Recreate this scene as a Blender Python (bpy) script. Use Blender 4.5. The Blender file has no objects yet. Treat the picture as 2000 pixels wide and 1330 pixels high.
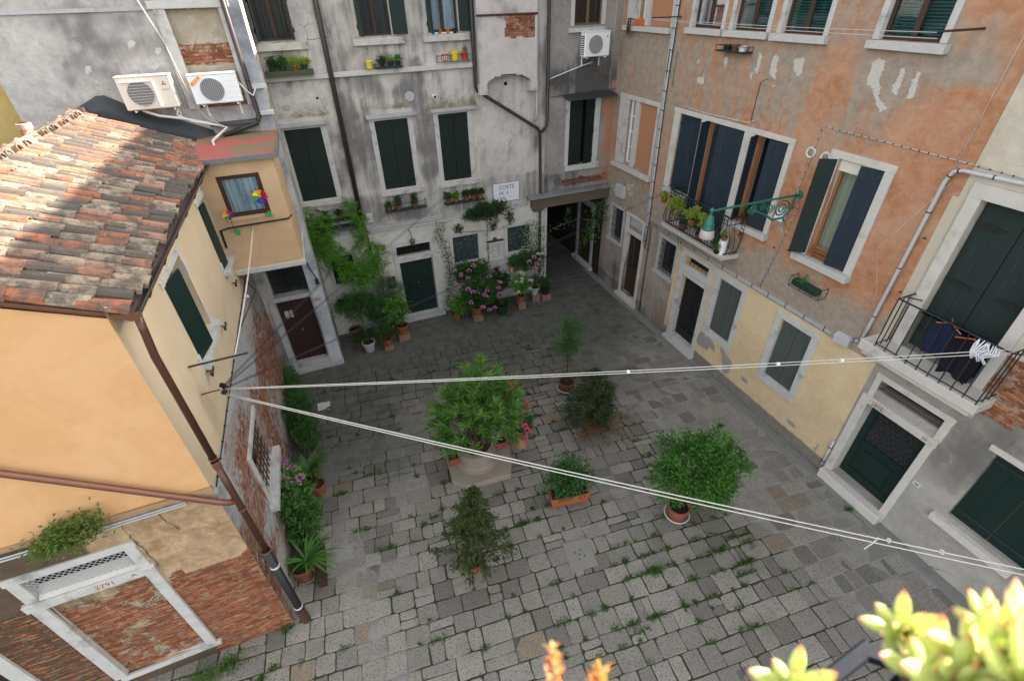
import bpy, bmesh, math, random
import numpy as np
from mathutils import Vector, Matrix, noise
R = math.radians
SC = bpy.context.scene
COL = SC.collection
random.seed(7)
RNG = np.random.default_rng(7)

# ------------------------------------------------------------------ camera
CAM_POS = Vector((0, 0, 10.0))
def cam_axes(yaw, pit, rol):
    cy, sy, cp, sp = math.cos(yaw), math.sin(yaw), math.cos(pit), math.sin(pit)
    f = Vector((sy*cp, cy*cp, -sp)); r = Vector((cy, -sy, 0)); u = r.cross(f)
    cr, sr = math.cos(rol), math.sin(rol)
    return cr*r + sr*u, -sr*r + cr*u, f
CAMR, CAMU, CAMF = cam_axes(R(20.1917), R(35.7116), R(-1.65605))
cam = bpy.data.cameras.new('camera'); co = bpy.data.objects.new('camera', cam); COL.objects.link(co)
co.matrix_world = Matrix(((CAMR.x, CAMU.x, -CAMF.x, CAM_POS.x), (CAMR.y, CAMU.y, -CAMF.y, CAM_POS.y), (CAMR.z, CAMU.z, -CAMF.z, CAM_POS.z), (0, 0, 0, 1)))
cam.sensor_width = 36; cam.lens = 16.913; cam.clip_start = 0.03; cam.clip_end = 400
cam.dof.use_dof = True; cam.dof.focus_distance = 11.0; cam.dof.aperture_fstop = 3.4
SC.camera = co

# ------------------------------------------------------------------ light
SUN_EL, SUN_AZ = 25.0, 88.0          # azimuth clockwise from +Y
W = bpy.data.worlds.new('World'); SC.world = W; W.use_nodes = True
nt = W.node_tree; nt.nodes.clear()
sky = nt.nodes.new('ShaderNodeTexSky'); sky.sky_type = 'NISHITA'; sky.sun_disc = False
sky.sun_elevation = R(SUN_EL); sky.sun_rotation = R(SUN_AZ); sky.dust_density = 2.5; sky.air_density = 1.0; sky.ozone_density = 0.6
hs = nt.nodes.new('ShaderNodeHueSaturation'); hs.inputs['Saturation'].default_value = 0.30
bg = nt.nodes.new('ShaderNodeBackground'); bg.inputs['Strength'].default_value = 0.14
wo = nt.nodes.new('ShaderNodeOutputWorld')
nt.links.new(sky.outputs[0], hs.inputs['Color']); nt.links.new(hs.outputs[0], bg.inputs[0]); nt.links.new(bg.outputs[0], wo.inputs[0])
sl = bpy.data.lights.new('sun', 'SUN'); sl.energy = 5.0; sl.angle = R(0.5); sl.color = (1.0, 0.93, 0.82)
so = bpy.data.objects.new('sun', sl); COL.objects.link(so)
sd = Vector((math.sin(R(SUN_AZ))*math.cos(R(SUN_EL)), math.cos(R(SUN_AZ))*math.cos(R(SUN_EL)), math.sin(R(SUN_EL))))
so.rotation_euler = sd.to_track_quat('Z', 'Y').to_euler(); so.location = (0, 0, 30)
vs = SC.view_settings; vs.view_transform = 'Standard'; vs.look = 'None'; vs.gamma = 1; vs.exposure = 2.42
SC.render.engine = 'CYCLES'
SC.cycles.max_bounces = 8; SC.cycles.diffuse_bounces = 3; SC.cycles.transparent_max_bounces = 12

# ------------------------------------------------------------------ objects
WL = {}
def setp(o, label=None, cat=None, group=None, kind=None):
    if label: o['label'] = label
    if cat: o['category'] = cat
    if group: o['group'] = group
    if kind: o['kind'] = kind
    return o
def thing(name, label, cat, loc=(0, 0, 0), group=None):
    o = bpy.data.objects.new(name, None); COL.objects.link(o); o.location = loc
    o.empty_display_size = 0.1
    WL[o.name] = Vector(loc); return setp(o, label, cat, group)
class Fr:
    """frame of a wall: u along it, z up, d outwards"""
    def __init__(s, o, u, n): s.o = Vector(o); s.u = Vector(u).normalized(); s.n = Vector(n).normalized()
    def P(s, u, z, d=0.0): p = s.o + s.u*u + s.n*d; return (p.x, p.y, p.z + z)
class MB:
    def __init__(s): s.v = []; s.f = []; s.uv = {}; s.mk = []
    def quad(s, *p):
        n = len(s.v); s.v += [tuple(q) for q in p]; s.f.append(tuple(range(n, n+len(p)))); return s
    def hexa(s, p):
        n = len(s.v); s.v += [tuple(q) for q in p]
        for a in ((0, 3, 2, 1), (4, 5, 6, 7), (0, 1, 5, 4), (1, 2, 6, 5), (2, 3, 7, 6), (3, 0, 4, 7)): s.f.append(tuple(n+i for i in a))
        return s
    def box(s, x0, x1, y0, y1, z0, z1, j=0):
        r = lambda: random.uniform(-j, j) if j else 0
        return s.hexa([(x+r(), y+r(), z+r()) for x, y, z in ((x0, y0, z0), (x1, y0, z0), (x1, y1, z0), (x0, y1, z0), (x0, y0, z1), (x1, y0, z1), (x1, y1, z1), (x0, y1, z1))])
    def fb(s, fr, u0, u1, z0, z1, d0, d1, j=0):
        r = lambda: random.uniform(-j, j) if j else 0
        return s.hexa([fr.P(u+r(), z+r(), d+r()*.5) for u, d, z in ((u0, d0, z0), (u1, d0, z0), (u1, d1, z0), (u0, d1, z0), (u0, d0, z1), (u1, d0, z1), (u1, d1, z1), (u0, d1, z1))])
    def tube(s, pts, r, n=8, cap=True, r2=None):
        pts = [Vector(p) for p in pts]; m = len(pts); up = None; rings = []
        for i, p in enumerate(pts):
            t = (pts[min(i+1, m-1)] - pts[max(i-1, 0)])
            if t.length < 1e-9: t = Vector((0, 0, 1))
            t.normalize()
            a = Vector((0, 0, 1)) if abs(t.z) < .9 else Vector((1, 0, 0))
            if up is None: up = (a - t*a.dot(t)).normalized()
            else: up = up - t*up.dot(t); up = up.normalized() if up.length > 1e-6 else (a - t*a.dot(t)).normalized()
            b = t.cross(up); rr = r if r2 is None else r + (r2-r)*i/max(1, m-1)
            k = len(s.v); s.v += [tuple(p + (up*math.cos(2*math.pi*q/n) + b*math.sin(2*math.pi*q/n))*rr) for q in range(n)]; rings.append(k)
        for a, b in zip(rings, rings[1:]):
            for q in range(n): s.f.append((a+q, a+(q+1) % n, b+(q+1) % n, b+q))
        if cap: s.f.append(tuple(rings[0]+q for q in reversed(range(n)))); s.f.append(tuple(rings[-1]+q for q in range(n)))
        return s
    def lathe(s, c, prof, n=24, ax=(0, 0, 1), close=False):
        c = Vector(c); ax = Vector(ax).normalized(); a = Vector((1, 0, 0)) if abs(ax.x) < .9 else Vector((0, 1, 0))
        e = (a - ax*a.dot(ax)).normalized(); g = ax.cross(e); rings = []
        for r, h in prof:
            k = len(s.v); s.v += [tuple(c + ax*h + (e*math.cos(2*math.pi*q/n) + g*math.sin(2*math.pi*q/n))*max(r, 1e-4)) for q in range(n)]; rings.append(k)
        for a_, b in zip(rings, rings[1:]):
            for q in range(n): s.f.append((a_+q, a_+(q+1) % n, b+(q+1) % n, b+q))
        if close: s.f.append(tuple(rings[-1]+q for q in range(n))); s.f.append(tuple(rings[0]+q for q in reversed(range(n))))
        return s
    def poly(s, pts, up, h):
        """extruded polygon"""
        n = len(pts); k = len(s.v); upv = Vector(up)*h
        s.v += [tuple(p) for p in pts] + [tuple(Vector(p)+upv) for p in pts]
        s.f.append(tuple(range(k+n-1, k-1, -1))); s.f.append(tuple(range(k+n, k+2*n)))
        for i in range(n): s.f.append((k+i, k+(i+1) % n, k+n+(i+1) % n, k+n+i))
        return s
    def add(s, o):
        k = len(s.v); s.v += o.v; s.f += [tuple(i+k for i in f) for f in o.f]; return s
    def build(s, name, m, parent=None, label=None, cat=None, group=None, kind=None, smooth=False, bev=0, org=None, fix=False):
        V = np.array(s.v, dtype=float).reshape(-1, 3)
        if org is None:
            lo, hi = V.min(0), V.max(0); org = ((lo[0]+hi[0])/2, (lo[1]+hi[1])/2, lo[2])
        org = Vector(org)
        me = bpy.data.meshes.new(name); me.from_pydata((V-np.array(org)).tolist(), [], s.f); me.update()
        if s.uv:
            uvl = me.uv_layers.new(name='UVMap'); li = np.empty(len(me.loops), dtype=np.int32); me.loops.foreach_get('vertex_index', li)
            U = np.array([s.uv[i] for i in range(len(s.v))]); uvl.data.foreach_set('uv', U[li].ravel().astype(np.float32))
        if s.mk:
            at = me.color_attributes.new('m', 'FLOAT_COLOR', 'POINT'); at.data.foreach_set('color', np.array(s.mk, dtype=np.float32).ravel())
        if smooth: me.polygons.foreach_set('use_smooth', np.ones(len(me.polygons), dtype=bool))
        if fix:
            b = bmesh.new(); b.from_mesh(me); bmesh.ops.recalc_face_normals(b, faces=b.faces); b.to_mesh(me); b.free()
        me.materials.append(m)
        o = bpy.data.objects.new(name, me); COL.objects.link(o)
        if parent: o.parent = parent; o.location = org - WL[parent.name]
        else: o.location = org
        WL[o.name] = org
        if bev:
            md = o.modifiers.new('bevel', 'BEVEL'); md.width = bev; md.segments = 1; md.limit_method = 'ANGLE'
        return setp(o, label, cat, group, kind)
def clone(root, loc, rz=0.0, sc=1.0, label=None, group=None):
    r = root.copy(); COL.objects.link(r); r.location = loc; r.rotation_euler = (0, 0, rz); r.scale = (sc, sc, sc)
    if label: r['label'] = label
    if group: r['group'] = group
    for ch in list(root.children):
        c = ch.copy(); COL.objects.link(c); c.parent = r
        for g in list(ch.children):
            d = g.copy(); COL.objects.link(d); d.parent = c
    return r

# ------------------------------------------------------------------ materials
class NT:
    def __init__(s, name):
        s.m = bpy.data.materials.new(name); s.m.use_nodes = True; s.t = s.m.node_tree; s.t.nodes.clear()
        s.out = s.n('ShaderNodeOutputMaterial'); s.b = s.n('ShaderNodeBsdfPrincipled'); s.l(s.b.outputs[0], s.out.inputs[0])
    def n(s, t, **k):
        q = s.t.nodes.new(t)
        for a, v in k.items(): setattr(q, a, v)
        return q
    def l(s, a, b): s.t.links.new(a, b)
    def put(s, sock, v):
        if hasattr(v, 'is_output') or hasattr(v, 'links'): s.l(v, sock)
        else: sock.default_value = (*v, 1) if isinstance(v, (tuple, list)) and len(v) == 3 and sock.type == 'RGBA' else v
    def noise(s, vec, sc, det=6, rough=.6, out=0, dist=0):
        q = s.n('ShaderNodeTexNoise'); q.inputs['Scale'].default_value = sc; q.inputs['Detail'].default_value = det; q.inputs['Roughness'].default_value = rough
        q.inputs['Distortion'].default_value = dist
        if vec is not None: s.l(vec, q.inputs['Vector'])
        return q.outputs[out]
    def math(s, op, a, b=0.0, c=None, clamp=False):
        q = s.n('ShaderNodeMath', operation=op); q.use_clamp = clamp; s.put(q.inputs[0], a); s.put(q.inputs[1], b)
        if c is not None: s.put(q.inputs[2], c)
        return q.outputs[0]
    def mix(s, f, a, b, mode='MIX'):
        q = s.n('ShaderNodeMix', data_type='RGBA', blend_type=mode); q.clamp_factor = True
        s.put(q.inputs[0], f); s.put(q.inputs[6], a); s.put(q.inputs[7], b); return q.outputs[2]
    def ramp(s, f, stops, interp='LINEAR'):
        q = s.n('ShaderNodeValToRGB'); r = q.color_ramp; r.interpolation = interp
        while len(r.elements) > 1: r.elements.remove(r.elements[-1])
        r.elements[0].position = stops[0][0]; r.elements[0].color = (*stops[0][1], 1)
        for p, c in stops[1:]: e = r.elements.new(p); e.color = (*c, 1)
        s.put(q.inputs[0], f); return q.outputs[0]
    def step(s, v, lo, hi):
        q = s.n('ShaderNodeMapRange', interpolation_type='SMOOTHSTEP'); s.put(q.inputs[0], v); q.inputs[1].default_value = lo; q.inputs[2].default_value = hi
        return q.outputs[0]
    def vmul(s, v, k):
        q = s.n('ShaderNodeVectorMath', operation='MULTIPLY'); s.l(v, q.inputs[0]); q.inputs[1].default_value = k; return q.outputs[0]
    def bump(s, h, st=.3, dist=.01):
        q = s.n('ShaderNodeBump'); q.inputs['Strength'].default_value = st; q.inputs['Distance'].default_value = dist; s.l(h, q.inputs['Height'])
        s.l(q.outputs[0], s.b.inputs['Normal'])
    def fin(s, col, rough=.85, spec=.3, metal=0):
        s.put(s.b.inputs['Base Color'], col); s.put(s.b.inputs['Roughness'], rough); s.b.inputs['Specular IOR Level'].default_value = spec
        s.b.inputs['Metallic'].default_value = metal; return s.m
    def obj(s): return s.n('ShaderNodeTexCoord').outputs['Object']
    def uvc(s): return s.n('ShaderNodeTexCoord').outputs['UV']
    def isl(s): return s.n('ShaderNodeNewGeometry').outputs['Random Per Island']

def scale3(c, k): return tuple(x*k for x in c)
def M_plain(name, col, rough=.6, spec=.4, metal=0, var=.12, sc=6, dirt=None, bump=.15, dirtamt=.5):
    t = NT(name); o = t.obj(); n = t.noise(o, sc, 6, .65)
    c = t.mix(n, scale3(col, 1-var), scale3(col, 1+var))
    if dirt:
        d = t.step(t.noise(o, sc*.45, 8, .7), .52, .75); c = t.mix(t.math('MULTIPLY', d, dirtamt), c, dirt)
    t.bump(t.noise(o, sc*8, 4, .7), bump, .004)
    return t.fin(c, rough, spec, metal)
def M_wall(name, a, a2, wc, lc, third=None, brick=False, streak=1.0, fine=1.0, low=None, crk=.55, soft=0.0):
    """a/a2 plaster tones, wc weathered (mask r), lc lost-coat (mask g), third tone or brick (mask b)"""
    t = NT(name); uv = t.uvc(); at = t.n('ShaderNodeAttribute', attribute_name='m'); sp = t.n('ShaderNodeSeparateColor'); t.l(at.outputs['Color'], sp.inputs[0])
    n1 = t.noise(uv, .9, 8, .62, dist=.6); n2 = t.noise(uv, 5.5, 8, .68, dist=.4); n3 = t.noise(uv, 34, 5, .7)
    st = t.noise(t.vmul(uv, (2.6, .28, 1)), 1.6, 7, .62)
    c = t.mix(t.step(n1, .38, .62), a, a2)
    c = t.mix(t.math('MULTIPLY', t.step(n2, .38, .75), .5*fine), c, scale3(a2, 1.22)); c = t.mix(t.math('MULTIPLY', t.step(t.noise(uv, 13, 7, .75), .52, .7), .32*fine), c, scale3(a, .72))
    w = t.math('ADD', sp.outputs[0], t.math('MULTIPLY', t.math('SUBTRACT', st, .5), 1.5*streak))
    w = t.math('ADD', w, t.math('MULTIPLY', t.math('SUBTRACT', n2, .5), .9))
    wf = t.step(w, .18-soft, .78+soft)
    c = t.mix(wf, c, t.mix(t.step(n2, .3, .7), scale3(wc, .82), scale3(wc, 1.12)))
    if third is not None or brick:
        if brick:
            bk = t.n('ShaderNodeTexBrick'); bk.offset = .5; ju = t.n('ShaderNodeMix', data_type='VECTOR'); ju.inputs[0].default_value = .022; t.l(uv, ju.inputs[4]); t.l(t.noise(uv, 4, 4, .6, out=1), ju.inputs[5]); t.l(ju.outputs[1], bk.inputs['Vector']); hn = t.noise(t.vmul(uv, (2.2, 11, 1)), 1.6, 7, .7)
            q = bk.inputs; q['Scale'].default_value = 1; q['Brick Width'].default_value = .25; q['Row Height'].default_value = .068; q['Mortar Size'].default_value = .009; q['Mortar Smooth'].default_value = .3; q['Bias'].default_value = 0
            q['Color1'].default_value = (.17, .042, .02, 1); q['Color2'].default_value = (.36, .115, .05, 1); q['Mortar'].default_value = (.10, .07, .048, 1)
            bc = t.mix(t.step(n2, .45, .72), bk.outputs['Color'], t.mix(.6, bk.outputs['Color'], third or (.42, .36, .3)))
            bc = t.mix(t.math('MULTIPLY', t.step(hn, .56, .66), .75), bc, third or (.42, .36, .3)); bc = t.mix(t.math('MULTIPLY', t.step(t.noise(t.vmul(uv, (4, 14.7, 1)), 1, 2, .5), .60, .64), .6), bc, (.42, .27, .13)); bc = t.mix(t.math('MULTIPLY', t.step(n3, .5, .75), .5), bc, (.12, .045, .025))
        else: bc = third
        bf = t.math('ADD', sp.outputs[2], t.math('MULTIPLY', t.math('SUBTRACT', hn if brick else n2, .5), 1.5 if brick else 1.2))
        bf = t.math('ADD', bf, t.math('MULTIPLY', t.math('SUBTRACT', n3, .5), .25))
        bf = t.step(bf, .46, .56) if brick else t.step(bf, .35, .85)
        c = t.mix(bf, c, bc)
    lf = t.math('ADD', sp.outputs[1], t.math('MULTIPLY', t.math('SUBTRACT', n2, .5), 1.3)); lf = t.math('ADD', lf, t.math('MULTIPLY', t.math('SUBTRACT', n3, .5), .9))
    lf = t.step(lf, .5, .56)
    c = t.mix(t.math('MULTIPLY', t.step(lf, .0, .9), .0), c, wc); c = t.mix(lf, c, t.mix(t.step(n3, .3, .62), scale3(lc, .72), lc))
    c = t.mix(t.math('MULTIPLY', t.step(n3, .56, .8), .25*fine), c, scale3(wc, .6))
    c = t.mix(t.math('MULTIPLY', t.step(t.noise(uv, 2.2, 10, .75), .6, .8), .22*fine), c, scale3(wc, .55))
    # fine cracks
    vo = t.n('ShaderNodeTexVoronoi', feature='DISTANCE_TO_EDGE'); vo.inputs['Scale'].default_value = .8
    mp = t.n('ShaderNodeMix', data_type='VECTOR'); mp.inputs[0].default_value = .12; t.l(uv, mp.inputs[4]); t.l(t.noise(uv, 2.5, 6, .7, out=1), mp.inputs[5]); t.l(mp.outputs[1], vo.inputs['Vector'])
    cr = t.math('MULTIPLY', t.math('LESS_THAN', vo.outputs['Distance'], .0035), t.step(n1, .5, .6)); c = t.mix(t.math('MULTIPLY', cr, min(1, crk*fine)), c, scale3(wc, .35))
    h = t.math('ADD', t.math('MULTIPLY', n2, .6), t.math('MULTIPLY', n3, .25)); h = t.math('SUBTRACT', h, t.math('MULTIPLY', lf, .3))
    if brick: h = t.math('SUBTRACT', h, t.math('MULTIPLY', bf, t.math('ADD', .35, t.math('MULTIPLY', bk.outputs['Fac'], .8))))
    t.bump(h, .75*min(1.3, .5+.5*fine), .022)
    return t.fin(c, .93, .2)
def M_leaf(name, lo, hi, tip=None, trans=.3, rough=.5):
    t = NT(name); r = t.isl(); n = t.noise(t.obj(), 3.0, 3, .6)
    c = t.mix(r, lo, hi); c = t.mix(t.math('MULTIPLY', t.step(n, .4, .7), .6), c, scale3(hi, 1.15) if tip is None else tip)
    t.put(t.b.inputs['Base Color'], c); t.b.inputs['Roughness'].default_value = rough; t.b.inputs['Specular IOR Level'].default_value = .35
    tr = t.n('ShaderNodeBsdfTranslucent'); t.l(t.mix(.5, c, (.35, .5, .05)), tr.inputs[0]); ms = t.n('ShaderNodeMixShader'); ms.inputs[0].default_value = trans
    t.l(t.b.outputs[0], ms.inputs[1]); t.l(tr.outputs[0], ms.inputs[2]); t.l(ms.outputs[0], t.out.inputs[0]); return t.m
def M_wood(name, col, col2, rough=.55, ax=(1, 1, .06), sc=9, worn=0.0, wornc=(.25, .3, .3)):
    t = NT(name); o = t.vmul(t.obj(), ax); n = t.noise(o, sc*3, 5, .6)
    c = t.mix(n, col, col2)
    if worn: c = t.mix(t.math('MULTIPLY', t.step(t.noise(o, sc*1.2, 8, .7), .58, .72), worn), c, wornc)
    t.bump(n, .3, .004); return t.fin(c, rough, .3)
def M_glass(name, tint=(.8, .9, .9), f=.25):
    t = NT(name); g = t.n('ShaderNodeBsdfGlossy'); g.inputs['Roughness'].default_value = .04; g.inputs[0].default_value = (.9, .95, 1, 1)
    tr = t.n('ShaderNodeBsdfTransparent'); tr.inputs[0].default_value = (*tint, 1); lw = t.n('ShaderNodeLayerWeight'); lw.inputs[0].default_value = f
    ms = t.n('ShaderNodeMixShader'); t.l(lw.outputs['Fresnel'], ms.inputs[0]); t.l(tr.outputs[0], ms.inputs[1]); t.l(g.outputs[0], ms.inputs[2]); t.l(ms.outputs[0], t.out.inputs[0]); return t.m

STONE = M_plain('istrian_stone', (.46, .445, .415), .8, .25, var=.24, sc=5, dirt=(.15, .14, .125), dirtamt=.85, bump=.6)
STONE_B = M_plain('grey_stone', (.36, .36, .36), .85, .25, var=.22, sc=5, dirt=(.14, .14, .13), dirtamt=.6, bump=.4)
STONE_W = M_plain('worn_stone', (.5, .46, .41), .85, .25, var=.2, sc=5, dirt=(.28, .2, .15), dirtamt=.6, bump=.4)
GREEN = M_wood('green_shutter', (.003, .010, .008), (.006, .016, .012), .6, worn=.0)
GREEN_L = M_wood('green_paint', (.004, .016, .013), (.007, .023, .018), .5, worn=.15, wornc=(.03, .05, .045))
GREYSH = M_wood('grey_green_shutter', (.052, .062, .055), (.075, .086, .077), .75, worn=.5, wornc=(.08, .09, .085)); GREEN_W = M_wood('weathered_green_shutter', (.010, .019, .017), (.018, .030, .026), .75, worn=.6, wornc=(.04, .052, .048))
NAVY = M_wood('navy_shutter', (.011, .019, .029), (.018, .030, .042), .7, worn=.5, wornc=(.07, .08, .09), sc=6)
BROWNW = M_wood('brown_wood', (.035, .018, .012), (.06, .032, .02), .6)
DOORBR = M_wood('dark_brown_door', (.022, .010, .007), (.038, .018, .012), .55)
ORWOOD = M_wood('varnished_wood', (.26, .09, .03), (.36, .14, .05), .4)
BRONZE = M_plain('bronze_frame', (.12, .085, .05), .5, .4)
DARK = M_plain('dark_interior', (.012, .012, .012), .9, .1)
IRON = M_plain('black_iron', (.018, .019, .022), .5, .4, bump=.2, sc=20)
RUST = M_plain('rusty_iron', (.07, .035, .022), .85, .2, sc=14, dirt=(.03, .02, .02), bump=.4)
COPPER = M_plain('brown_gutter_paint', (.17, .068, .042), .38, .5, metal=.25, sc=3, dirt=(.09, .045, .035), dirtamt=.5, bump=.06)
COPPER_D = M_plain('dark_brown_gutter_paint', (.085, .034, .022), .36, .5, metal=.3, sc=3, dirt=(.05, .03, .024), dirtamt=.5, bump=.06)
PIPEBR = M_plain('dark_brown_pipe', (.045, .034, .032), .45, .45, metal=.2, sc=4, bump=.08)
GUTTER = M_plain('gutter_brown', (.06, .042, .038), .42, .5, metal=.3, sc=3, dirt=(.12, .1, .09), dirtamt=.4, bump=.1)
PVC = M_plain('grey_pvc', (.42, .42, .42), .5, .4, sc=8)
WHITEP = M_plain('white_plastic', (.72, .73, .72), .4, .5, var=.03, sc=3, dirt=(.5, .49, .45), dirtamt=.3, bump=.03)
WHITEC = M_plain('cream_plastic', (.62, .56, .47), .45, .45, var=.04, sc=3, dirt=(.45, .38, .3), dirtamt=.4, bump=.03)
GRILLE = M_plain('grey_grille', (.16, .16, .16), .6, .3)
LEAD = M_plain('lead_flashing', (.05, .055, .06), .55, .45, metal=.3, sc=3, dirt=(.1, .1, .1), bump=.1)
TERRA = M_plain('terracotta', (.23, .075, .037), .8, .25, var=.2, sc=9, dirt=(.3, .2, .14), dirtamt=.5, bump=.25)
TERRA_D = M_plain('dark_terracotta', (.17, .062, .035), .8, .25, var=.2, sc=9, dirt=(.12, .1, .08), dirtamt=.5, bump=.25)
PINKTER = M_plain('pink_terracotta', (.40, .20, .14), .85, .2, var=.12, sc=7, dirt=(.3, .2, .16), bump=.2)
SOIL = M_plain('soil', (.03, .022, .015), .95, .1, sc=25, bump=.8)
BLACKPL = M_plain('black_plastic', (.012, .012, .013), .5, .4)
DKGREEN = M_plain('dark_green_plastic', (.012, .04, .028), .45, .4)
YELLOWP = M_plain('yellow_plastic', (.62, .45, .03), .4, .4)
REDP = M_plain('red_plastic', (.5, .04, .02), .4, .4)
BLUEP = M_plain('blue_plastic', (.03, .16, .5), .4, .4)
ORANGEP = M_plain('orange_plastic', (.5, .12, .03), .45, .4)
ROPE = M_plain('rope', (.62, .58, .52), .8, .2, sc=60, bump=.8)
WIREG = M_plain('wire', (.022, .022, .026), .7, .2)
CABLEW = M_plain('white_cable', (.5, .48, .44), .6, .3)
CLOTH_B = M_plain('black_cloth', (.012, .012, .016), .9, .1, sc=8, bump=.5)
CLOTH_N = M_plain('navy_cloth', (.016, .02, .05), .9, .1, sc=8, bump=.5)
CLOTH_W = M_plain('white_cloth', (.7, .7, .76), .85, .1, sc=8, bump=.5)
BARK = M_plain('bark', (.09, .065, .045), .9, .15, sc=18, bump=.8)
LACE = None
def _lace():
    t = NT('lace_curtain'); o = t.obj(); v = t.n('ShaderNodeTexVoronoi'); v.inputs['Scale'].default_value = 28; t.l(o, v.inputs['Vector'])
    w = t.noise(t.vmul(o, (14, 14, .6)), 1, 3, .5); c = t.mix(t.step(v.outputs['Distance'], .2, .5), (.42, .46, .52), (.26, .3, .38)); c = t.mix(t.step(w, .35, .65), c, (.5, .53, .58)); return t.fin(c, .9, .1)
LACE = _lace()
def _obsc():
    t = NT('leaded_green_glass'); o = t.obj(); v = t.n('ShaderNodeTexVoronoi'); v.inputs['Scale'].default_value = 9; v.inputs['Randomness'].default_value = .55; t.l(o, v.inputs['Vector'])
    c = t.mix(t.step(v.outputs['Distance'], .25, .45), (.085, .11, .105), (.03, .042, .042)); t.bump(v.outputs['Distance'], .5, .02); return t.fin(c, .25, .6)
LEADED = _obsc()
TEAL = M_plain('teal_blind', (.02, .13, .125), .6, .3, sc=5); GREYCURT = M_plain('grey_curtain', (.07, .062, .06), .9, .1, sc=6)
CURT = M_plain('brown_curtain', (.09, .05, .045), .9, .1, sc=6)
BEIGECURT = M_plain('beige_curtain', (.34, .31, .23), .9, .1, sc=5)
GLASS = M_glass('window_glass')
GLASSD = M_plain('dark_glass', (.015, .018, .02), .08, .7, var=.3)
def M_paper(name, c): return M_plain(name, c, .7, .2, var=.05)
REDINK = M_paper('red_ink', (.28, .03, .025)); BLACKINK = M_paper('black_ink', (.06, .06, .065)); GREENINK = M_paper('green_ink', (.02, .1, .07)); WHITEPAINT = M_paper('white_sign', (.62, .62, .66))
LAMPGREEN = M_plain('lamp_green', (.02, .13, .085), .4, .5, sc=6, bump=.1)
LAMPWHITE = M_plain('lamp_white', (.42, .36, .36), .35, .5)
# ------------------------------------------------------------------ wall frames
PHI = R(1.0265); XR = 9.97; XH = -2.63
bu = (math.cos(PHI), math.sin(PHI), 0); bn = (math.sin(PHI), -math.cos(PHI), 0)
FR_ = Fr((XR, 0, 0), (0, 1, 0), (-1, 0, 0))
FB = Fr((0, 15.85, 0), bu, bn)
FG = Fr((0, 14.20, 0), bu, bn)
FS = Fr((0, 5.86, 0), bu, bn)
FE = Fr((XH, 0, 0), (0, 1, 0), (1, 0, 0))
FP = Fr((-.93, 0, 0), (0, 1, 0), (1, 0, 0))

def nz(x, y, s=0.0, sc=1.0): return noise.fractal((x*sc, y*sc, s), 0.8, 2.1, 4)
def bl(u, z, cu, cz, ru, rz, soft=.35):
    """soft ellipse, 1 inside"""
    d = math.hypot((u-cu)/ru, (z-cz)/rz); return max(0., min(1., (1+soft-d)/soft/1.0)) if d > 1-soft else 1.
def wall(name, fr, u0, u1, z0, z1, holes, m, parent, mask=None, step=.14, reveal=.22, skip=None, label=None):
    us = {u0, u1}; zs = {z0, z1}
    for h in holes: us |= {min(max(h[0], u0), u1), min(max(h[1], u0), u1)}; zs |= {min(max(h[2], z0), z1), min(max(h[3], z0), z1)}
    def fill(s):
        s = sorted(s); o = []
        for a, b in zip(s, s[1:]):
            if b-a < 1e-6: continue
            n = max(1, int((b-a)/step)); o += [a+(b-a)*i/n for i in range(n)]
        return o+[s[-1]]
    us = fill(us); zs = fill(zs); mb = MB(); idx = {}
    def vid(i, j):
        if (i, j) not in idx:
            u, z = us[i], zs[j]; k = len(mb.v); idx[(i, j)] = k
            # slight unevenness of old plaster
            dd = .012*nz(u, z, 3.3, .6) if 0 < i < len(us)-1 else 0
            mb.v.append(fr.P(u, z, dd)); mb.uv[k] = (u, z)
            mk = mask(u, z) if mask else (0, 0, 0)
            mb.mk.append((mk[0], mk[1], mk[2], 1))
        return idx[(i, j)]
    for i in range(len(us)-1):
        for j in range(len(zs)-1):
            cu, cz = (us[i]+us[i+1])/2, (zs[j]+zs[j+1])/2
            if any(h[0] < cu < h[1] and h[2] < cz < h[3] for h in holes) or (skip and skip(cu, cz)): continue
            mb.f.append((vid(i, j), vid(i+1, j), vid(i+1, j+1), vid(i, j+1)))
    for h in holes:
        a, b, c, d = max(h[0], u0), min(h[1], u1), max(h[2], z0), min(h[3], z1); r = h[4] if len(h) > 4 else reveal
        for p, q in (((a, c), (b, c)), ((b, c), (b, d)), ((b, d), (a, d)), ((a, d), (a, c))):
            k = len(mb.v); mb.v += [fr.P(p[0], p[1], .0), fr.P(q[0], q[1], .0), fr.P(q[0], q[1], -r), fr.P(p[0], p[1], -r)]
            mb.f.append((k, k+1, k+2, k+3))
            for n_, (uu, zz) in enumerate((p, q, q, p)): mb.uv[k+n_] = (uu + (r if n_ > 1 else 0), zz + (r*.5 if n_ > 1 else 0)); mk = mask(uu, zz) if mask else (0, 0, 0); mb.mk.append((mk[0], 0, mk[2], 1))
    # drop the unused backing vertices, keep arrays in step
    used = set(i for f in mb.f for i in f); mp = {}; V = []; UV = {}; MK = []
    for i in range(len(mb.v)):
        if i in used: mp[i] = len(V); UV[len(V)] = mb.uv[i]; V.append(mb.v[i])
    order = sorted(mb.uv.keys()); lut = {k: mb.mk[n] for n, k in enumerate(order)}
    MK = [lut[i] for i in range(len(mb.v)) if i in used]
    mb.v = V; mb.uv = UV; mb.mk = MK; mb.f = [tuple(mp[i] for i in f) for f in mb.f]
    return mb.build(name, m, parent, label=label)

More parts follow.
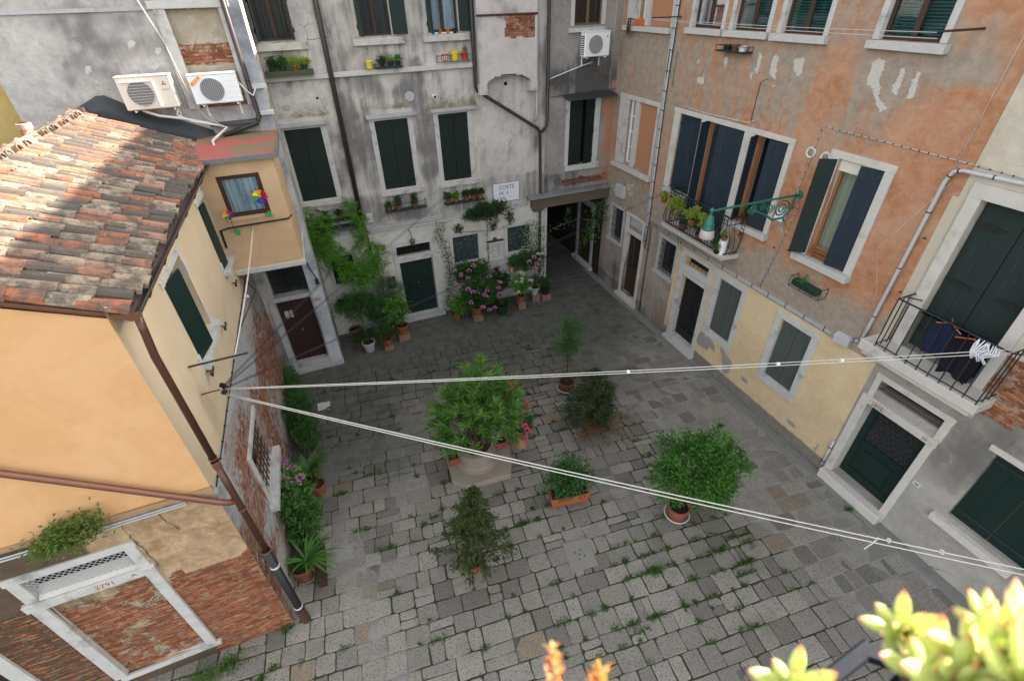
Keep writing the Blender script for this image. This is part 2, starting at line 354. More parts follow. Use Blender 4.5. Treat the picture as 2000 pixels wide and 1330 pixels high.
def surround(fr, u0, u1, z0, z1, o0, o1, b0, b1, d=.035, back=.2, j=.004):
    """stone jambs and lintel: opening u0..u1,z0..z1 ; outer o0..o1, up to b1, from b0"""
    mb = MB(); g = .0015
    mb.fb(fr, o0, u0, b0, z1+.012, -back, d, j); mb.fb(fr, u1, o1, b0, z1+.012, -back, d, j); mb.fb(fr, o0-.01, o1+.01, z1, b1, -back, d+.004, j)
    if z0 > b0+.02: mb.fb(fr, u0-.01, u1+.01, b0, z0, -back+.003, d-.006, j)
    return mb
def sill(win, fr, u0, u1, z0, z1, d=.14, m=None):
    mb = MB().fb(fr, u0, u1, z0, z1, -.2, d, .006); return mb.build('sill', m or STONE, win, bev=.006, fix=True)
def leaf_mb(w, h, n=3, t=.035, hinges=True, horiz=False):
    """shutter leaf in local frame: x 0..w, z 0..h, thickness along +y (outwards is -y)"""
    mb = MB()
    if horiz:
        k = max(3, int(h/.17))
        for i in range(k): mb.box(.004, w-.004, -t, 0, i*h/k+.003, (i+1)*h/k-.003)
    else:
        for i in range(n): mb.box(i*w/n+.0025, (i+1)*w/n-.0025, -t, 0, 0, h)
    mb.box(.002, w-.002, -t+.006, -.004, .002, h-.002)
    if hinges:
        for q in (.12, .5, .88): mb.box(0, w*.93, -t-.012, -t, h*q-.022, h*q+.022); mb.lathe((w*.04, -t-.012, h*q), [(.016, -.05), (.016, .05)], 8, close=True)
    return mb
def leaf(win, fr, hu, z0, w, h, ang, m, side=1, d=.0, n=3, horiz=False, hinges=True, label=None, t=.035):
    """hang a leaf at u=hu; side=+1 leaf runs to +u when closed, ang degrees opened outwards"""
    L = leaf_mb(w, h, n, t, hinges, horiz); mb = MB(); a = R(ang); ca, sa = math.cos(a), math.sin(a); mb.f = L.f
    for x, y, z in L.v:
        du = x*ca + (-y)*(-sa); dd = x*sa + (-y)*ca
        mb.v.append(fr.P(hu + side*du, z0+z, d+dd))
    return mb.build('shutter', m, win, label=label, fix=True)
def sash(win, fr, u0, u1, z0, z1, d, m, nu=2, nz_=1, fw=.05, glass=True, back=None, backd=.1, blinds=None):
    mb = MB(); t = .045
    mb.fb(fr, u0, u1, z0, z0+fw, d-t, d); mb.fb(fr, u0, u1, z1-fw, z1, d-t, d)
    mb.fb(fr, u0, u0+fw, z0+fw, z1-fw, d-t, d-.001); mb.fb(fr, u1-fw, u1, z0+fw, z1-fw, d-t, d-.001)
    for i in range(1, nu):
        c = u0+(u1-u0)*i/nu; mb.fb(fr, c-fw*.8, c+fw*.8, z0+fw, z1-fw, d-t+.003, d+.004)
    for i in range(1, nz_):
        c = z0+(z1-z0)*i/nz_; mb.fb(fr, u0+fw, u1-fw, c-.012, c+.012, d-t+.004, d-.004)
    s = mb.build('sash', m, win, fix=True)
    if glass: MB().quad(fr.P(u0+fw, z0+fw, d-.025), fr.P(u1-fw, z0+fw, d-.025), fr.P(u1-fw, z1-fw, d-.025), fr.P(u0+fw, z1-fw, d-.025)).build('pane', GLASS, win)
    if back:
        q = MB()
        nn = 24; ua = np.linspace(u0, u1, nn+1)
        for i in range(nn):
            da = d-backd+.018*math.sin(i*1.9); db = d-backd+.018*math.sin((i+1)*1.9)
            q.quad(fr.P(ua[i], z0, da), fr.P(ua[i+1], z0, db), fr.P(ua[i+1], z1, db), fr.P(ua[i], z1, da))
        q.build('curtain_or_dark_back', back, win, smooth=True)  # with DARK this is a black sheet standing in for the unlit room
    if blinds:
        q = MB(); k = int((z1-z0)/.05)
        for i in range(k):
            zc = z0+.02+i*.05; q.hexa([fr.P(u, z, dd) for u, dd, z in ((u0, d-.12, zc), (u1, d-.12, zc), (u1, d-.085, zc+.028), (u0, d-.085, zc+.028), (u0, d-.123, zc+.006), (u1, d-.123, zc+.006), (u1, d-.088, zc+.034), (u0, d-.088, zc+.034))])
        q.build('blind', blinds, win)
    return s
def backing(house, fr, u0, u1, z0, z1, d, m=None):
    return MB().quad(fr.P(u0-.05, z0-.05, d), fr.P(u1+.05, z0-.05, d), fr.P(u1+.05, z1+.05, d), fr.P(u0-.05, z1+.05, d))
def bars(fr, u0, u1, z0, z1, d, nu, nz_, r=.009, m=None, win=None, name='bars'):
    mb = MB()
    for i in range(1, nu+1): u = u0+(u1-u0)*i/(nu+1); mb.tube([fr.P(u, z0, d), fr.P(u, z1, d)], r, 6)
    for i in range(1, nz_+1): z = z0+(z1-z0)*i/(nz_+1); mb.tube([fr.P(u0, z, d+r), fr.P(u1, z, d+r)], r, 6)
    return mb.build(name, m or IRON, win)
def text(fr, rev, u, z, d, size, body, m, parent, name='inscription', sq=1.0, ext=.002):
    cu = bpy.data.curves.new('tmp', 'FONT'); cu.body = body; cu.size = size; cu.extrude = ext; cu.align_x = 'CENTER'; cu.align_y = 'CENTER'; cu.resolution_u = 2
    o = bpy.data.objects.new('tmp', cu); COL.objects.link(o); me = bpy.data.meshes.new_from_object(o.evaluated_get(bpy.context.evaluated_depsgraph_get()))
    bpy.data.objects.remove(o); mb = MB(); s = -1 if rev else 1
    mb.v = [fr.P(u+s*v.co.x*sq, z+v.co.y, d+v.co.z) for v in me.vertices]; mb.f = [tuple(p.vertices) for p in me.polygons]
    return mb.build(name, m, parent)

# ================================================================= terracotta house (right wall)
def mask_up(u, z):
    g = .08 + .45*nz(u, z, 1, .5) + .3*nz(u*2.5, z*.5, 31, .9)
    if z < 4.9: g += .9*max(0, min(1, (4.75-z)/.5 + .5*nz(u, z, 9, 1.2))) * (1 if u < 13 else .9)
    if u > 7.6 and z < 9.1: g += .13*min(1, (u-7.6)/3)
    if u > 12.8: g += .32
    if u > 14.5 and z < 9: g += .2
    for c, w, zl in ((14.5, 1.5, 2.2), (11.95, .8, 1.9), (10.5, .8, 2.1), (9.0, .85, 2.1), (6.7, .95, 2.4)):
        if z < 9.05: g += 1.0*max(0, 1-abs(u-c)/w*.85)*max(0, 1-(9.05-z)/zl)
    if z > 9.0 and 7.4 < u < 8.3: g += .35
    if 5.1 < u < 6.1 and 8.6 < z < 9.5: g += .55
    if 4.9 < u < 6 and z < 9 and z > 8.6: g += .35
    for c, lo in ((10.9, 5.2), (9.5, 5.1)): g += .2*max(0, 1-abs(u-c)/.5) if z < 8.8 and z > 7.2 else 0
    g -= .45*max(0, 1-math.hypot((u-6.4)/1.9, (z-6.6)/2.4)) + .3*max(0, 1-math.hypot((u-5.4)/1.2, (z-8)/2.5))
    l = 0
    for cu, cz, ru, rz in ((7.06, 8.64, .13, .2), (6.93, 8.3, .06, .22), (6.68, 8.12, .07, .12), (6.58, 8.6, .05, .18), (6.30, 8.5, .035, .18), (8.78, 8.62, .12, .17), (8.68, 8.42, .05, .14), (9.5, 8.58, .08, .2), (9.36, 8.25, .03, .24), (9.95, 8.55, .07, .16), (10.02, 8.3, .06, .14), (11.0, 8.5, .05, .08), (10.93, 8.2, .05, .26), (11.95, 8.0, .06, .14), (11.7, 8.0, .06, .12), (12.0, 8.4, .04, .1), (6.95, 7.8, .03, .1)):
        l = max(l, bl(u, z, cu, cz, ru, rz, .5))
    if u > 12.8 and z < 4.6: l = max(l, .35+.4*nz(u, z, 5, 1.5))
    b = .2
    if bl(u, z, 12.9, 4.2, .12, .5) > 0: b = .7
    return (g, l*.95, b*.0)
def mask_yel(u, z):
    g = -.35 + .3*nz(u, z, 2, .7)
    if z < .34: g = 1.3
    l = 0
    for cu, cz, ru, rz in ((9.5, .85, .28, .2), (9.25, 1.02, .12, .16), (9.62, 1.1, .1, .12), (9.05, .95, .1, .1), (8.72, 1.05, .08, .12), (8.35, .72, .17, .26), (8.5, .95, .06, .12), (7.6, .75, .1, .05), (5.88, .55, .14, .05), (5.1, .5, .06, .18), (5.25, .38, .05, .14), (4.95, .62, .05, .05)):
        l = max(l, bl(u, z, cu, cz, ru, rz, .5))
    return (g, l*.9, .55*max(0, 1-math.hypot((u-5.9)/.7, (z-2.6)/.9)))
def mask_gray(u, z):
    return (.1+.6*nz(u, z, 4, .7) + (.5 if z < .5 else 0), .35 + .35*nz(u, z, 6, .9) if 11.3 < u < 12.6 and z < 2.0 else (.2+.3*nz(u, z, 6, .9)), 0)
M_TER = M_wall('terracotta_plaster', (.35, .148, .072), (.41, .225, .135), (.31, .25, .195), (.53, .49, .43), None, streak=2.2, fine=1.5, soft=.28, crk=.25)
M_YEL = M_wall('yellow_plaster', (.52, .385, .225), (.57, .435, .27), (.2, .175, .15), (.30, .28, .26), (.5, .3, .15), streak=.5, fine=.9, crk=.0)
M_GRY = M_wall('grey_lower_plaster', (.24, .205, .17), (.32, .275, .23), (.13, .12, .105), (.30, .19, .15), None, fine=1.5)
H1 = thing('terracotta_house', 'tall terracotta plastered house with blue shutters and a yellow ground floor on the right side', 'house', (XR, 10, 0))
holesU = [(13.45, 15.02, 9.14, 10.7), (11.4, 12.5, 9.17, 10.9), (9.92, 11.0, 9.17, 10.9), (8.43, 9.5, 9.17, 10.9), (6.16, 7.24, 9.17, 10.9),
          (13.5, 15.06, 5.08, 7.07), (11.43, 12.35, 4.95, 7.1), (9.82, 11.23, 4.12, 7.1), (8.46, 9.47, 4.95, 7.1), (6.15, 7.15, 4.93, 7.09)]
wall('wall', FR_, 4.83, 16.2, 3.42, 13.72, holesU, M_TER, H1, mask_up)
wall('ground_floor_wall', FR_, 4.74, 11.42, -.1, 3.42, [(9.9, 10.97, .28, 2.56), (9.92, 10.99, 2.95, 3.23), (8.54, 9.42, 1.42, 3.2, .12), (6.23, 7.13, 1.37, 3.16, .12)], M_YEL, H1, mask_yel, label='yellow painted ground floor wall with flaking base')
PASSAGE_SHADE = M_plain('passage_shade_plaster', (.035, .03, .026), .95, .1, var=.35, sc=1.5, bump=.6)  # near-black colour stands in for the shade inside the passage
wall('passage_side_wall', FR_, 16.1, 24, -.1, 3.6, [(16.9, 18.0, .2, 2.7)], PASSAGE_SHADE, H1, None)
wall('rear_ground_floor_wall', FR_, 11.42, 16.1, -.1, 3.42, [(14.68, 15.45, 2.1, 3.36), (13.35, 14.28, .25, 2.73), (11.5, 12.3, 2.14, 3.3), (13.4, 14.22, 3.02, 3.36, .06)], M_GRY, H1, mask_gray, label='grey stained ground floor wall by the passage')
mb = MB(); mb.box(XR+.06, XR+6, 4.85, 24, 13.5, 13.7); mb.box(XR-.5, XR+6, 4.6, 24, 13.72, 13.86); mb.build('roof', TERRA, H1)
mb = MB(); mb.box(XR+5.6, XR+6, 4.85, 24, 0, 13.6); mb.box(XR+.4, XR+5.6, 4.84, 4.95, 0, 13.6); mb.build('rear_wall', M_GRY, H1)
# floor string of pipes on the house, projecting plinth
def win_part(house, mb, m=STONE, label=None, name='window', bev=.006): return mb.build(name, m, house, bev=bev, label=label, fix=True)
# -- top row
w = win_part(H1, MB().fb(FR_, 14.52, 14.74, 9.14, 10.7, -.2, .02, .004).fb(FR_, 15.03, 15.7, 9.14, 10.7, -.02, .03, .004).fb(FR_, 13.28, 13.44, 9.14, 10.7, -.02, .03, .004).fb(FR_, 13.26, 15.72, 10.68, 10.85, -.2, .04))
sill(w, FR_, 13.36, 15.76, 8.99, 9.12)
sash(w, FR_, 14.74, 15.02, 9.15, 10.7, -.12, WHITEP, 1, 3, .03, back=DARK, backd=.08)
MB().fb(FR_, 13.45, 14.52, 9.13, 10.7, -.12, -.07).build('infill', M_TER, w)
for (a, b, s0, s1) in ((11.4, 12.5, 11.28, 12.68), (9.92, 11.0, 9.79, 11.2), (8.43, 9.5, 8.27, 9.71), (6.16, 7.24, 5.98, 7.38)):
    w = win_part(H1, surround(FR_, a, b, 9.17, 10.9, a-.12, b+.12, 9.17, 11.1, .03, .1))
    sill(w, FR_, s0, s1, 9.03, 9.165, .13)
    sash(w, FR_, a, b, 9.18, 10.9, -.09, BROWNW, 2, 1, .06, blinds=TEAL); bk = backing(H1, FR_, a, b, 9.17, 10.9, -.4); bk.build('dark_room', DARK, w)
# -- middle rear window (half blocked)
w = win_part(H1, MB().fb(FR_, 15.07, 15.62, 5.0, 7.12, -.05, .03, .004).fb(FR_, 13.38, 13.49, 5.0, 7.12, -.05, .03, .004).fb(FR_, 13.36, 15.63, 7.08, 7.21, -.05, .036, .004).fb(FR_, 14.47, 14.68, 5.0, 7.07, -.2, .02, .004))
sill(w, FR_, 13.33, 15.66, 4.84, 4.98)
sash(w, FR_, 14.68, 15.06, 5.08, 7.07, -.1, WHITEP, 1, 4, .035, back=DARK, backd=.1)
MB().fb(FR_, 13.5, 14.47, 5.07, 7.07, -.12, -.07).build('infill', M_TER, w, label='red plaster infill of the blocked half')
# -- triple window with balcony door
mb = MB(); 
for a, b, z in ((12.36, 12.62, 4.95), (11.24, 11.42, 4.15), (9.48, 9.81, 4.15), (8.3, 8.45, 4.95)): mb.fb(FR_, a, b, z, 7.1, -.2, .045, .005)
mb.fb(FR_, 8.29, 12.64, 7.101, 7.22, -.2, .05, .004)
w3 = win_part(H1, mb, STONE_W, name='triple_window')
sill(w3, FR_, 11.35, 12.5, 4.82, 4.95, .16); sill(w3, FR_, 8.28, 9.6, 4.8, 4.94, .14)
leaf(w3, FR_, 11.44, 4.97, .45, 2.12, 0, NAVY, 1, -.06); leaf(w3, FR_, 12.34, 4.97, .45, 2.12, 0, NAVY, -1, -.06)
leaf(w3, FR_, 11.22, 4.16, .34, 2.92, 78, NAVY, -1, -.1, n=2); leaf(w3, FR_, 9.83, 4.16, .86, 2.92, 6, NAVY, 1, -.05, n=3)
leaf(w3, FR_, 9.46, 4.97, .3, 2.1, 74, NAVY, -1, -.08, n=2); leaf(w3, FR_, 8.47, 4.97, .52, 2.1, 8, NAVY, 1, -.05, n=3)
sash(w3, FR_, 9.82, 11.23, 4.13, 7.1, -.16, ORWOOD, 2, 1, .07, back=DARK, backd=.2)
sash(w3, FR_, 8.46, 9.47, 4.96, 7.1, -.16, ORWOOD, 2, 1, .07, back=DARK, backd=.2)
backing(H1, FR_, 11.43, 12.35, 4.95, 7.1, -.2).build('dark_room', DARK, w3)
# -- right middle window
w = win_part(H1, surround(FR_, 6.15, 7.15, 4.93, 7.09, 5.97, 7.36, 4.93, 7.23, .04, .2), STONE_W)
sill(w, FR_, 5.95, 7.4, 4.77, 4.92, .16)
leaf(w, FR_, 7.15, 4.97, .36, 2.1, 125, GREEN_W, -1, .03, horiz=True, hinges=False, label='open leaf showing its boarded inner face')
leaf(w, FR_, 6.17, 4.95, .46, 2.12, 10, NAVY, 1, -.04, n=3)
sash(w, FR_, 6.15, 7.15, 4.95, 7.08, -.14, ORWOOD, 2, 1, .06, back=BEIGECURT, backd=.12)
MB().fb(FR_, 6.16, 7.14, 6.85, 7.07, -.14, -.05).build('roller_box', WHITEC, w)
MB().fb(FR_, 6.62, 7.05, 5.0, 5.02, -.1, -.02).fb(FR_, 6.62, 7.05, 5.08, 5.1, -.1, -.02).fb(FR_, 6.62, 7.05, 5.16, 5.18, -.1, -.02).fb(FR_, 6.62, 6.65, 4.96, 5.2, -.1, -.02).fb(FR_, 7.02, 7.05, 4.96, 5.2, -.1, -.02).build('wooden_rack', ORWOOD, w)
# -- ground floor
def closed_panel(a, b, z0, z1, o0, o1, b0, b1, m=GREYSH, fr=FR_, house=H1, st=STONE, d=.035):
    w = win_part(house, surround(fr, a, b, z0, z1, o0, o1, b0, b1, d, .12), st)
    h = (b-a)/2; leaf(w, fr, a+.005, z0+.005, h-.008, z1-z0-.01, 0, m, 1, -.09, n=3, hinges=False); leaf(w, fr, b-.005, z0+.005, h-.008, z1-z0-.01, 0, m, -1, -.09, n=3, hinges=False)
    return w
closed_panel(8.54, 9.42, 1.42, 3.2, 8.39, 9.62, 1.2, 3.37); closed_panel(6.23, 7.13, 1.37, 3.16, 6.05, 7.31, 1.15, 3.33)
# door with iron lace screen
w = win_part(H1, surround(FR_, 9.9, 10.97, .28, 2.56, 9.74, 11.2, 0, 2.7, .04, .25).fb(FR_, 9.74, 9.91, 2.7, 3.25, -.2, .038, .004).fb(FR_, 11.0, 11.2, 2.7, 3.25, -.2, .038, .004).fb(FR_, 9.73, 11.21, 3.25, 3.38, -.2, .042, .004).fb(FR_, 9.9, 10.99, 2.71, 2.94, -.2, .03), STONE, name='door_frame')
MB().fb(FR_, 9.7, 11.24, -.05, .12, -.2, .16, .006).build('threshold', STONE, w, bev=.008, fix=True)
mb = MB().fb(FR_, 9.9, 9.97, .3, 2.55, -.2, -.15).fb(FR_, 10.9, 10.97, .3, 2.55, -.2, -.15).fb(FR_, 9.97, 10.9, .3, .62, -.2, -.15).fb(FR_, 9.97, 10.9, 2.47, 2.55, -.2, -.15).fb(FR_, 10.41, 10.46, .62, 2.47, -.2, -.15)
dr = mb.build('door', BLACKPL, H1, label='black door with a lacy iron screen')
mb = MB()
for i in range(9):
    for j in range(16):
        cu_, cz_ = 10.02+.105*i, .7+.112*j; pts = [FR_.P(cu_+.045*math.cos(a)*(1+.3*math.cos(4*a)), cz_+.045*math.sin(a)*(1+.3*math.cos(4*a)), -.165) for a in np.linspace(0, 2*math.pi, 11)]
        mb.tube(pts, .006, 4, False)
mb.build('iron_screen', IRON, dr); backing(H1, FR_, 9.9, 10.97, .28, 3.23, -.26).build('dark_room', DARK, dr)
bars(FR_, 9.92, 10.99, 2.95, 3.23, -.06, 5, 0, .01, RUST, w)
# grated windows and old door
for (a, b, z0, z1) in ((14.68, 15.45, 2.1, 3.36), (11.5, 12.3, 2.14, 3.3)):
    w = win_part(H1, surround(FR_, a, b, z0, z1, a-.09, b+.1, z0-.02, z1+.1, .02, .2), STONE_B); sill(w, FR_, a-.1, b+.15, z0-.13, z0-.025, .1, STONE_B)
    bars(FR_, a, b, z0, z1, -.03, 6, 4, .009, IRON, w); MB().fb(FR_, a, b, z0, z1, -.24, -.2).build('pane', GLASSD, w)
w = win_part(H1, surround(FR_, 13.35, 14.28, .25, 2.73, 13.2, 14.45, .05, 2.9, .03, .25).fb(FR_, 13.2, 13.38, 2.91, 3.4, -.1, .03, .006).fb(FR_, 14.24, 14.45, 2.91, 3.4, -.1, .03, .006).fb(FR_, 13.2, 14.45, 3.37, 3.46, -.1, .05, .006), STONE_W, name='door_frame')
MB().fb(FR_, 13.15, 14.5, -.05, .16, -.2, .14, .01).build('threshold', STONE_W, w, bev=.008, fix=True)
MB().fb(FR_, 13.4, 14.22, 3.03, 3.36, -.06, -.03).build('blank_panel', STONE_B, w)
mb = MB()
for i in range(7): mb.fb(FR_, 13.36+.13*i, 13.36+.13*i+.126, .26, 1.25, -.2, -.15)
mb.fb(FR_, 13.36, 14.27, 1.25, 1.37, -.2, -.14).fb(FR_, 13.36, 14.27, .26, .4, -.2, -.14).fb(FR_, 13.36, 13.44, 1.37, 2.72, -.2, -.14).fb(FR_, 14.19, 14.27, 1.37, 2.72, -.2, -.14).fb(FR_, 13.44, 14.19, 2.64, 2.72, -.2, -.14)
dr = mb.build('door', BROWNW, H1, label='old brown door with a barred upper half'); bars(FR_, 13.44, 14.19, 1.37, 2.64, -.16, 7, 1, .009, RUST, dr)
MB().fb(FR_, 13.44, 14.19, 1.37, 2.64, -.22, -.2).build('pane', GLASSD, dr)
# door inside the passage
w = win_part(H1, surround(FR_, 16.9, 18.0, .2, 2.7, 16.7, 18.2, 0, 2.95, .03, .2), STONE_B, name='door_frame'); MB().fb(FR_, 16.6, 18.3, -.05, .14, -.2, .16, .006).build('threshold', STONE_W, w, fix=True)
mb = MB()
for i in range(8): mb.fb(FR_, 16.91+.136*i, 16.91+.136*i+.132, .2, 2.69, -.18, -.13)
mb.build('door', BROWNW, H1)
# vents, conduits, junction boxes on the wall
for (u, z) in ((7.85, 7.05), (7.47, 7.03)):
    mb = MB(); mb.lathe(FR_.P(u, z, 0), [(.0, .018), (.075, .018), (.085, .03), (.115, .03), (.118, .0)], 24, (-1, 0, 0))
    v = mb.build('wall_vent', WHITEC, H1); mb = MB()
    for k in range(7):
        q = -.06+.02*k; hw = math.sqrt(max(0, .076**2-q*q)); mb.fb(FR_, u-hw, u+hw, z+q-.006, z+q+.004, .018, .024)
    mb.build('slats', BLACKPL, v)
def clips(pts, fr, k, r=.012, m=BLACKPL):
    mb = MB(); P = [Vector(p) for p in pts]
    for a, b in zip(P, P[1:]):
        n = max(1, int((b-a).length/k))
        for i in range(n):
            c = a.lerp(b, (i+.5)/n); t = (b-a).normalized(); mb.tube([c-t*.01, c+t*.01], r, 6)
    return mb
def conduit(house, name, pts, r, m, kclip=None, rc=None):
    o = MB().tube(pts, r, 8).build(name, m, house, smooth=True)
    if kclip: clips(pts, None, kclip, rc or r*1.5).tube(pts, r*.35, 4).build('clips', BLACKPL, o)
    return o
conduit(H1, 'cable', [FR_.P(8.06, 3.55, .02), FR_.P(7.71, 5.9, .02), FR_.P(7.86, 6.2, .02), FR_.P(7.76, 7.6, .02), FR_.P(5.0, 7.55, .02), FR_.P(4.86, 7.54, .02)], .009, PVC, .16, .014)
for dz, r in ((0, .018), (.05, .012), (-.045, .014)):
    conduit(H1, 'wall_pipe', [FR_.P(12.9, 3.56+dz, .03), FR_.P(9.7, 3.52+dz, .03), FR_.P(5.75, 3.54+dz, .03)], r, STONE_B if dz else PVC, .55, r*1.4)
for du, r in ((0, .028), (.07, .014), (.12, .012), (-.05, .01)):
    conduit(H1, 'conduit', [FR_.P(13.17+du, 12, .04), FR_.P(13.2+du, 7.3, .04), FR_.P(13.11+du, 4.1, .04), FR_.P(13.12+du, 2.6+du, .04)], r, PVC if du >= 0 else WIREG, .5, r*1.5)
conduit(H1, 'conduit', [FR_.P(12.98, 3.6, .04), FR_.P(12.9, 3.2, .04), FR_.P(12.88, .9, .04), FR_.P(12.86, .1, .04)], .022, COPPER, .8)
conduit(H1, 'cable', [FR_.P(12.9, 7.3, .02), FR_.P(11.3, 7.26, .02), FR_.P(9.8, 7.3, .02), FR_.P(9.6, 7.38, .02)], .012, CABLEW, .5, .014)
conduit(H1, 'cable', [FR_.P(9.73, 7.37, .015), FR_.P(9.72, 8.2, .015), FR_.P(9.55, 8.28, .015)], .006, WIREG)
for uu in (12.95, 13.3): 
    pts = [FR_.P(uu-.1*math.sin(t*3.1)*.8, 8.6-.9*t+.25*math.sin(t*3.14), .03+.05*math.sin(t*3.1)) for t in np.linspace(0, 1, 10)]
    conduit(H1, 'loose_cable', pts, .006, WIREG)
MB().fb(FR_, 14.68, 15.2, 3.84, 4.28, 0, .14, .0).build('meter_box', PVC, H1, bev=.01, fix=True)
conduit(H1, 'waste_pipe', [FR_.P(4.0, 7.47, .08), FR_.P(4.9, 7.44, .08), FR_.P(5.03, 7.4, .08), FR_.P(5.09, 7.22, .08), FR_.P(5.16, 3.86, .08), FR_.P(5.22, 3.74, .08), FR_.P(5.36, 3.68, .08)], .035, PVC, 1.1, .042)
o = MB().hexa([FR_.P(u, z, d) for u, z, d in ((5.36, 3.46, 0), (5.72, 3.44, 0), (5.72, 3.44, .12), (5.36, 3.46, .12), (5.36, 3.7, 0), (5.74, 3.68, 0), (5.74, 3.62, .12), (5.36, 3.66, .12))]).build('junction_box', PVC, H1, bev=.01, fix=True)
MB().fb(FR_, 7.95, 8.2, 5.42, 5.72, 0, .12).build('junction_box', WHITEP, H1, bev=.015, fix=True)
for pu in (7.95, 8.0, 8.05): conduit(H1, 'cable', [FR_.P(pu, 5.42, .05), FR_.P(pu-.03, 5.25, .05), FR_.P(7.82, 5.12, .02)], .006, CABLEW)
conduit(H1, 'telephone_wire', [FR_.P(5.02, 7.2, .02), FR_.P(5.7, 5.7, .02), FR_.P(5.35, 4.9, .02), FR_.P(5.25, 3.8, .02)], .004, CABLEW)
conduit(H1, 'telephone_wire', [FR_.P(5.0, 14, .03), FR_.P(5.02, 10, .03), FR_.P(5.08, 7.25, .03)], .005, CABLEW)
for (u, z) in ((5.0, 6.2), (4.95, 5.1), (8.0, 4.75), (7.6, 4.85)): MB().tube([FR_.P(u, z, 0), FR_.P(u, z, .07), FR_.P(u-.05, z+.01, .07)], .01, 6).build('shutter_hook', RUST, H1)
# ---- balcony with flowers (bombe iron railing)
bl1 = MB().hexa([FR_.P(u, z, d) for u, z, d in ((9.02, 3.98, 0), (11.75, 3.98, 0), (11.7, 4.0, .56), (9.05, 4.0, .56), (9.0, 4.12, 0), (11.78, 4.12, 0), (11.73, 4.12, .6), (9.03, 4.12, .6))]).build('balcony', STONE_W, H1, bev=.012, fix=True, label='stone balcony slab with a bulging wrought iron railing')
mb = MB(); zt = 5.17
def prof(d0): return [(d0*.86, 4.12), (d0*1.02+.06, 4.2), (d0+.16, 4.36), (d0+.12, 4.6), (d0-.02, 4.85), (d0, zt)]
pth = [(11.66, .02), (11.66, .5), (9.12, .5), (9.12, .02)]
for (u, d) in ((11.66, .25), (9.12, .25)):
    sg = 1 if u > 10 else -1
    for dd in (.1, .28, .45): mb.tube([FR_.P(u+sg*(p[0]-.5)*.8, p[1], dd) for p in prof(.5)], .009, 6)
for i in range(20):
    u = 9.2+2.4*i/19; mb.tube([FR_.P(u, p[1], p[0]) for p in prof(.5)], .012, 6)
    pts = [FR_.P(u+.05+.035*(1-t*.5)*math.cos(t*9), 5.06+.035*(1-t*.5)*math.sin(t*9), .5) for t in np.linspace(0, 1, 9)]; mb.tube(pts, .007, 5)
for z, r in ((zt, .024), (4.97, .012), (4.14, .015)): mb.tube([FR_.P(u, z, d if z > 4.2 else d*.88) for u, d in pth], r, 6)
# scroll brackets at both ends
for ue, sg in ((9.0, -1), (11.8, 1)):
    mb.tube([FR_.P(ue, 5.25, .45), FR_.P(ue+sg*.06, 5.24, .25), FR_.P(ue+sg*.04, 4.9, .22), FR_.P(ue+sg*.1, 4.82, .02)], .013, 6)
    for zz in (5.12, 4.72): mb.tube([FR_.P(ue+sg*.03, zz+.07*(1-t*.6)*math.sin(t*10), .2+.07*(1-t*.6)*math.cos(t*10)) for t in np.linspace(0, 1, 14)], .009, 5)
    mb.tube([FR_.P(ue+sg*.04, 5.2, .12), FR_.P(ue+sg*.06, 4.7, .14), FR_.P(ue+sg*.05, 4.2, .2), FR_.P(ue-sg*.1, 4.1, .3)], .011, 6)
mb.build('railing', IRON, bl1)
# ---- street lamp on a long arm
LT = thing('wall_lamp', 'green bracket street lamp with a white bell shade reaching out from the terracotta wall', 'street lamp', FR_.P(7.8, 6.13, 0))
la = Vector(FR_.P(7.8, 6.13, 0)); lb = Vector((7.52, 7.8, 6.13))
MB().tube([la, lb], .026, 10).lathe(la, [(.0, .02), (.09, .02), (.1, 0)], 16, (-1, 0, 0)).build('arm', LAMPGREEN, LT, smooth=False)
mb = MB()
def spiral(c, r0, turns, a0, sg=1, n=26): return [c+Vector((r0*(1-t*.82)*math.cos(a0+sg*t*turns*2*math.pi), 0, r0*(1-t*.82)*math.sin(a0+sg*t*turns*2*math.pi))) for t in np.linspace(0, 1, n)]
c = la+Vector((-.42, 0, -.27)); mb.tube(spiral(c, .21, 2.1, 0), .018, 6)
mb.tube([la+Vector((-.12, 0, -.02)), la+Vector((-.14, 0, -.3)), la+Vector((-.3, 0, -.5)), la+Vector((-.62, 0, -.5)), la+Vector((-.95, 0, -.3)), la+Vector((-1.15, 0, -.22))], .026, 7)
mb.tube(spiral(la+Vector((-.78, 0, -.2)), .12, 1.6, .5, -1), .014, 6); mb.tube(spiral(la+Vector((-1.3, 0, -.14)), .12, 2.0, 3.1), .018, 6); mb.tube(spiral(la+Vector((-1.02, 0, -.14)), .09, 1.4, 2.1, -1), .012, 6)
mb.tube([la+Vector((-.05, 0, -.3)), la+Vector((-.2, 0, -.3))], .02, 6); mb.tube([la+Vector((-.3, 0, -.5)), la+Vector((-.22, 0, -.6))], .02, 6)
mb.build('scrollwork', LAMPGREEN, LT)
MB().lathe(lb, [(r_*.72, h_*.64) for r_, h_ in [(.001, .17), (.012, .12), (.02, .1), (.06, .06), (.075, .01), (.05, -.04), (.03, -.08), (.035, -.14), (.05, -.16), (.1, -.2), (.115, -.24), (.11, -.27), (.13, -.31), (.155, -.5), (.16, -.56), (.175, -.6), (.18, -.64), (.17, -.65)]], 28).build('lamp_head', LAMPGREEN, LT, smooth=True)
MB().lathe(lb, [(r_*.72, h_*.64) for r_, h_ in [(.165, -.64), (.19, -.68), (.215, -.8), (.225, -.92), (.205, -.96), (.12, -.97), (.001, -.975)]], 28).build('lamp_shade', LAMPWHITE, LT, smooth=True)

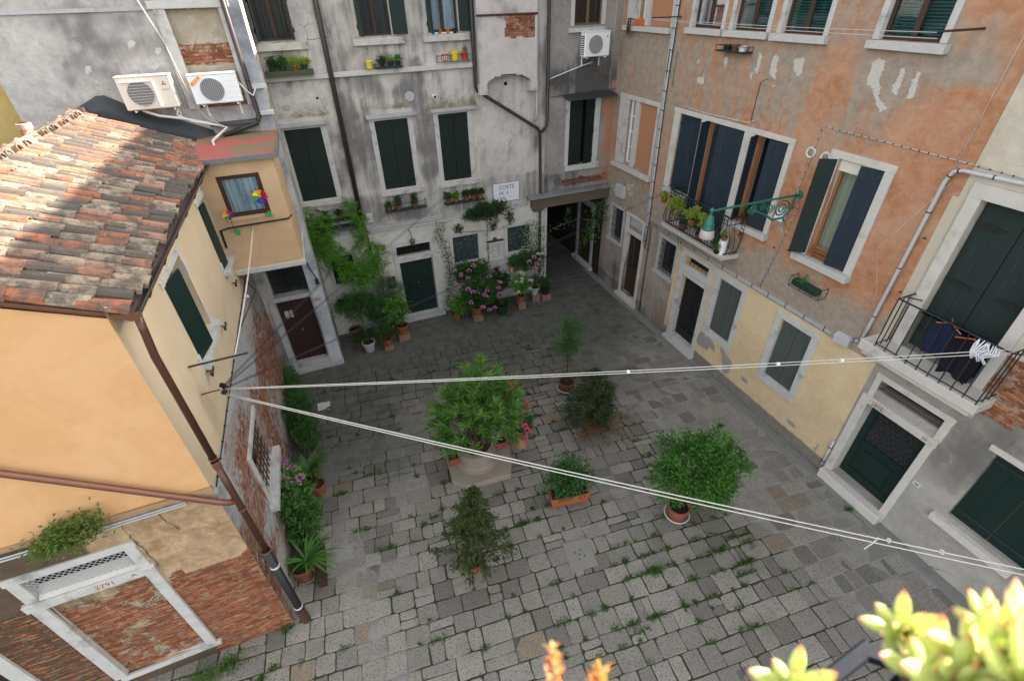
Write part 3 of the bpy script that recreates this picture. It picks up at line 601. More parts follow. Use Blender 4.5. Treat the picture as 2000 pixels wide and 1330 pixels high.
# ================================================================= beige house
def mask_be(u, z):
    return (-.1+.45*nz(u, z, 12, .8)+.25*max(0, 1-abs(z-7.2)/.5), .1, .0)
def mask_cem(u, z):
    b = 1.4 if (u < 2.95-.25*nz(u, z, 2, 2) and z > 3.75+.5*max(0, (2.9-u))*.2) else 0
    l = 0
    for cu, cz, ru, rz in ((2.5, 2.1, .55, .3), (3.0, 2.3, .25, .2)): l = max(l, bl(u, z, cu, cz, ru, rz, .9))
    return (.25+.6*nz(u, z, 14, .6), l*.0, b)
M_BE = M_wall('beige_plaster', (.44, .375, .29), (.50, .44, .35), (.28, .24, .19), (.55, .5, .42), None, streak=.8)
M_CEM = M_wall('cement_plaster', (.26, .24, .21), (.35, .32, .28), (.15, .138, .12), (.5, .5, .47), (.44, .38, .30), brick=True, streak=.35)
H2 = thing('beige_house', 'beige and grey cement house with large dark green shutters at the right edge', 'house', (XR, 2, 0))
wall('wall', FR_, -4, 4.825, 4.9, 13.1, [(3.2, 4.48, 4.1, 7.08, .3)], M_BE, H2, mask_be)
wall('lower_wall', FR_, -4, 4.735, -.1, 4.9, [(3.25, 4.5, .28, 2.52, .3), (3.2, 4.48, 2.93, 3.19, .3), (1.02, 2.32, 1.42, 3.18, .15), (3.2, 4.48, 4.1, 7.08, .3)], M_CEM, H2, mask_cem, label='grey cement wall with a bare brick patch')
mb = MB(); mb.box(XR+.06, XR+6, -4, 4.7, 13.0, 13.2); mb.box(XR+5.5, XR+6, -4, 4.7, 0, 13); mb.build('roof', TERRA, H2)
# thin edge of plaster where the two houses meet
MB().fb(FR_, 4.735, 4.90, 3.42, 7.0, -.01, .012, .01).build('edge_plaster', M_BE, H2)
w = win_part(H2, surround(FR_, 3.2, 4.48, 4.1, 7.08, 3.02, 4.68, 4.1, 7.32, .045, .05), STONE_W, name='balcony_door_frame')
L1 = leaf(w, FR_, 3.205, 4.14, .63, 2.93, 0, GREEN_W, 1, -.2, n=2, t=.04, hinges=False); L2 = leaf(w, FR_, 4.475, 4.14, .63, 2.93, 0, GREEN_W, -1, -.2, n=2, t=.04, hinges=False)
for zz in (4.55, 5.6, 6.65):
    for ua, ub in ((3.22, 3.66), (4.02, 4.46)): MB().fb(FR_, ua, ub, zz-.028, zz+.028, -.16, -.145).fb(FR_, (ua+ub)/2-.08, (ua+ub)/2+.08, zz-.045, zz+.045, -.16, -.14).build('hinge_strap', BLACKPL, w)
mb = MB().fb(FR_, 2.78, 4.97, 3.88, 4.1, -.02, .5, .008).fb(FR_, 2.86, 4.9, 3.76, 3.885, -.02, .42, .008)
mb.hexa([FR_.P(u, z, d) for u, z, d in ((2.9, 3.5, 0), (3.2, 3.5, 0), (3.2, 3.55, .05), (2.9, 3.55, .05), (2.9, 3.765, 0), (3.2, 3.765, 0), (3.2, 3.765, .36), (2.9, 3.765, .36))])
mb.hexa([FR_.P(u, z, d) for u, z, d in ((4.55, 3.5, 0), (4.85, 3.5, 0), (4.85, 3.55, .05), (4.55, 3.55, .05), (4.55, 3.765, 0), (4.85, 3.765, 0), (4.85, 3.765, .36), (4.55, 3.765, .36))])
b2 = mb.build('balcony', STONE_W, H2, bev=.012, fix=True)
mb = MB(); P2 = [(4.68, .02), (4.68, .5), (2.83, .5), (2.83, .02)]
for z, r in ((5.2, .018), (4.17, .014)): mb.tube([FR_.P(u, z, d) for u, d in P2], r, 6)
for u in np.linspace(2.83, 4.68, 10): mb.tube([FR_.P(u, 4.1, .5), FR_.P(u, 5.2, .5)], .011, 6)
for u in (2.83, 4.68):
    for d in (.17, .33): mb.tube([FR_.P(u, 4.1, d), FR_.P(u, 5.2, d)], .011, 6)
mb.tube([FR_.P(2.83, 5.2, .5), FR_.P(2.7, 5.24, .42), FR_.P(2.62, 5.24, .25)], .016, 6); mb.tube([FR_.P(4.68, 5.2, .5), FR_.P(4.62, 5.26, .45), FR_.P(4.4, 5.26, .3)], .014, 6)
mb.build('railing', IRON, b2)
# street door with number
w = win_part(H2, MB().fb(FR_, 4.5, 4.68, .05, 2.6, -.3, .03, .006).fb(FR_, 3.1, 3.25, .05, 2.52, -.3, .01, .006).fb(FR_, 3.08, 4.68, 2.521, 2.7, -.3, .04, .004)
    .fb(FR_, 4.48, 4.6, 2.702, 3.2, -.3, .03, .004).fb(FR_, 3.06, 3.2, 2.702, 3.2, -.3, .03, .004).fb(FR_, 3.05, 4.61, 3.2, 3.33, -.3, .04, .004), STONE_W, name='door_frame')
MB().hexa([FR_.P(u, z, d) for u, z, d in ((3.2, 2.7, -.3), (4.48, 2.7, -.3), (4.48, 2.7, .0), (3.2, 2.7, .0), (3.2, 2.93, -.3), (4.48, 2.93, -.3), (4.48, 2.72, .0), (3.2, 2.72, .0))]).build('transom_sill', STONE_B, w)
mb = MB()
for z in (3.0, 3.1): mb.tube([FR_.P(3.2, z-.02, -.03), FR_.P(4.48, z-.02, -.03)], .012, 6)
mb.build('bars', RUST, w, label='rusty white horizontal bars'); backing(H2, FR_, 3.2, 4.48, 2.93, 3.19, -.3).build('dark_room', DARK, w)
MB().fb(FR_, 3.12, 4.66, -.05, .27, -.3, .2, .008).build('step', STONE_W, w, bev=.012, fix=True)
pts = [FR_.P(4.3+.2*math.cos(a), 2.61+.075*math.sin(a), .046) for a in np.linspace(0, 2*math.pi, 28, endpoint=False)]
MB().poly(pts, (-1, 0, 0), .004).build('number_plate', STONE, w); MB().tube([FR_.P(4.3+.19*math.cos(a), 2.61+.068*math.sin(a), .051) for a in np.linspace(0, 2*math.pi, 29)], .0025, 4).build('number_border', BLACKINK, w)
text(FR_, True, 4.3, 2.605, .051, .13, '2808', REDINK, w, 'number'); text(FR_, True, 3.3, 2.6, .045, .1, '22', BLACKINK, w, 'faded_number')
mb = MB().fb(FR_, 3.25, 4.5, .28, .5, -.3, -.25).fb(FR_, 3.25, 3.4, .5, 2.52, -.3, -.25).fb(FR_, 4.35, 4.5, .5, 2.52, -.3, -.25).fb(FR_, 3.4, 4.35, 1.3, 1.42, -.3, -.25).fb(FR_, 3.4, 4.35, 2.35, 2.52, -.3, -.25).fb(FR_, 3.4, 4.35, .5, 1.3, -.3, -.28).fb(FR_, 3.55, 4.2, .62, 1.18, -.28, -.255)
dr = mb.build('door', GREEN_L, H2, label='green door with a wavy iron grille over its glass', fix=True)
MB().fb(FR_, 3.4, 4.35, 1.42, 2.35, -.3, -.285).build('pane', GLASSD, dr)
mb = MB()
for r_ in range(8):
    for s_ in range(7):
        u0, z0 = 3.43+.135*s_+(.067 if r_ % 2 else 0), 1.44+.118*r_
        if u0 > 4.28: continue
        mb.tube([FR_.P(u0+.0675*(1+math.cos(a)), z0+.07*math.sin(a), -.27) for a in np.linspace(math.pi, 0, 8)], .006, 4)
mb.build('grille', IRON, dr); MB().tube([FR_.P(4.4, 1.35, -.25), FR_.P(4.4, 1.35, -.2), FR_.P(4.3, 1.35, -.19)], .012, 6).build('handle', IRON, dr)
w = win_part(H2, MB().fb(FR_, .8, 2.45, 3.18, 3.3, -.1, .03, .005), STONE_W)
sill(w, FR_, 1.1, 2.5, 1.13, 1.3, .12, STONE_W)
leaf(w, FR_, 1.03, 1.43, .635, 1.74, 0, GREEN_L, 1, -.1, n=2, hinges=False); leaf(w, FR_, 2.31, 1.43, .635, 1.74, 0, GREEN_L, -1, -.1, n=2, hinges=False)
MB().fb(FR_, 1.03, 2.31, 1.6, 1.66, -.07, -.05).build('hinge_strap', IRON, w); MB().fb(FR_, 1.03, 2.31, 2.98, 3.03, -.07, -.05).build('hinge_strap', IRON, w)
mb = MB().fb(FR_, 2.9, 3.06, 1.5, 1.6, 0, .02); mb.build('doorbell_plate', STONE, H2); MB().fb(FR_, 2.95, 3.01, 1.54, 1.56, .02, .025).build('bell_slot', BLACKPL, H2)
conduit(H2, 'downpipe', [FR_.P(4.73, 1.1, .05), FR_.P(4.74, .15, .05)], .03, PVC, .4); conduit(H2, 'wire', [FR_.P(4.95, 3.6, .02), FR_.P(4.85, 3.3, .1), FR_.P(4.6, 3.28, .05)], .004, CABLEW)
conduit(H2, 'cable', [FR_.P(4.84, 7.54, .02), FR_.P(2, 7.46, .02), FR_.P(-1, 7.38, .02)], .009, PVC, .16, .014); conduit(H2, 'waste_pipe', [FR_.P(4.0, 7.47, .08), FR_.P(1.5, 7.52, .08), FR_.P(-1, 7.56, .08)], .035, PVC, 1.0, .042)
# ================================================================= white house (back wall)
def mask_b(u, z):
    g = -.05+.5*nz(u, z, 21, .6)+.35*nz(u, z, 22, 2.0)
    for cu, cz, ru, rz, k in ((1.35, 7.9, .5, 1.0, .6), (1.15, 6.4, .55, .9, .8), (3.1, 8.1, .25, .4, .8), (3.15, 6.3, .28, 1.5, .8), (2.7, 7.65, .3, .35, .5), (.5, 6.4, .35, 1.2, .4), (-.3, 8.7, .8, .4, .3), (2.3, 8.8, 1.6, .35, .35), (5.9, 9.0, 1.2, .9, .45), (2.2, 10, 1.5, 1.0, .3), (4, 8.0, 1, .4, .2), (7.1, 8.5, .3, 2.5, .5)):
        g = max(g, k*bl(u, z, cu, cz, ru, rz, .6)+.5*nz(u, z, 5, 1.5))
    if 3.86 < z < 4.9: g = max(g, .45+.4*nz(u, z, 8, .8))
    if z < 1.0: g = max(g, .3+.5*nz(u, z, 8, .8))
    l = 0
    if 4.9 < u < 7.2 and 4.9 < z < 7: l = .0
    moss = 0
    for a, b, z0 in ((-1, .5, 7.2), (1.3, 3.0, 7.2), (3.3, 5.0, 7.18)):
        if a < u < b and z0 < z < z0+.8: moss = max(moss, 1.0*(1-(z-z0)/.75)+.3*nz(u, z, 2, 2))
    return (g, l, moss*.75)
M_B = M_wall('whitewashed_plaster', (.40, .37, .33), (.50, .465, .425), (.17, .16, .15), (.5, .42, .38), (.16, .15, .08), streak=1.2, fine=1.5, soft=.15)
M_B2 = M_wall('lower_whitewash', (.44, .415, .37), (.53, .50, .455), (.25, .23, .19), (.5, .42, .38), None, streak=.6, fine=.9)
M_P = M_wall('stained_grey_plaster', (.22, .205, .19), (.29, .265, .245), (.085, .08, .075), (.40, .19, .11), (.36, .17, .10), streak=1.0)
M_BRK = M_wall('brick_wall', (.3, .28, .26), (.36, .34, .31), (.22, .2, .18), (.5, .45, .4), (.42, .34, .27), brick=True, streak=.3)
H3 = thing('white_house', 'weathered whitewashed house with dark green shutters closing the back of the court', 'house', FB.P(3, 0, 0))
hB = [(-.83, .01, 9.15, 10.9), (1.71, 2.57, 9.15, 10.9), (3.63, 4.49, 9.12, 10.9), (-.86, .14, 4.98, 7.05), (1.67, 2.66, 4.98, 7.03), (3.62, 4.57, 4.97, 7.03)]
hB2 = [(1.68, 2.86, .14, 2.38, .25), (1.65, 2.84, 2.6, 2.97), (3.68, 4.64, 1.93, 2.96, .12), (5.8, 6.72, 1.94, 2.96, .12), (-.55, .17, 2.0, 3.03, .15)]
wall('wall', FB, -1.2, 7.3, 3.79, 14.1, hB, M_B, H3, mask_b)
wall('ground_floor_wall', FB, -1.2, 7.42, -.1, 3.79, hB2, M_B2, H3, lambda u, z: (-.2+.4*nz(u, z, 3, .7)+(.45 if z < .8 else 0), 0, 0), label='pale ground floor wall')
mb = MB(); mb.hexa([FB.P(u, z, d) for u, z, d in ((-1.2, 14, -6), (9.97, 14, -6), (9.97, 14, .4), (-1.2, 14, .4), (-1.2, 14.2, -6), (9.97, 14.2, -6), (9.97, 14.2, .4), (-1.2, 14.2, .4))]); mb.build('roof', TERRA, H3)
MB().fb(FB, -1.2, 4.85, 8.25, 8.37, -.02, .1, .004).build('string_course', STONE, H3, bev=.006, fix=True)
MB().fb(FB, -1.1, 6.62, 3.72, 3.86, -.02, .05, .008).build('ledge', STONE_B, H3, fix=True)
conduit(H3, 'cable', [FB.P(.75, 3.68, .06), FB.P(3.6, 3.66, .06), FB.P(4.08, 3.74, .05), FB.P(4.12, 4.2, .04), FB.P(4.0, 4.8, .04), FB.P(3.98, 4.95, .02)], .022, CABLEW)
# top windows
for i, (a, b) in enumerate(((-.83, .01), (1.71, 2.57), (3.63, 4.49))):
    w = win_part(H3, surround(FB, a, b, 9.15, 10.9, a-.11, b+.11, 9.15, 11.05, .02, .1))
    sill(w, FB, a-.22 if i != 2 else a-.2, b+.3, 8.95, 9.12, .12)
    sash(w, FB, a, b, 9.16, 10.9, -.1, BROWNW, 2, 1, .055, back=LACE if i == 2 else GREYCURT, backd=.09)
    leaf(w, FB, a+.0, 9.17, .42, 1.75, 84 if i < 2 else 88, GREEN_L, 1, .02, n=2)
    if i == 0: leaf(w, FB, b, 9.17, .42, 1.75, 88, GREEN_L, -1, .02, n=2)
    else: leaf(w, FB, b+.02, 9.17, .42, 1.75, 176, GREEN_L, -1, .03, horiz=True, hinges=False)
# closed shutters row
for (a, b, h0, h1, s) in ((-.86, .14, -1.0, .36, None), (1.67, 2.66, 1.44, 2.96, (1.5, 2.92)), (3.62, 4.57, 3.39, 4.92, (3.44, 4.86))):
    w = win_part(H3, surround(FB, a, b, 4.98, 7.03, a-.15, b+.16, 4.9, 7.12, .02, .12)); backing(H3, FB, a, b, 4.98, 7.03, -.12).build('dark_room', DARK, w)
    MB().fb(FB, h0, h1, 7.121, 7.2, -.05, .16, .005).build('hood', STONE_B, w, fix=True)
    if s: sill(w, FB, s[0], s[1], 4.79, 4.895, .08)
    else: sill(w, FB, -1.0, .4, 4.8, 4.9, .08)
    h = (b-a)/2
    leaf(w, FB, a+.003, 4.985, h-.006, 2.04, 0, GREEN, 1, -.06, n=3); leaf(w, FB, b-.003, 4.985, h-.006, 2.04, 0, GREEN, -1, -.06, n=3)
# ground floor: door, leaded windows, shrine
w = win_part(H3, surround(FB, 1.68, 2.86, .14, 2.38, 1.5, 3.03, 0, 2.55, .04, .25).fb(FB, 1.5, 1.65, 2.551, 2.98, -.2, .035, .003).fb(FB, 2.84, 3.01, 2.551, 2.98, -.2, .035, .003).fb(FB, 1.49, 3.03, 2.98, 3.13, -.2, .04, .004), STONE, name='door_frame')
MB().fb(FB, 1.45, 3.08, -.05, .14, -.25, .22, .006).build('step', STONE_B, w, bev=.01, fix=True)
mb = MB().fb(FB, 1.69, 2.85, .15, 2.37, -.22, -.17)
for z0, z1 in ((.3, .42), (.5, .62), (1.15, 1.22), (1.3, 1.37), (1.5, 2.2)): mb.fb(FB, 1.85, 2.7, z0, z1, -.17, -.15)
dr = mb.build('door', GREEN_L, H3, label='dark green panelled front door', fix=True); MB().lathe(FB.P(2.27, 1.42, -.15), [(.0, .05), (.03, .04), (.03, 0)], 12, bn).build('knob', BRONZE, dr)
backing(H3, FB, 1.65, 2.84, 2.6, 2.97, -.16).build('dark_room', DARK, w); bars(FB, 1.65, 2.84, 2.6, 2.97, -.08, 14, 3, .007, IRON, w)
for a, b in ((3.68, 4.64), (5.8, 6.72)):
    w = win_part(H3, surround(FB, a, b, 1.94, 2.96, a-.13, b+.14, 1.94, 3.1, .03, .1)); sill(w, FB, a-.15, b+.16, 1.8, 1.935, .05)
    MB().fb(FB, a, b, 1.94, 2.96, -.1, -.07).build('pane', LEADED, w)
w = win_part(H3, surround(FB, -.55, .17, 2.0, 3.03, -.7, .32, 1.9, 3.16, .02, .1), STONE_B); MB().fb(FB, -.55, .17, 2.0, 3.03, -.14, -.1).build('pane', GLASSD, w); bars(FB, -.55, .17, 2.0, 3.03, -.05, 4, 3, .008, IRON, w)
SH = thing('wall_shrine', 'small white stone shrine niche with a relief between the two leaded windows', 'shrine', FB.P(5.28, 1.8, 0))
mb = MB().fb(FB, 4.98, 5.58, 1.8, 1.88, 0, .13).fb(FB, 5.02, 5.13, 1.88, 2.42, 0, .1).fb(FB, 5.43, 5.54, 1.88, 2.42, 0, .1).fb(FB, 4.99, 5.57, 2.42, 2.5, 0, .12).fb(FB, 4.93, 5.63, 2.5, 2.55, 0, .17).fb(FB, 5.13, 5.43, 1.88, 2.42, .0, .02)
mb.build('frame', STONE, SH, bev=.006, fix=True)
MB().lathe(FB.P(5.28, 2.22, .02), [(.0, .05), (.05, .045), (.09, .02), (.1, 0)], 20, bn).fb(FB, 5.2, 5.24, 1.92, 2.06, .02, .05).fb(FB, 5.31, 5.35, 1.92, 2.06, .02, .05).fb(FB, 5.24, 5.31, 1.98, 2.14, .02, .05).build('relief', STONE, SH, bev=.004)
mb = MB()
for k in range(9): mb.fb(FB, 4.95+.075*k, 5.01+.075*k, 2.55, 2.58, .0, .15, .006)
mb.fb(FB, 5.22, 5.34, 2.58, 2.68, .02, .12); mb.build('cresting', LEAD, SH)
# blocked holes, little chimney pots
for u, z, r in ((2.83, 7.6, .13), (.24, 7.77, .03), (5.9, 7.72, .05)): MB().lathe(FB.P(u, z, -.03), [(.0, .04), (r, .045), (r*1.15, .03)], 9, bn).build('wall_hole', DARK if r < .1 else STONE_B, H3)
MB().tube([FB.P(3.56, 7.55, 0), FB.P(3.56, 7.55, .14)], .055, 12).build('vent_pipe', WHITEP, H3); MB().tube([FB.P(3.56, 7.55, .141), FB.P(3.56, 7.55, .15)], .04, 12).build('vent_mouth', BLACKPL, H3)
for u, z, ru, rz in ((-.53, 7.98, .16, .09), (-.62, 7.6, .12, .08)):
    MB().poly([FB.P(u+ru*math.cos(a)*(1+.15*math.sin(3*a)), z+rz*math.sin(a), .006) for a in np.linspace(0, 2*math.pi, 18, endpoint=False)], bn, .006).build('cement_patch', STONE_B, H3)
# sign
sg = MB().fb(FB, 5.32, 6.3, 3.97, 4.64, 0, .012).build('street_sign', WHITEPAINT, None, label='worn white painted name sign high on the back wall beside the brown downpipe', cat='sign')
mb = MB(); g = .012
for a, b, c, d in ((5.31, 6.31, 4.635, 4.65), (5.31, 6.31, 3.96, 3.972), (5.308, 5.322, 3.96, 4.65), (6.298, 6.31, 3.96, 4.65)): mb.fb(FB, a, b, c, d, .0125, .016)
mb.build('border', BLACKINK, sg)
text(FB, False, 5.83, 4.47, .013, .2, 'CORTE', BLACKINK, sg, 'lettering', .92, .001); text(FB, False, 5.72, 4.27, .013, .15, 'DE  A', BLACKINK, sg, 'lettering', 1.0, .001)
mb = MB()
for x in (5.6, 5.72, 5.86, 5.97, 6.08): mb.fb(FB, x, x+.015, 4.08, 4.08+.08+.03*math.sin(x*40), .0125, .0145)
mb.build('faded_strokes', STONE_B, sg)
# pipes
PB = lambda pts, r=.055, m=PIPEBR, nm='downpipe', lab=None: (lambda o: (clips(pts, None, 1.6, r*1.25).build('clips', m, o), setp(o, lab))[0])(MB().tube(pts, r, 12).build(nm, m, H3, smooth=True))
PB([FB.P(.74, 14, .1), FB.P(.72, 3.98, .1)], .07)
PB([FB.P(4.9, 14, .12), FB.P(4.86, 7.72, .12), FB.P(4.92, 7.6, .12), FB.P(6.96, 6.32, .12), FB.P(7.06, 6.2, .12), FB.P(7.1, 4.16, .12), FB.P(7.1, 4.1, .14)], .05)
PB([FB.P(7.33, 14, .1), FB.P(7.33, 6.5, .1), FB.P(7.28, 6.35, .12), FB.P(7.12, 6.18, .12)], .048)
PB([FB.P(6.93, 14, .12), FB.P(6.93, 6.75, .12), FB.P(6.9, 6.55, .05)], .04, PVC, 'white_pipe')
PB([FB.P(7.1, 3.75, .1), FB.P(7.1, .9, .1)], .05)
PB([FB.P(.79, 3.9, .05), FB.P(.8, 2.6, .04)], .03)
MB().tube([FB.P(7.36, .0, .04), FB.P(7.36, 3.55, .04)], .06, 10).build('corner_post', STONE, H3)
# chimney breast
def mask_c(u, z): return (.25+.6*nz(u, z, 33, .8), 0, 1.5 if (5.83+.1*nz(u, z, 1, 5) < u < 6.75 and 8.96+.05*nz(u, z, 2, 5) < z < 9.46) else (.45 if z > 9.42 and u > 5.6 and z < 9.56 else 0))
FC = Fr(FB.P(0, 0, .3), bu, bn)
M_CH = M_wall('chimney_plaster', (.44, .40, .38), (.52, .47, .44), (.24, .225, .22), (.5, .42, .38), (.42, .36, .3), brick=True, streak=.3)
arch = lambda u, z: z < 7.74+.27*math.sqrt(max(0, 1-((u-5.9)/.74)**2)) and abs(u-5.9) < .74
wall('chimney_breast', FC, 4.96, 6.84, 7.7, 14, [], M_CH, H3, mask_c, step=.045, skip=arch)
mb = MB(); 
for a in (4.96, 6.84): mb.quad(FB.P(a, 7.7, 0), FB.P(a, 7.7, .3), FB.P(a, 14, .3), FB.P(a, 14, 0))
for k in range(14):
    t0, t1 = math.pi*k/14, math.pi*(k+1)/14; mb.quad(FB.P(5.9-.74*math.cos(t0), 7.72+.27*math.sin(t0), 0), FB.P(5.9-.74*math.cos(t0), 7.72+.27*math.sin(t0), .31), FB.P(5.9-.74*math.cos(t1), 7.72+.27*math.sin(t1), .31), FB.P(5.9-.74*math.cos(t1), 7.72+.27*math.sin(t1), 0))
mb.build('chimney_sides', STONE_B, H3)
MB().fb(FB, 4.93, 5.18, 7.5, 7.78, 0, .33, .006).build('corbel', STONE, H3, bev=.008, fix=True); MB().fb(FB, 6.62, 6.87, 7.5, 7.78, 0, .33, .006).build('corbel', STONE, H3, bev=.008, fix=True)
MB().fb(FC, 4.94, 6.86, 9.5, 9.55, 0, .03, .008).build('drip_course', RUST, H3)
# things at the front door
GL = thing('hanging_lantern', 'small dark lantern on a bracket over the green front door', 'lantern', FB.P(2.22, 3.3, 0))
MB().tube([FB.P(2.18, 3.55, 0), FB.P(2.2, 3.5, .12), FB.P(2.22, 3.28, .2)], .012, 6).build('bracket', IRON, GL)
MB().lathe(FB.P(2.22, 3.05, .2), [(.0, .25), (.04, .22), (.11, .17), (.11, .15), (.09, .14), (.065, .0), (.0, -.01)], 6).build('lantern_body', BRONZE, GL)
o = MB().fb(FB, 1.14, 1.44, 1.52, 1.8, 0, .16, .004).build('mailbox', BLACKPL, None, label='black letter box beside the green front door', cat='letter box', bev=.02, fix=True); MB().fb(FB, 1.15, 1.43, 1.8, 1.92, 0, .12).build('lid', BLACKPL, o)
MB().fb(FB, 3.14, 3.26, 1.6, 1.82, 0, .02).build('intercom', STONE, H3)
np_ = MB().fb(FB, 1.02, 1.33, 2.73, 2.87, 0, .012).build('house_number_plate', WHITEPAINT, None, label='white enamel house number with a green border left of the green door', cat='house number')
mb = MB()
for a, b, c, d in ((1.02, 1.33, 2.86, 2.872), (1.02, 1.33, 2.728, 2.74), (1.018, 1.03, 2.728, 2.872), (1.32, 1.332, 2.728, 2.872)): mb.fb(FB, a, b, c, d, .012, .015)
mb.build('border', GREENINK, np_); text(FB, False, 1.175, 2.8, .013, .11, '2861', GREENINK, np_, 'number', 1, .001)
MB().fb(FB, .88, 1.07, 4.04, 4.33, 0, .12).build('meter_box', PVC, H3, bev=.01, fix=True)
# ================================================================= grey house over the passage
def mask_p(u, z):
    g = .1+.5*nz(u, z, 41, .6)
    if 7.15 < z < 8.4: g += .7*max(0, 1-abs(z-7.6)/.9)
    if z < 4.7: g += .35
    o = 0
    if u > 9.3 and z < 7.6: o = .75*min(1, (u-9.3)/.3)+.4*nz(u, z, 4, 1)
    if u > 9.5 and z >= 7.6: o = .4
    return (g, 0, o)
H4 = thing('grey_house', 'narrow grey stained house above the dark passage in the far corner', 'house', FB.P(8.6, 0, 0))
wall('wall', FB, 7.3, 9.97, 3.55, 14.1, [(8.22, 9.22, 4.9, 7.05, .25), (8.25, 9.25, 9.15, 10.9, .2)], M_P, H4, mask_p)
w = win_part(H4, surround(FB, 8.22, 9.22, 4.9, 7.05, 8.08, 9.42, 4.9, 7.07, .03, .1)); sill(w, FB, 8.1, 9.5, 4.72, 4.895, .1)
leaf(w, FB, 8.225, 4.91, .52, 2.12, 0, GREEN, 1, -.06, n=3); leaf(w, FB, 9.215, 4.91, .4, 2.12, 14, GREEN, -1, -.06, n=3); backing(H4, FB, 8.22, 9.22, 4.9, 7.05, -.24).build('dark_room', DARK, w)
MB().hexa([FB.P(u, z, d) for u, z, d in ((7.95, 7.2, 0), (9.85, 7.2, 0), (9.85, 7.1, .38), (7.95, 7.1, .38), (7.95, 7.23, 0), (9.85, 7.23, 0), (9.85, 7.13, .38), (7.95, 7.13, .38))]).build('hood', LEAD, w, label='thin slate rain hood')
w = win_part(H4, surround(FB, 8.25, 9.25, 9.15, 10.9, 8.12, 9.35, 9.15, 11.0, .02, .1)); sill(w, FB, 8.05, 9.4, 8.98, 9.1, .12); sash(w, FB, 8.25, 9.25, 9.15, 10.9, -.08, BRONZE, 2, 1, .06, back=CURT, backd=.1)
# stone and timber lintel over the passage
MB().hexa([FB.P(u, z, d) for u, z, d in ((6.6, 3.97, 0), (9.96, 3.97, 0), (9.96, 3.95, .33), (6.6, 3.95, .33), (6.6, 4.05, 0), (9.96, 4.05, 0), (9.96, 3.995, .33), (6.6, 3.995, .33))]).build('ledge', M_plain('mossy_ledge_stone', (.19, .185, .175), .85, .25, var=.45, sc=3, dirt=(.05, .05, .045), dirtamt=.9, bump=.5), H4, bev=.015, fix=True)
MB().fb(FB, 6.75, 9.96, 3.56, 3.93, -.1, .24, .012).fb(FB, 6.8, 7.2, 3.45, 3.56, -.1, .2, .008).build('timber_lintel', M_wood('old_timber', (.07, .05, .035), (.14, .11, .08), .9, (.06, 1, 1), 7), H4, bev=.012, fix=True)
# the passage
mb = MB(); f = lambda u, z, d: FB.P(u, z, d)
mb.quad(f(7.42, -.1, 0), f(7.42, 3.6, 0), f(7.42, 3.6, -8), f(7.42, -.1, -8)).quad(f(7.42, 3.6, .0), f(9.97, 3.6, .0), f(9.97, 3.6, -8), f(7.42, 3.6, -8)).quad(f(7.42, -.1, -8), f(7.42, 3.6, -8), f(9.97, 3.6, -8), f(9.97, -.1, -8))
mb.build('passage_walls', PASSAGE_SHADE, H4)  # passage shade put into the wall colour
for d in (-1.5, -3.2, -5): MB().fb(FB, 7.42, 9.97, 3.38, 3.6, d-.12, d+.12).build('ceiling_beam', BROWNW, H4)
conduit(H4, 'drain_hose', [FB.P(7.4, 7.75, .06), FB.P(8.5, 8.05, .1), FB.P(8.9, 8.14, .15)], .014, WHITEP); conduit(H4, 'cable', [FB.P(9.78, 14, .02), FB.P(9.72, 9.5, .02), FB.P(9.7, 7.3, .02)], .008, CABLEW); conduit(H4, 'cable', [FB.P(7.5, 7.2, .03), FB.P(8.5, 7.26, .03), FB.P(9.96, 7.28, .03)], .008, WIREG)
MB().tube([FB.P(9.7, 3.93, .02), FB.P(9.72, 3.2, .02), FB.P(9.9, 2.9, .02)], .03, 6).build('lintel_brace', BROWNW, H4)
# ================================================================= stucco tower (left back)
def mask_g(u, z):
    g = .2+.9*nz(u, z, 51, .45)+.5*nz(u, z, 52, 1.6); b = 0
    if u < -5.2 or (-4.9 < u < -4.5 and 8.9 < z < 9.6) or (-3.8 < u < -3.4 and 8.8 < z < 9.5): b = .38
    if z > 9.85 and u < -2.6: g -= .1
    l = .2
    for cu, cz in ((-4.3, 8.9), (-3.35, 8.95), (-3.25, 9.3), (-3.0, 8.85), (-3.4, 8.75), (-2.85, 9.2), (-3.6, 9.7)): l = max(l, .8*bl(u, z, cu, cz, .06, .05, .4))
    return (g, l, b*.9)
M_G = M_wall('rough_grey_stucco', (.29, .275, .255), (.40, .38, .355), (.17, .165, .16), (.5, .48, .46), (.30, .19, .14), streak=.5, fine=1.6, crk=.0)
M_INF = M_wall('rough_infill', (.30, .25, .18), (.38, .33, .25), (.17, .15, .13), (.48, .43, .36), (.38, .3, .22), brick=True, streak=.3)
H5 = thing('stucco_house', 'rough grey stucco house with a walled up window rising behind the tiled roof', 'house', FG.P(-3, 0, 0))
wall('wall', FG, -5.8, -.93, -.1, 14, [(-2.4, -1.38, 8.0, 9.92, .12), (-2.33, -1.33, .32, 2.66, .3), (-2.3, -1.3, 2.8, 3.72, .3)], M_G, H5, mask_g)
wall('side_wall', FP, 14.19, 15.9, -.1, 14, [], M_B2, H5, lambda u, z: (.4+.4*nz(u, z, 3, .7), 0, 0))
mb = MB(); mb.quad(FG.P(-5.8, 0, 0), FG.P(-5.8, 14, 0), FG.P(-5.8, 14, -8), FG.P(-5.8, 0, -8)).quad(FG.P(-5.8, 14, 0), FG.P(-.93, 14, 0), FG.P(-.93, 14, -8), FG.P(-5.8, 14, -8)); mb.build('rear_walls', STONE_B, H5)
w = win_part(H5, MB().fb(FG, -2.62, -2.4, 8.0, 9.92, -.1, .05, .005).fb(FG, -1.38, -1.2, 8.0, 9.92, -.1, .05, .005).fb(FG, -2.7, -1.15, 9.92, 10.06, -.1, .07, .005), STONE, name='window_surround')
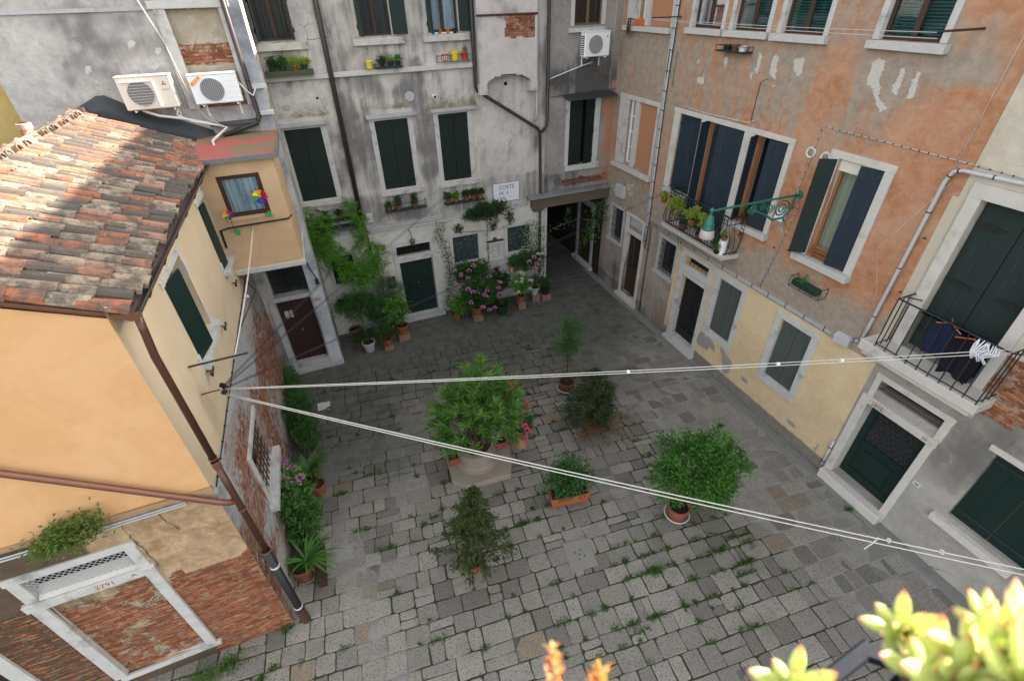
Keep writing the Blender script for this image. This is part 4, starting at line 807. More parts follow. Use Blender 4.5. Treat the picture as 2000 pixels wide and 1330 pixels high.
wall('infill', FG, -2.4, -1.38, 7.7, 9.92, [], M_INF, w, lambda u, z: (.3 if z < 8.7 else -.1, .38 if z > 9.1 else .1, .75 if 8.85 < z < 9.3 or z < 8.1 else .2), step=.1)
for o in H5.children_recursive:
    if o.name.startswith('infill'): o.location += Vector(bn)*-.09
MB().fb(FG, -5.8, -2.7, 9.9, 9.97, -.02, .04, .006).build('string_course', STONE_B, H5)
def mask_pil(u, z): return (.35+.5*nz(u, z, 61, .8), .2, 0)
M_PIL = M_wall('bluish_whitewash', (.36, .375, .39), (.48, .495, .51), (.17, .18, .2), (.55, .52, .5), None, streak=.3)
wall('pilaster', Fr(FG.P(0, 0, .05), bu, bn), -1.28, -.925, -.1, 14, [], M_PIL, H5, mask_pil)
mb = MB().quad(FG.P(-1.28, -.1, 0), FG.P(-1.28, -.1, .05), FG.P(-1.28, 14, .05), FG.P(-1.28, 14, 0)).quad(FG.P(-.925, -.1, -.2), FG.P(-.925, -.1, .05), FG.P(-.925, 14, .05), FG.P(-.925, 14, -.2)); mb.build('pilaster_edge', STONE, H5)
for z in (8.32, 7.75): MB().fb(FG, -1.3, -.85, z, z+.1, 0, .12, .004).build('pilaster_band', STONE, H5, bev=.006, fix=True)
w = win_part(H5, MB().fb(FG, -2.52, -2.33, 0, 2.66, -.2, .03, .006).fb(FG, -2.5, -1.3, 2.661, 2.8, -.3, .035, .006), STONE_B, name='door_frame')
MB().fb(FG, -2.5, -.9, -.05, .14, -.3, .15, .01).fb(FG, -2.33, -1.3, .14, .31, -.3, -.02, .006).build('threshold', STONE_B, w, bev=.01, fix=True)
mb = MB()
for i in range(6): mb.fb(FG, -2.325+.1667*i, -2.325+.1667*i+.162, .32, 2.65, -.28, -.22)
dr = mb.build('door', DOORBR, H5, label='plain dark brown plank door'); MB().lathe(FG.P(-1.85, 1.45, -.22), [(.0, .05), (.04, .04), (.045, 0)], 14, bn).build('knob', BRONZE, dr)
MB().fb(FG, -2.2, -2.08, 1.95, 2.2, -.22, -.205).build('notice', STONE_B, dr); MB().fb(FG, -2.05, -1.97, 1.95, 2.2, -.22, -.205).build('notice', STONE_B, dr)
MB().fb(FG, -2.3, -1.3, 2.81, 3.72, -.3, -.25).build('pane', GLASSD, w); bars(FG, -2.3, -1.3, 2.81, 3.72, -.2, 3, 2, .01, IRON, w)
MB().tube([FG.P(-1.17+.0+.13*math.cos(a), 2.52+.055*math.sin(a), .055) for a in np.linspace(0, 2*math.pi, 25)], .003, 4).build('number_border', REDINK, H5)
text(FG, False, -1.17, 2.52, .052, .09, '2864', REDINK, H5, 'number', 1, .001)
o = MB().tube([FG.P(-1.14, 3.78, .05), FG.P(-1.1, 3.6, .12), FG.P(-1.0, 3.3, .2)], .018, 6).lathe(FG.P(-1.0, 3.22, .2), [(.0, .1), (.05, .05), (.055, -.12), (.0, -.15)], 10).build('wall_bell', BLACKPL, None, label='dark bell lamp on an arm beside the brown door transom', cat='wall lamp')
conduit(H5, 'downpipe', [FG.P(-1.28, 14, .12), FG.P(-1.22, 7.72, .12), FG.P(-1.3, 7.6, .15), FG.P(-2.1, 7.42, .3)], .055, PIPEBR, 1.5, .065)
MB().fb(FG, -2.3, -1.3, 7.62, 7.68, 0, .22, .01).build('lead_shelf', LEAD, H5)
# lead flashing where the roof meets the wall
prf = [(-5.45, 7.75), (-5.1, 8.05), (-4.3, 8.42), (-4.15, 8.42), (-3.8, 8.2), (-3.0, 7.85), (-2.3, 7.52)]
mb = MB()
for (a, za), (b, zb) in zip(prf, prf[1:]): mb.hexa([FG.P(a, za-.5, .0), FG.P(b, zb-.5, .0), FG.P(b, zb-.5, .3), FG.P(a, za-.5, .3), FG.P(a, za, 0), FG.P(b, zb, 0), FG.P(b, zb-.25, .3), FG.P(a, za-.25, .3)])
mb.build('flashing', LEAD, H5)
# ================================================================= yellow house far left
H6 = thing('ochre_house', 'plain ochre yellow house wall at the far upper left beyond the tiled roof', 'house', (-9, 15.5, 0))
M_OC = M_wall('ochre_plaster', (.46, .32, .12), (.5, .36, .15), (.3, .25, .14), (.4, .36, .28), None, streak=.3)
wall('wall', Fr((0, 15.2, 0), bu, bn), -14, -5.4, 0, 12, [], M_OC, H6, lambda u, z: (.0+.3*nz(u, z, 3, .4)+(.7 if z < 6.9 else 0), 0, 0), step=.4)
MB().box(-14, -5.5, 15.3, 20, 11.8, 12).build('roof', TERRA, H6)
# ================================================================= peach house (left)
TOPZ = 7.12; SLOPE = math.tan(R(23)); XE = -2.52; XRG = -4.62
def roofz(x): return 7.16+(XE-x)*SLOPE
def mask_s(u, z): return (-.4+.2*nz(u, z, 71, .4), 0, 0)
M_PEACH = M_wall('peach_render', (.60, .335, .155), (.65, .38, .19), (.42, .27, .15), (.6, .5, .35), None, streak=.35, fine=.3, crk=0)
M_CREAM = M_wall('cream_render', (.53, .42, .28), (.57, .455, .31), (.46, .36, .24), (.6, .5, .35), None, streak=.15, fine=.15)
M_OLD = M_wall('old_plaster_and_brick', (.27, .165, .088), (.42, .295, .18), (.10, .07, .045), (.40, .33, .24), (.30, .22, .15), brick=True, streak=.7, fine=1.9, crk=.4)
M_OLDE = M_wall('whitewashed_brick', (.30, .265, .23), (.38, .34, .30), (.19, .165, .14), (.42, .42, .43), (.46, .40, .35), brick=True, streak=.3)
H7 = thing('peach_house', 'peach rendered house with a lichened tile roof over old brick at the left front', 'house', (-4, 8, 0))
uE = XH/math.cos(PHI)
gable = lambda u, z: z > roofz(u)-.12
wall('front_wall', FS, -9, uE, 4.27, 8.2, [], M_PEACH, H7, mask_s, skip=None, step=.2)
# cut the wall top to the roof slope
for o in H7.children:
    if o.name.startswith('front_wall'):
        b = bmesh.new(); b.from_mesh(o.data); base = WL[o.name]
        for v in b.verts:
            x = v.co.x+base.x; zt = min(roofz(x), roofz(2*XRG-x))-.02
            if v.co.z+base.z > zt: v.co.z = zt-base.z
        bmesh.ops.dissolve_degenerate(b, dist=1e-4, edges=b.edges); b.to_mesh(o.data); b.free()
def mask_low(u, z):
    r = -.1+.35*nz(u, z, 81, .8); b = .12+.3*nz(u, z, 82, 1.2); l = 0
    if u > -3.88: b = 1.5 if z < 2.55+.5*(u+3.2)*.5+.25*nz(u, z, 9, 1.6) else .05+.15*nz(u, z, 3, 2)
    if z > 3.4 and u < -3.9: r = .9 if u < -4.4 else .35
    if u < -5.2: b = .5 if z < 3.0 else .1; r = .95+.3*nz(u, z, 7, 1)
    if z < .42: r = 1.0
    return (r, l, b)
def mask_bricked(u, z): return (.35+.4*nz(u, z, 7, 1), .42+.2*nz(u, z, 17, 1.2), .80+.4*nz(u, z, 83, 1.1)-(.3 if z > 2.5 else 0)-(.2*max(0, 1-abs(u+4.6)/.35) if z > 1.5 else 0))
wall('lower_front_wall', FS, -9, uE, -.1, 4.27, [(-5.29, -4.02, .42, 2.86, .06), (-5.29, -4.02, 3.05, 3.53, .16), (-7.3, -6.42, .1, 2.3, .25)], M_OLD, H7, mask_low, label='crumbling ochre plaster over red brick')
w = MB().fb(FS, -5.47, -5.29, .42, 2.87, -.06, .045, .007).fb(FS, -4.02, -3.86, .42, 2.87, -.06, .045, .007).fb(FS, -5.5, -3.84, 2.871, 3.05, -.3, .06, .006).fb(FS, -5.44, -5.28, 3.051, 3.53, -.3, .03, .005).fb(FS, -4.03, -3.88, 3.051, 3.53, -.3, .03, .005).fb(FS, -5.46, -3.86, 3.53, 3.66, -.3, .04, .006).fb(FS, -5.4, -3.8, .3, .42, -.05, .05, .02).build('bricked_up_doorway', STONE, H7, bev=.008, fix=True, label='white stone door surround with the opening bricked up')
wall('infill', Fr(FS.P(0, 0, -.05), bu, bn), -5.29, -4.02, .4, 2.88, [], M_OLD, w, mask_bricked)
MB().hexa([FS.P(u, z, d) for u, z, d in ((-5.28, 3.0, -.155), (-4.03, 3.0, -.155), (-4.03, 3.0, .02), (-5.28, 3.0, .02), (-5.28, 3.2, -.155), (-4.03, 3.2, -.155), (-4.03, 3.06, .02), (-5.28, 3.06, .02))]).build('sloping_sill', STONE_W, w)
backing(H7, FS, -5.28, -4.03, 3.05, 3.53, -.158).build('dark_room', DARK, w)
mb = MB()
for i in range(-6, 22):
    for s in (1, -1):
        a0 = -5.28+.075*i; z0, z1 = 3.1, 3.53; a1 = a0+s*.43
        lo, hi = -5.28, -4.03
        if min(a0, a1) < lo-.43 or max(a0, a1) > hi+.43: continue
        p = [max(lo, min(hi, a0)), max(lo, min(hi, a1))]
        if p[0] == p[1]: continue
        q = [z0+(p[0]-a0)/(a1-a0)*(z1-z0), z0+(p[1]-a0)/(a1-a0)*(z1-z0)]
        mb.tube([FS.P(p[0], q[0], -.03), FS.P(p[1], q[1], -.03)], .004, 4)
mb.build('wire_mesh', PVC, w)
text(FS, False, -4.5, 2.965, .061, .125, '2791', REDINK, w, 'number', 1.05, .001); text(FS, False, -4.12, 2.985, .061, .11, 'A', BLACKINK, w, 'number_letter', 1, .001)
# worn door jamb at the far left
w = MB().fb(FS, -6.42, -6.2, 0, 2.35, -.25, .05, .01).fb(FS, -7.5, -6.2, 2.351, 2.55, -.25, .05, .01).fb(FS, -7.5, -7.3, 0, 2.35, -.25, .05, .01).build('door_frame', STONE, H7, bev=.008, fix=True)
MB().fb(FS, -7.3, -6.42, .05, 2.35, -.2, -.14).build('door', DOORBR, H7)
MB().fb(FS, -9, uE+.02, 4.2, 4.27, -.02, .04, .012).build('ledge', M_OLD, H7); 
for dz in (.05, .1): MB().tube([FS.P(-9, 4.16-dz, .03), FS.P(-5, 4.15-dz, .03), FS.P(-3.0, 4.17-dz*.9, .03)], .014, 6).build('wall_cable', PVC, H7)
# cracks in the old plaster
def crack(pts, r=.008, m=DARK, fr=FS):
    mb = MB(); P = [Vector(fr.P(u, z, .001)) for u, z in pts]
    for k, (a, b) in enumerate(zip(P, P[1:])):
        d = (b-a); nrm = Vector(fr.n); s = d.cross(nrm).normalized()*(r*(.5+random.random())); mb.quad(a-s, a+s, b+s*.7, b-s*.7)
    mb.v = [tuple(Vector(v)+Vector(fr.n)*.015) for v in mb.v]; return mb
def jag(a, b, n, j): return [(a[0]+(b[0]-a[0])*i/n+random.uniform(-j, j), a[1]+(b[1]-a[1])*i/n+random.uniform(-j, j)*.5) for i in range(n+1)]
for a, b, n, j in (((-3.86, 4.16), (-3.84, 3.7), 9, .02), ((-3.4, 4.1), (-3.3, 3.6), 7, .02), ((-3.84, 3.7), (-3.8, 2.95), 9, .015)): crack(jag(a, b, n, j), .005).build('crack', DARK, H7)
MB().poly([FS.P(-3.55+.09*math.cos(a)*(1+.5*math.sin(3*a)), 2.25+.16*math.sin(a), .047) for a in np.linspace(0, 6.28, 12, endpoint=False)], bn, .0006)
# side (court) wall
hE = [(7.72, 8.95, 5.2, 6.6, .3), (11.33, 12.3, 5.15, 6.6, .3)]
wall('court_wall', FE, 5.81, 14.25, 4.1, 7.3, hE, M_CREAM, H7, lambda u, z: (-.3+.2*nz(u, z, 91, .4)+.9*bl(u, z, 7.1, 4.6, .2, .5, .9), 0, 0))
def mask_e(u, z): return (.1+.4*nz(u, z, 93, .8), .36+.4*nz(u*.5, z, 94, .9)+(.12 if z > 3 else 0), .60+.45*nz(u, z, 95, .7)-(.2 if z > 3.6 else 0))
wall('lower_court_wall', FE, 5.81, 14.25, -.1, 4.1, [(7.65, 8.95, 1.62, 2.88, .3)], M_OLDE, H7, mask_e, label='whitewashed brick lower wall facing the court')
MB().fb(FE, 5.83, 14.2, 4.06, 4.1, -.02, .025, .008).build('ledge', STONE_B, H7); cb = MB().tube([FE.P(5.9+.4*k, 4.14+.008*math.sin(k*1.7), .03) for k in range(21)], .01, 6).build('cable', WIREG, H7); clips([FE.P(5.9, 4.14, .03), FE.P(14, 4.14, .03)], None, .38, .02).build('clips', BLACKPL, cb)
for i, (a, b, z0) in enumerate(((7.72, 8.95, 5.2), (11.33, 12.3, 5.15))):
    w = MB().fb(FE, a-.12, b+.12, 6.6, 6.72, -.3, .02, .004).build('window', STONE, H7, bev=.006, fix=True)
    for q in ((b+.001, b+.14, 5.0, 5.45), (b+.001, b+.12, 6.2, 6.45), (a-.13, a-.001, 5.05, 5.35)): MB().fb(FE, *q, -.3, .02, .004).build('hinge_stone', STONE, w, bev=.006, fix=True)
    sill(w, FE, a-.08, b+.12, z0-.12, z0-.005, .12)
    if i == 0: leaf(w, FE, a+.01, z0+.02, .56, 1.4, 11, GREEN_L, 1, -.02, n=1, hinges=False, label='dark green leaf pushed ajar'); leaf(w, FE, b-.01, z0+.02, .6, 1.4, 4, GREEN_L, -1, -.24, n=1, hinges=False)
    else: leaf(w, FE, a+.01, z0+.02, .38, 1.4, 8, GREEN_L, 1, -.02, n=1, hinges=False); leaf(w, FE, b-.01, z0+.02, .45, 1.4, 4, GREEN_L, -1, -.22, n=1, hinges=False)
    backing(H7, FE, a, b, z0, 6.6, -.3).build('dark_room', DARK, w)
w = MB().fb(FE, 7.52, 7.65, 1.5, 3.0, -.3, .04, .005).fb(FE, 7.5, 9.1, 2.88, 3.0, -.3, .045, .005).build('window', STONE, H7, bev=.006, fix=True, label='low barred window with a white stone sill'); sill(w, FE, 7.4, 9.2, 1.48, 1.62, .16)
bars(FE, 7.65, 8.95, 1.62, 2.88, -.03, 6, 5, .012, RUST, w); backing(H7, FE, 7.65, 8.95, 1.6, 2.88, -.3).build('dark_room', DARK, w)
# shutter stops
for (u, z) in ((13.0, 4.79), (11.55, 4.72), (9.4, 4.85), (7.7, 5.0)):
    MB().tube([FE.P(u, z, 0), FE.P(u, z, .09)], .012, 6).tube([FE.P(u-.09, z-.05, .09), FE.P(u-.03, z+.02, .1), FE.P(u+.02, z-.01, .1), FE.P(u+.1, z+.02, .09)], .018, 6).tube([FE.P(u-.09, z-.05, .09), FE.P(u-.12, z+.03, .09)], .02, 6).build('shutter_stop', IRON, H7)
# roof --------------------------------------------------------------
def tilemat():
    t = NT('roof_tiles'); r = t.isl(); o = t.obj()
    base = t.ramp(r, [(0, (.28, .14, .09)), (.14, (.24, .10, .06)), (.26, (.29, .22, .155)), (.40, (.12, .095, .075)), (.52, (.31, .115, .06)), (.62, (.23, .185, .135)), (.72, (.09, .075, .063)), (.88, (.26, .155, .11)), (.96, (.31, .25, .18))], 'CONSTANT')
    n = t.noise(o, 5, 8, .7); n2 = t.noise(o, 26, 6, .7)
    c = t.mix(t.math('MULTIPLY', t.step(n, .41, .60), .85), base, (.085, .072, .06))
    c = t.mix(t.math('MULTIPLY', t.step(n2, .54, .66), .75), c, (.045, .04, .035))
    c = t.mix(t.math('MULTIPLY', t.step(t.noise(o, 9, 6, .75), .62, .7), .7), c, (.42, .41, .37))
    t.bump(n2, .5, .01); return t.fin(c, .92, .15)
TILE = tilemat()
def coppo(mb, c, ax, up, L, r0, r1, convex=True, n=7):
    """one barrel tile: c = upper end, ax = down-slope direction, thick shell"""
    c = Vector(c); ax = Vector(ax).normalized(); up = Vector(up).normalized(); sd_ = ax.cross(up); k = len(mb.v); s = 1 if convex else -1; th = .014
    for j, (l, r) in enumerate(((0, r0), (L, r1))):
        for rr in (r, r-th):
            for i in range(n):
                a = math.pi*i/(n-1); mb.v.append(tuple(c+ax*l+sd_*(rr*math.cos(a))+up*(s*rr*math.sin(a)*1.05)))
    A, B, C, D = k, k+n, k+2*n, k+3*n
    for i in range(n-1):
        mb.f += [(A+i, A+i+1, C+i+1, C+i), (B+i+1, B+i, D+i, D+i+1), (C+i, C+i+1, D+i+1, D+i), (A+i+1, A+i, B+i, B+i+1)]
def roof_side(mb, x_e, z_e, xdir, ln, y0, y1, sp=.228):
    ax = Vector((-xdir, 0, -SLOPE)).normalized() if False else None
    dn = Vector((xdir, 0, -SLOPE)).normalized(); up = Vector((0, 1, 0)).cross(dn); up = up if up.z > 0 else -up
    eave = Vector((x_e, 0, z_e)); rows = int((y1-y0)/sp)
    for i in range(rows+1):
        y = y0+sp*i; nt_ = int(ln/.34)+1; of = random.uniform(-.05, .05)
        for k in range(nt_):
            
            jit = Vector((0, random.uniform(-.016, .016), random.uniform(-.006, .014)))
            c = eave - dn*(.34*k+.42+of+random.uniform(-.03, .03)) + Vector((0, y, 0)) + up*(.045+random.uniform(0, .012)) + jit
            a2 = (dn + Vector((0, random.uniform(-.035, .035), random.uniform(-.02, .02)))).normalized()
            coppo(mb, c, a2, up, .47, .082+random.uniform(-.006, .006), .104+random.uniform(-.008, .008))
            c2 = eave - dn*(.34*k+.44) + Vector((0, y+sp/2, 0)) + up*.012
            coppo(mb, c2, dn, up, .47, .115, .09, convex=False, n=5)
mb = MB(); LN = (XE-XRG)/math.cos(R(23))
roof_side(mb, XE+.04, 7.16, 1, LN, 5.9, 13.75)
mb2 = MB(); roof_side(mb2, 2*XRG-XE, 7.16, -1, LN, 5.93, 13.75); mb.add(mb2)
for i in range(20): coppo(mb, (XRG+random.uniform(-.01, .01), 5.85+.4*i, roofz(XRG)+.07), (0, 1, random.uniform(-.01, .01)), (0, 0, 1), .46, .11, .125)
rf = mb.build('roof', TILE, H7, smooth=False, label='lichen spotted terracotta barrel tiles')
md = MB().hexa([(XE, 5.89, 7.10), (XE, 13.9, 7.10), (XRG, 13.9, roofz(XRG)-.06), (XRG, 5.89, roofz(XRG)-.06), (XE, 5.89, 7.16), (XE, 13.9, 7.16), (XRG, 13.9, roofz(XRG)), (XRG, 5.89, roofz(XRG))])
x2 = 2*XRG-XE; md.hexa([(x2, 5.89, 7.10), (x2, 13.9, 7.10), (XRG, 13.9, roofz(XRG)-.06), (XRG, 5.89, roofz(XRG)-.06), (x2, 5.89, 7.16), (x2, 13.9, 7.16), (XRG, 13.9, roofz(XRG)), (XRG, 5.89, roofz(XRG))])
md.build('roof_boards', M_plain('roof_mortar', (.26, .13, .075), .95, .1, sc=8, bump=.6), rf)
mb = MB()
for i in range(22): mb.box(XE+.02-.0, XE+.05, 5.9+.37*i, 6.1+.37*i, 7.1, 7.19, .012)
mb.build('eave_mortar', STONE_B, rf)
conduit(H7, 'rear_wall_pipe', [(-5.6, 13.3, 7.6), (-5.5, 13.3, 8.0)], .08, COPPER); MB().lathe((-5.5, 13.35, 7.75), [(.1, -.3), (.1, .05), (.13, .06), (.13, .13), (.1, .13), (.1, .24), (.13, .25), (.13, .36), (.09, .37)], 20).build('flue_pipe', M_plain('pinkish_flue', (.36, .22, .17), .8, .2), H7)
MB().hexa([(-8.4, 9.5, 7.0), (-6.6, 9.5, 7.0), (-6.6, 14, 7.0), (-8.4, 14, 7.0), (-8.4, 9.5, 7.55), (-6.6, 9.5, 7.45), (-6.6, 14, 7.45), (-8.4, 14, 7.55)]).build('lean_to_roof', STONE_B, H7)
MB().box(-9, x2+.1, 5.9, 14, 0, 7.0).build('rear_block', M_OLD, H7)
# gutter
gx, gz = XE+.13, 7.17; mb = MB(); n = 9
for Y0, Y1 in ((5.78, 14.15),):
    for r, sgn in ((.095, 1), (.083, -1)):
        k = len(mb.v)
        for y in (Y0, Y1):
            for i in range(n): a = math.pi+math.pi*i/(n-1); mb.v.append((gx+r*math.cos(a), y, gz+.05+r*math.sin(a)))
        for i in range(n-1): mb.f.append((k+i, k+i+1, k+n+i+1, k+n+i))
mb.tube([(gx+.095, 5.78, gz+.05), (gx+.095, 14.15, gz+.05)], .012, 6); mb.tube([(gx-.095, 5.78, gz+.05), (gx-.095, 14.15, gz+.05)], .008, 6)
gt = mb.build('gutter', GUTTER, H7)
MB().poly([(gx+.1*math.cos(a), 5.765, gz+.05+.1*math.sin(a)) for a in np.linspace(math.pi, 2*math.pi, 12)], (0, 1, 0), .015).build('gutter_end', COPPER, gt, label='orange brown end cap')
for y in np.arange(6.3, 14, .95): MB().tube([(gx+.1, y, gz+.07), (gx+.1, y, gz+.03), (gx+.06, y, gz-.04), (gx-.02, y, gz-.06)], .009, 5).build('gutter_bracket', COPPER, gt)
def pipe(name, pts, r, m, house=H7, lab=None):
    o = MB().tube(pts, r, 14).build(name, m, house, smooth=True, label=lab); return o
dpx = gx-.02
o = pipe('downpipe', [(gx, 5.9, gz-.03), (gx-.01, 5.88, gz-.25), (dpx, 5.82, 6.6), (dpx, 5.80, 4.75)], .046, COPPER_D)
MB().lathe((dpx, 5.8, 4.6), [(.058, 0), (.06, .02), (.06, .12), (.056, .13)], 14).lathe((dpx, 5.8, 4.78), [(.056, 0), (.06, .01), (.06, .03)], 14).build('pipe_joint', COPPER, o)
o2 = pipe('lower_downpipe', [(dpx, 5.8, 4.7), (dpx, 5.8, 3.95), (dpx, 5.8, 2.45)], .049, COPPER_D); MB().lathe((dpx, 5.8, 2.42), [(.07, 0), (.078, .03), (.07, .06)], 14).lathe((dpx, 5.8, 3.6), [(.056, 0), (.062, .02), (.056, .05)], 14).build('pipe_joint', COPPER, o2)
o3 = pipe('drain_stack', [(dpx, 5.8, 2.45), (dpx, 5.8, .35), (dpx+.02, 5.78, .02)], .07, BLACKPL, H7, 'black drain pipe at the house corner'); MB().lathe((dpx, 5.8, 1.95), [(.072, 0), (.085, .03), (.072, .06)], 14).lathe((dpx, 5.8, .5), [(.072, 0), (.085, .03), (.072, .06)], 14).build('pipe_clamp', PVC, o3)
MB().tube([(dpx, 5.8, .45), (dpx+.01, 5.79, .0)], .085, 12).build('pipe_foot', RUST, o3)
o = pipe('branch_pipe', [FS.P(-6, 6.9, .09), FS.P(-4.45, 5.56, .09), FS.P(-2.62, 4.0, .09), FS.P(-2.5, 3.92, .09), (dpx, 5.8, 3.82)], .045, COPPER, H7, 'sloping brown pipe across the peach wall')
# ---- bay (oriel) in the corner: part of the peach house
BX0, BX1, BY = XH, -1.05, 12.3
FBY = Fr((0, BY, 0), (1, 0, 0), (0, -1, 0)); FBE = Fr((BX1, 0, 0), (0, 1, 0), (1, 0, 0))
M_BAY = M_wall('bay_render', (.50, .335, .195), (.56, .385, .23), (.44, .33, .2), (.6, .5, .35), None, streak=.2, fine=.15)
by = wall('bay', FBY, BX0, BX1, 4.68, 7.22, [(-2.3, -1.42, 5.97, 6.9, .14)], M_BAY, H7, lambda u, z: (-.3+.2*nz(u, z, 5, .7), 0, 0), label='peach rendered bay hanging in the corner')
wall('side', FBE, BY, 14.2, 4.68, 7.22, [], M_BAY, by, lambda u, z: (-.1+.3*nz(u, z, 6, .8), 0, 0))
MB().box(BX0, BX1, BY, 14.2, 4.62, 4.68).build('underside', STONE_B, by)
MB().box(BX0, BX1+.05, BY-.05, BY+.03, 4.54, 4.68, .008).box(BX1-.03, BX1+.05, BY+.03, 14.2, 4.54, 4.68, .008).build('bay_edge', STONE, by, bev=.02, fix=True)
def redroof():
    t = NT('faded_red_paint'); o = t.obj(); c = t.mix(t.step(t.noise(o, 1.3, 6, .6), .42, .62), (.34, .085, .075), (.16, .14, .075)); c = t.mix(t.math('MULTIPLY', t.step(t.noise(o, 9, 8, .7), .6, .75), .5), c, (.4, .3, .26)); return t.fin(c, .8, .25)
MB().hexa([(BX0-.02, BY-.13, 7.24), (BX1+.13, BY-.13, 7.2), (BX1+.13, 14.2, 7.32), (BX0-.02, 14.2, 7.36), (BX0-.02, BY-.13, 7.31), (BX1+.13, BY-.13, 7.27), (BX1+.13, 14.2, 7.39), (BX0-.02, 14.2, 7.43)]).build('bay_roof', redroof(), by, label='faded red painted bay roof')
MB().box(BX0, BX1+.15, BY-.15, BY-.13, 7.2, 7.3).box(BX1+.13, BX1+.15, BY-.135, 14.2, 7.2, 7.34).build('roof_edge', GRILLE, by)
sash(by, FBY, -2.3, -1.42, 5.97, 6.9, -.02, M_plain('bay_frame_brown', (.045, .022, .014), .4, .4), 1, 1, .09, back=LACE, backd=.05)
MB().fb(FBY, -2.36, -1.36, 5.9, 5.965, -.02, .05).build('sill', M_BAY, by)
conduit(H7, 'bay_cable', [FBY.P(-2.6, 5.3, .03), FBY.P(-2.58, 5.72, .04), FBY.P(-2.4, 5.76, .05), FBY.P(-1.1, 5.78, .05), FBE.P(12.4, 5.8, .03)], .022, WIREG)
# ================================================================= pinwheels
PETC = [M_paper('petal_red', (.55, .02, .03)), M_paper('petal_orange', (.7, .25, .02)), M_paper('petal_yellow', (.7, .55, .03)), M_paper('petal_green', (.03, .3, .08)), M_paper('petal_blue', (.03, .06, .5)), M_paper('petal_violet', (.2, .03, .4)), M_paper('petal_pink', (.6, .04, .25))]
def pinwheel(c, label, tilt, off, sz=1.0):
    T = thing('pinwheel', label, 'pinwheel', c, 'rainbow pinwheels on the bay window sill'); c = Vector(c)
    MB().tube([c, c+Vector((-.02*tilt, -.02, -.48))], .006, 6).build('stick', WIREG, T)
    n = 7
    for i in range(n):
        a = 2*math.pi*i/n+off; e = Vector((math.cos(a), -.12, math.sin(a))); g = Vector((math.cos(a+.75), -.3, math.sin(a+.75)))
        p0 = c+Vector((0, -.02, 0)); MB().quad(p0, p0+e*.08*sz, p0+e*.16*sz, p0+g*.17*sz, p0+g*.10*sz+Vector((0, -.03, 0))).build('petal', PETC[i], T)
    MB().lathe(c+Vector((0, -.03, 0)), [(.0, .02), (.02, .01), (.02, 0)], 10, (0, -1, 0)).build('hub', YELLOWP, T)
    MB().poly([tuple(c+Vector(v)) for v in ((-.0, -.03, -.42), (.07, -.03, -.34), (.13, -.03, -.4), (.1, -.03, -.5), (.03, -.03, -.5))], (0, 1, 0), .01).build('paper_leaf', PETC[3], T)
pinwheel((-1.52, 12.14, 6.42), 'larger rainbow pinwheel at the right end of the bay window sill', 1, .2); pinwheel((-2.28, 12.1, 6.12), 'smaller faded pinwheel at the left end of the bay window sill', -1, .9, .68)
# ================================================================= air conditioners
def ac(name_label, fr, u0, u1, z0, z1, d0, d1, body, fan_u, fan_r, kind):
    T = thing('air_conditioner', name_label, 'air conditioner', fr.P((u0+u1)/2, z0, (d0+d1)/2), 'outdoor air conditioning units on the house walls')
    g = .012
    b_ = MB().fb(fr, u0, u1, z0, z1, d0, d1).build('casing', body, T, bev=.02, fix=True)
    MB().fb(fr, u0-.01, u1+.01, z1-.01, z1+.02, d0-.01, d1+.01).build('top_cover', body, T, bev=.01, fix=True)
    zc = (z0+z1)/2-.005
    MB().lathe(fr.P(fan_u, zc, d1), [(.0, .002), (fan_r, .002), (fan_r, .008)], 36, fr.n).build('fan_opening', BLACKPL if kind == 2 else GRILLE, T)
    mb = MB(); k = 9 if kind == 1 else 26
    for i in range(k):
        q = -fan_r+2*fan_r*(i+.5)/k; hw = math.sqrt(max(0, fan_r**2-q*q))*1.0
        mb.fb(fr, fan_u-hw, fan_u+hw, zc+q-.003, zc+q+.003, d1+.012, d1+.018)
    if kind != 1:
        for i in range(12):
            q = -fan_r+2*fan_r*(i+.5)/12; hw = math.sqrt(max(0, fan_r**2-q*q)); mb.fb(fr, fan_u+q-.003, fan_u+q+.003, zc-hw, zc+hw, d1+.019, d1+.023)
    mb.tube([fr.P(fan_u+fan_r*math.cos(a), zc+fan_r*math.sin(a), d1+.012) for a in np.linspace(0, 2*math.pi, 37)], .006, 5)
    mb.build('fan_grille', WHITEC if kind == 1 else PVC, T)
    if kind == 1: MB().fb(fr, fan_u+fan_r+.03, fan_u+fan_r+.05, z0+.05, z1-.06, d1, d1+.03).fb(fr, fan_u-fan_r-.05, fan_u+fan_r+.05, z1-.1, z1-.08, d1, d1+.03).build('guard_frame', WHITEP, T)
    mb = MB()
    for u in (u0+.12, u1-.14): mb.fb(fr, u, u+.035, z0-.045, z0-.012, -.0, d1-.03).fb(fr, u, u+.035, z0-.3, z0-.045, 0, .02)
    mb.build('bracket', WHITEP, T)
    if kind == 3:
        mb = MB()
        for i in range(9): mb.fb(fr, u0-.004, u0, z0+.06+.06*i, z0+.09+.06*i, d0+.04, d1-.04)
        mb.build('side_vents', BLACKPL, T)
    return T
def logo3(fr, u, z, d, s, T):
    mb = MB()
    for a0 in (90, 210, 330):
        a = R(a0); dx, dz = math.cos(a), math.sin(a); px_, pz_ = -dz, dx; k = s*.5
        mb.poly([fr.P(u, z, d), fr.P(u+(dx*.5+px_*.29)*s, z+(dz*.5+pz_*.29)*s, d), fr.P(u+dx*s, z+dz*s, d), fr.P(u+(dx*.5-px_*.29)*s, z+(dz*.5-pz_*.29)*s, d)], fr.n, .002)
    mb.build('emblem', REDINK, T)
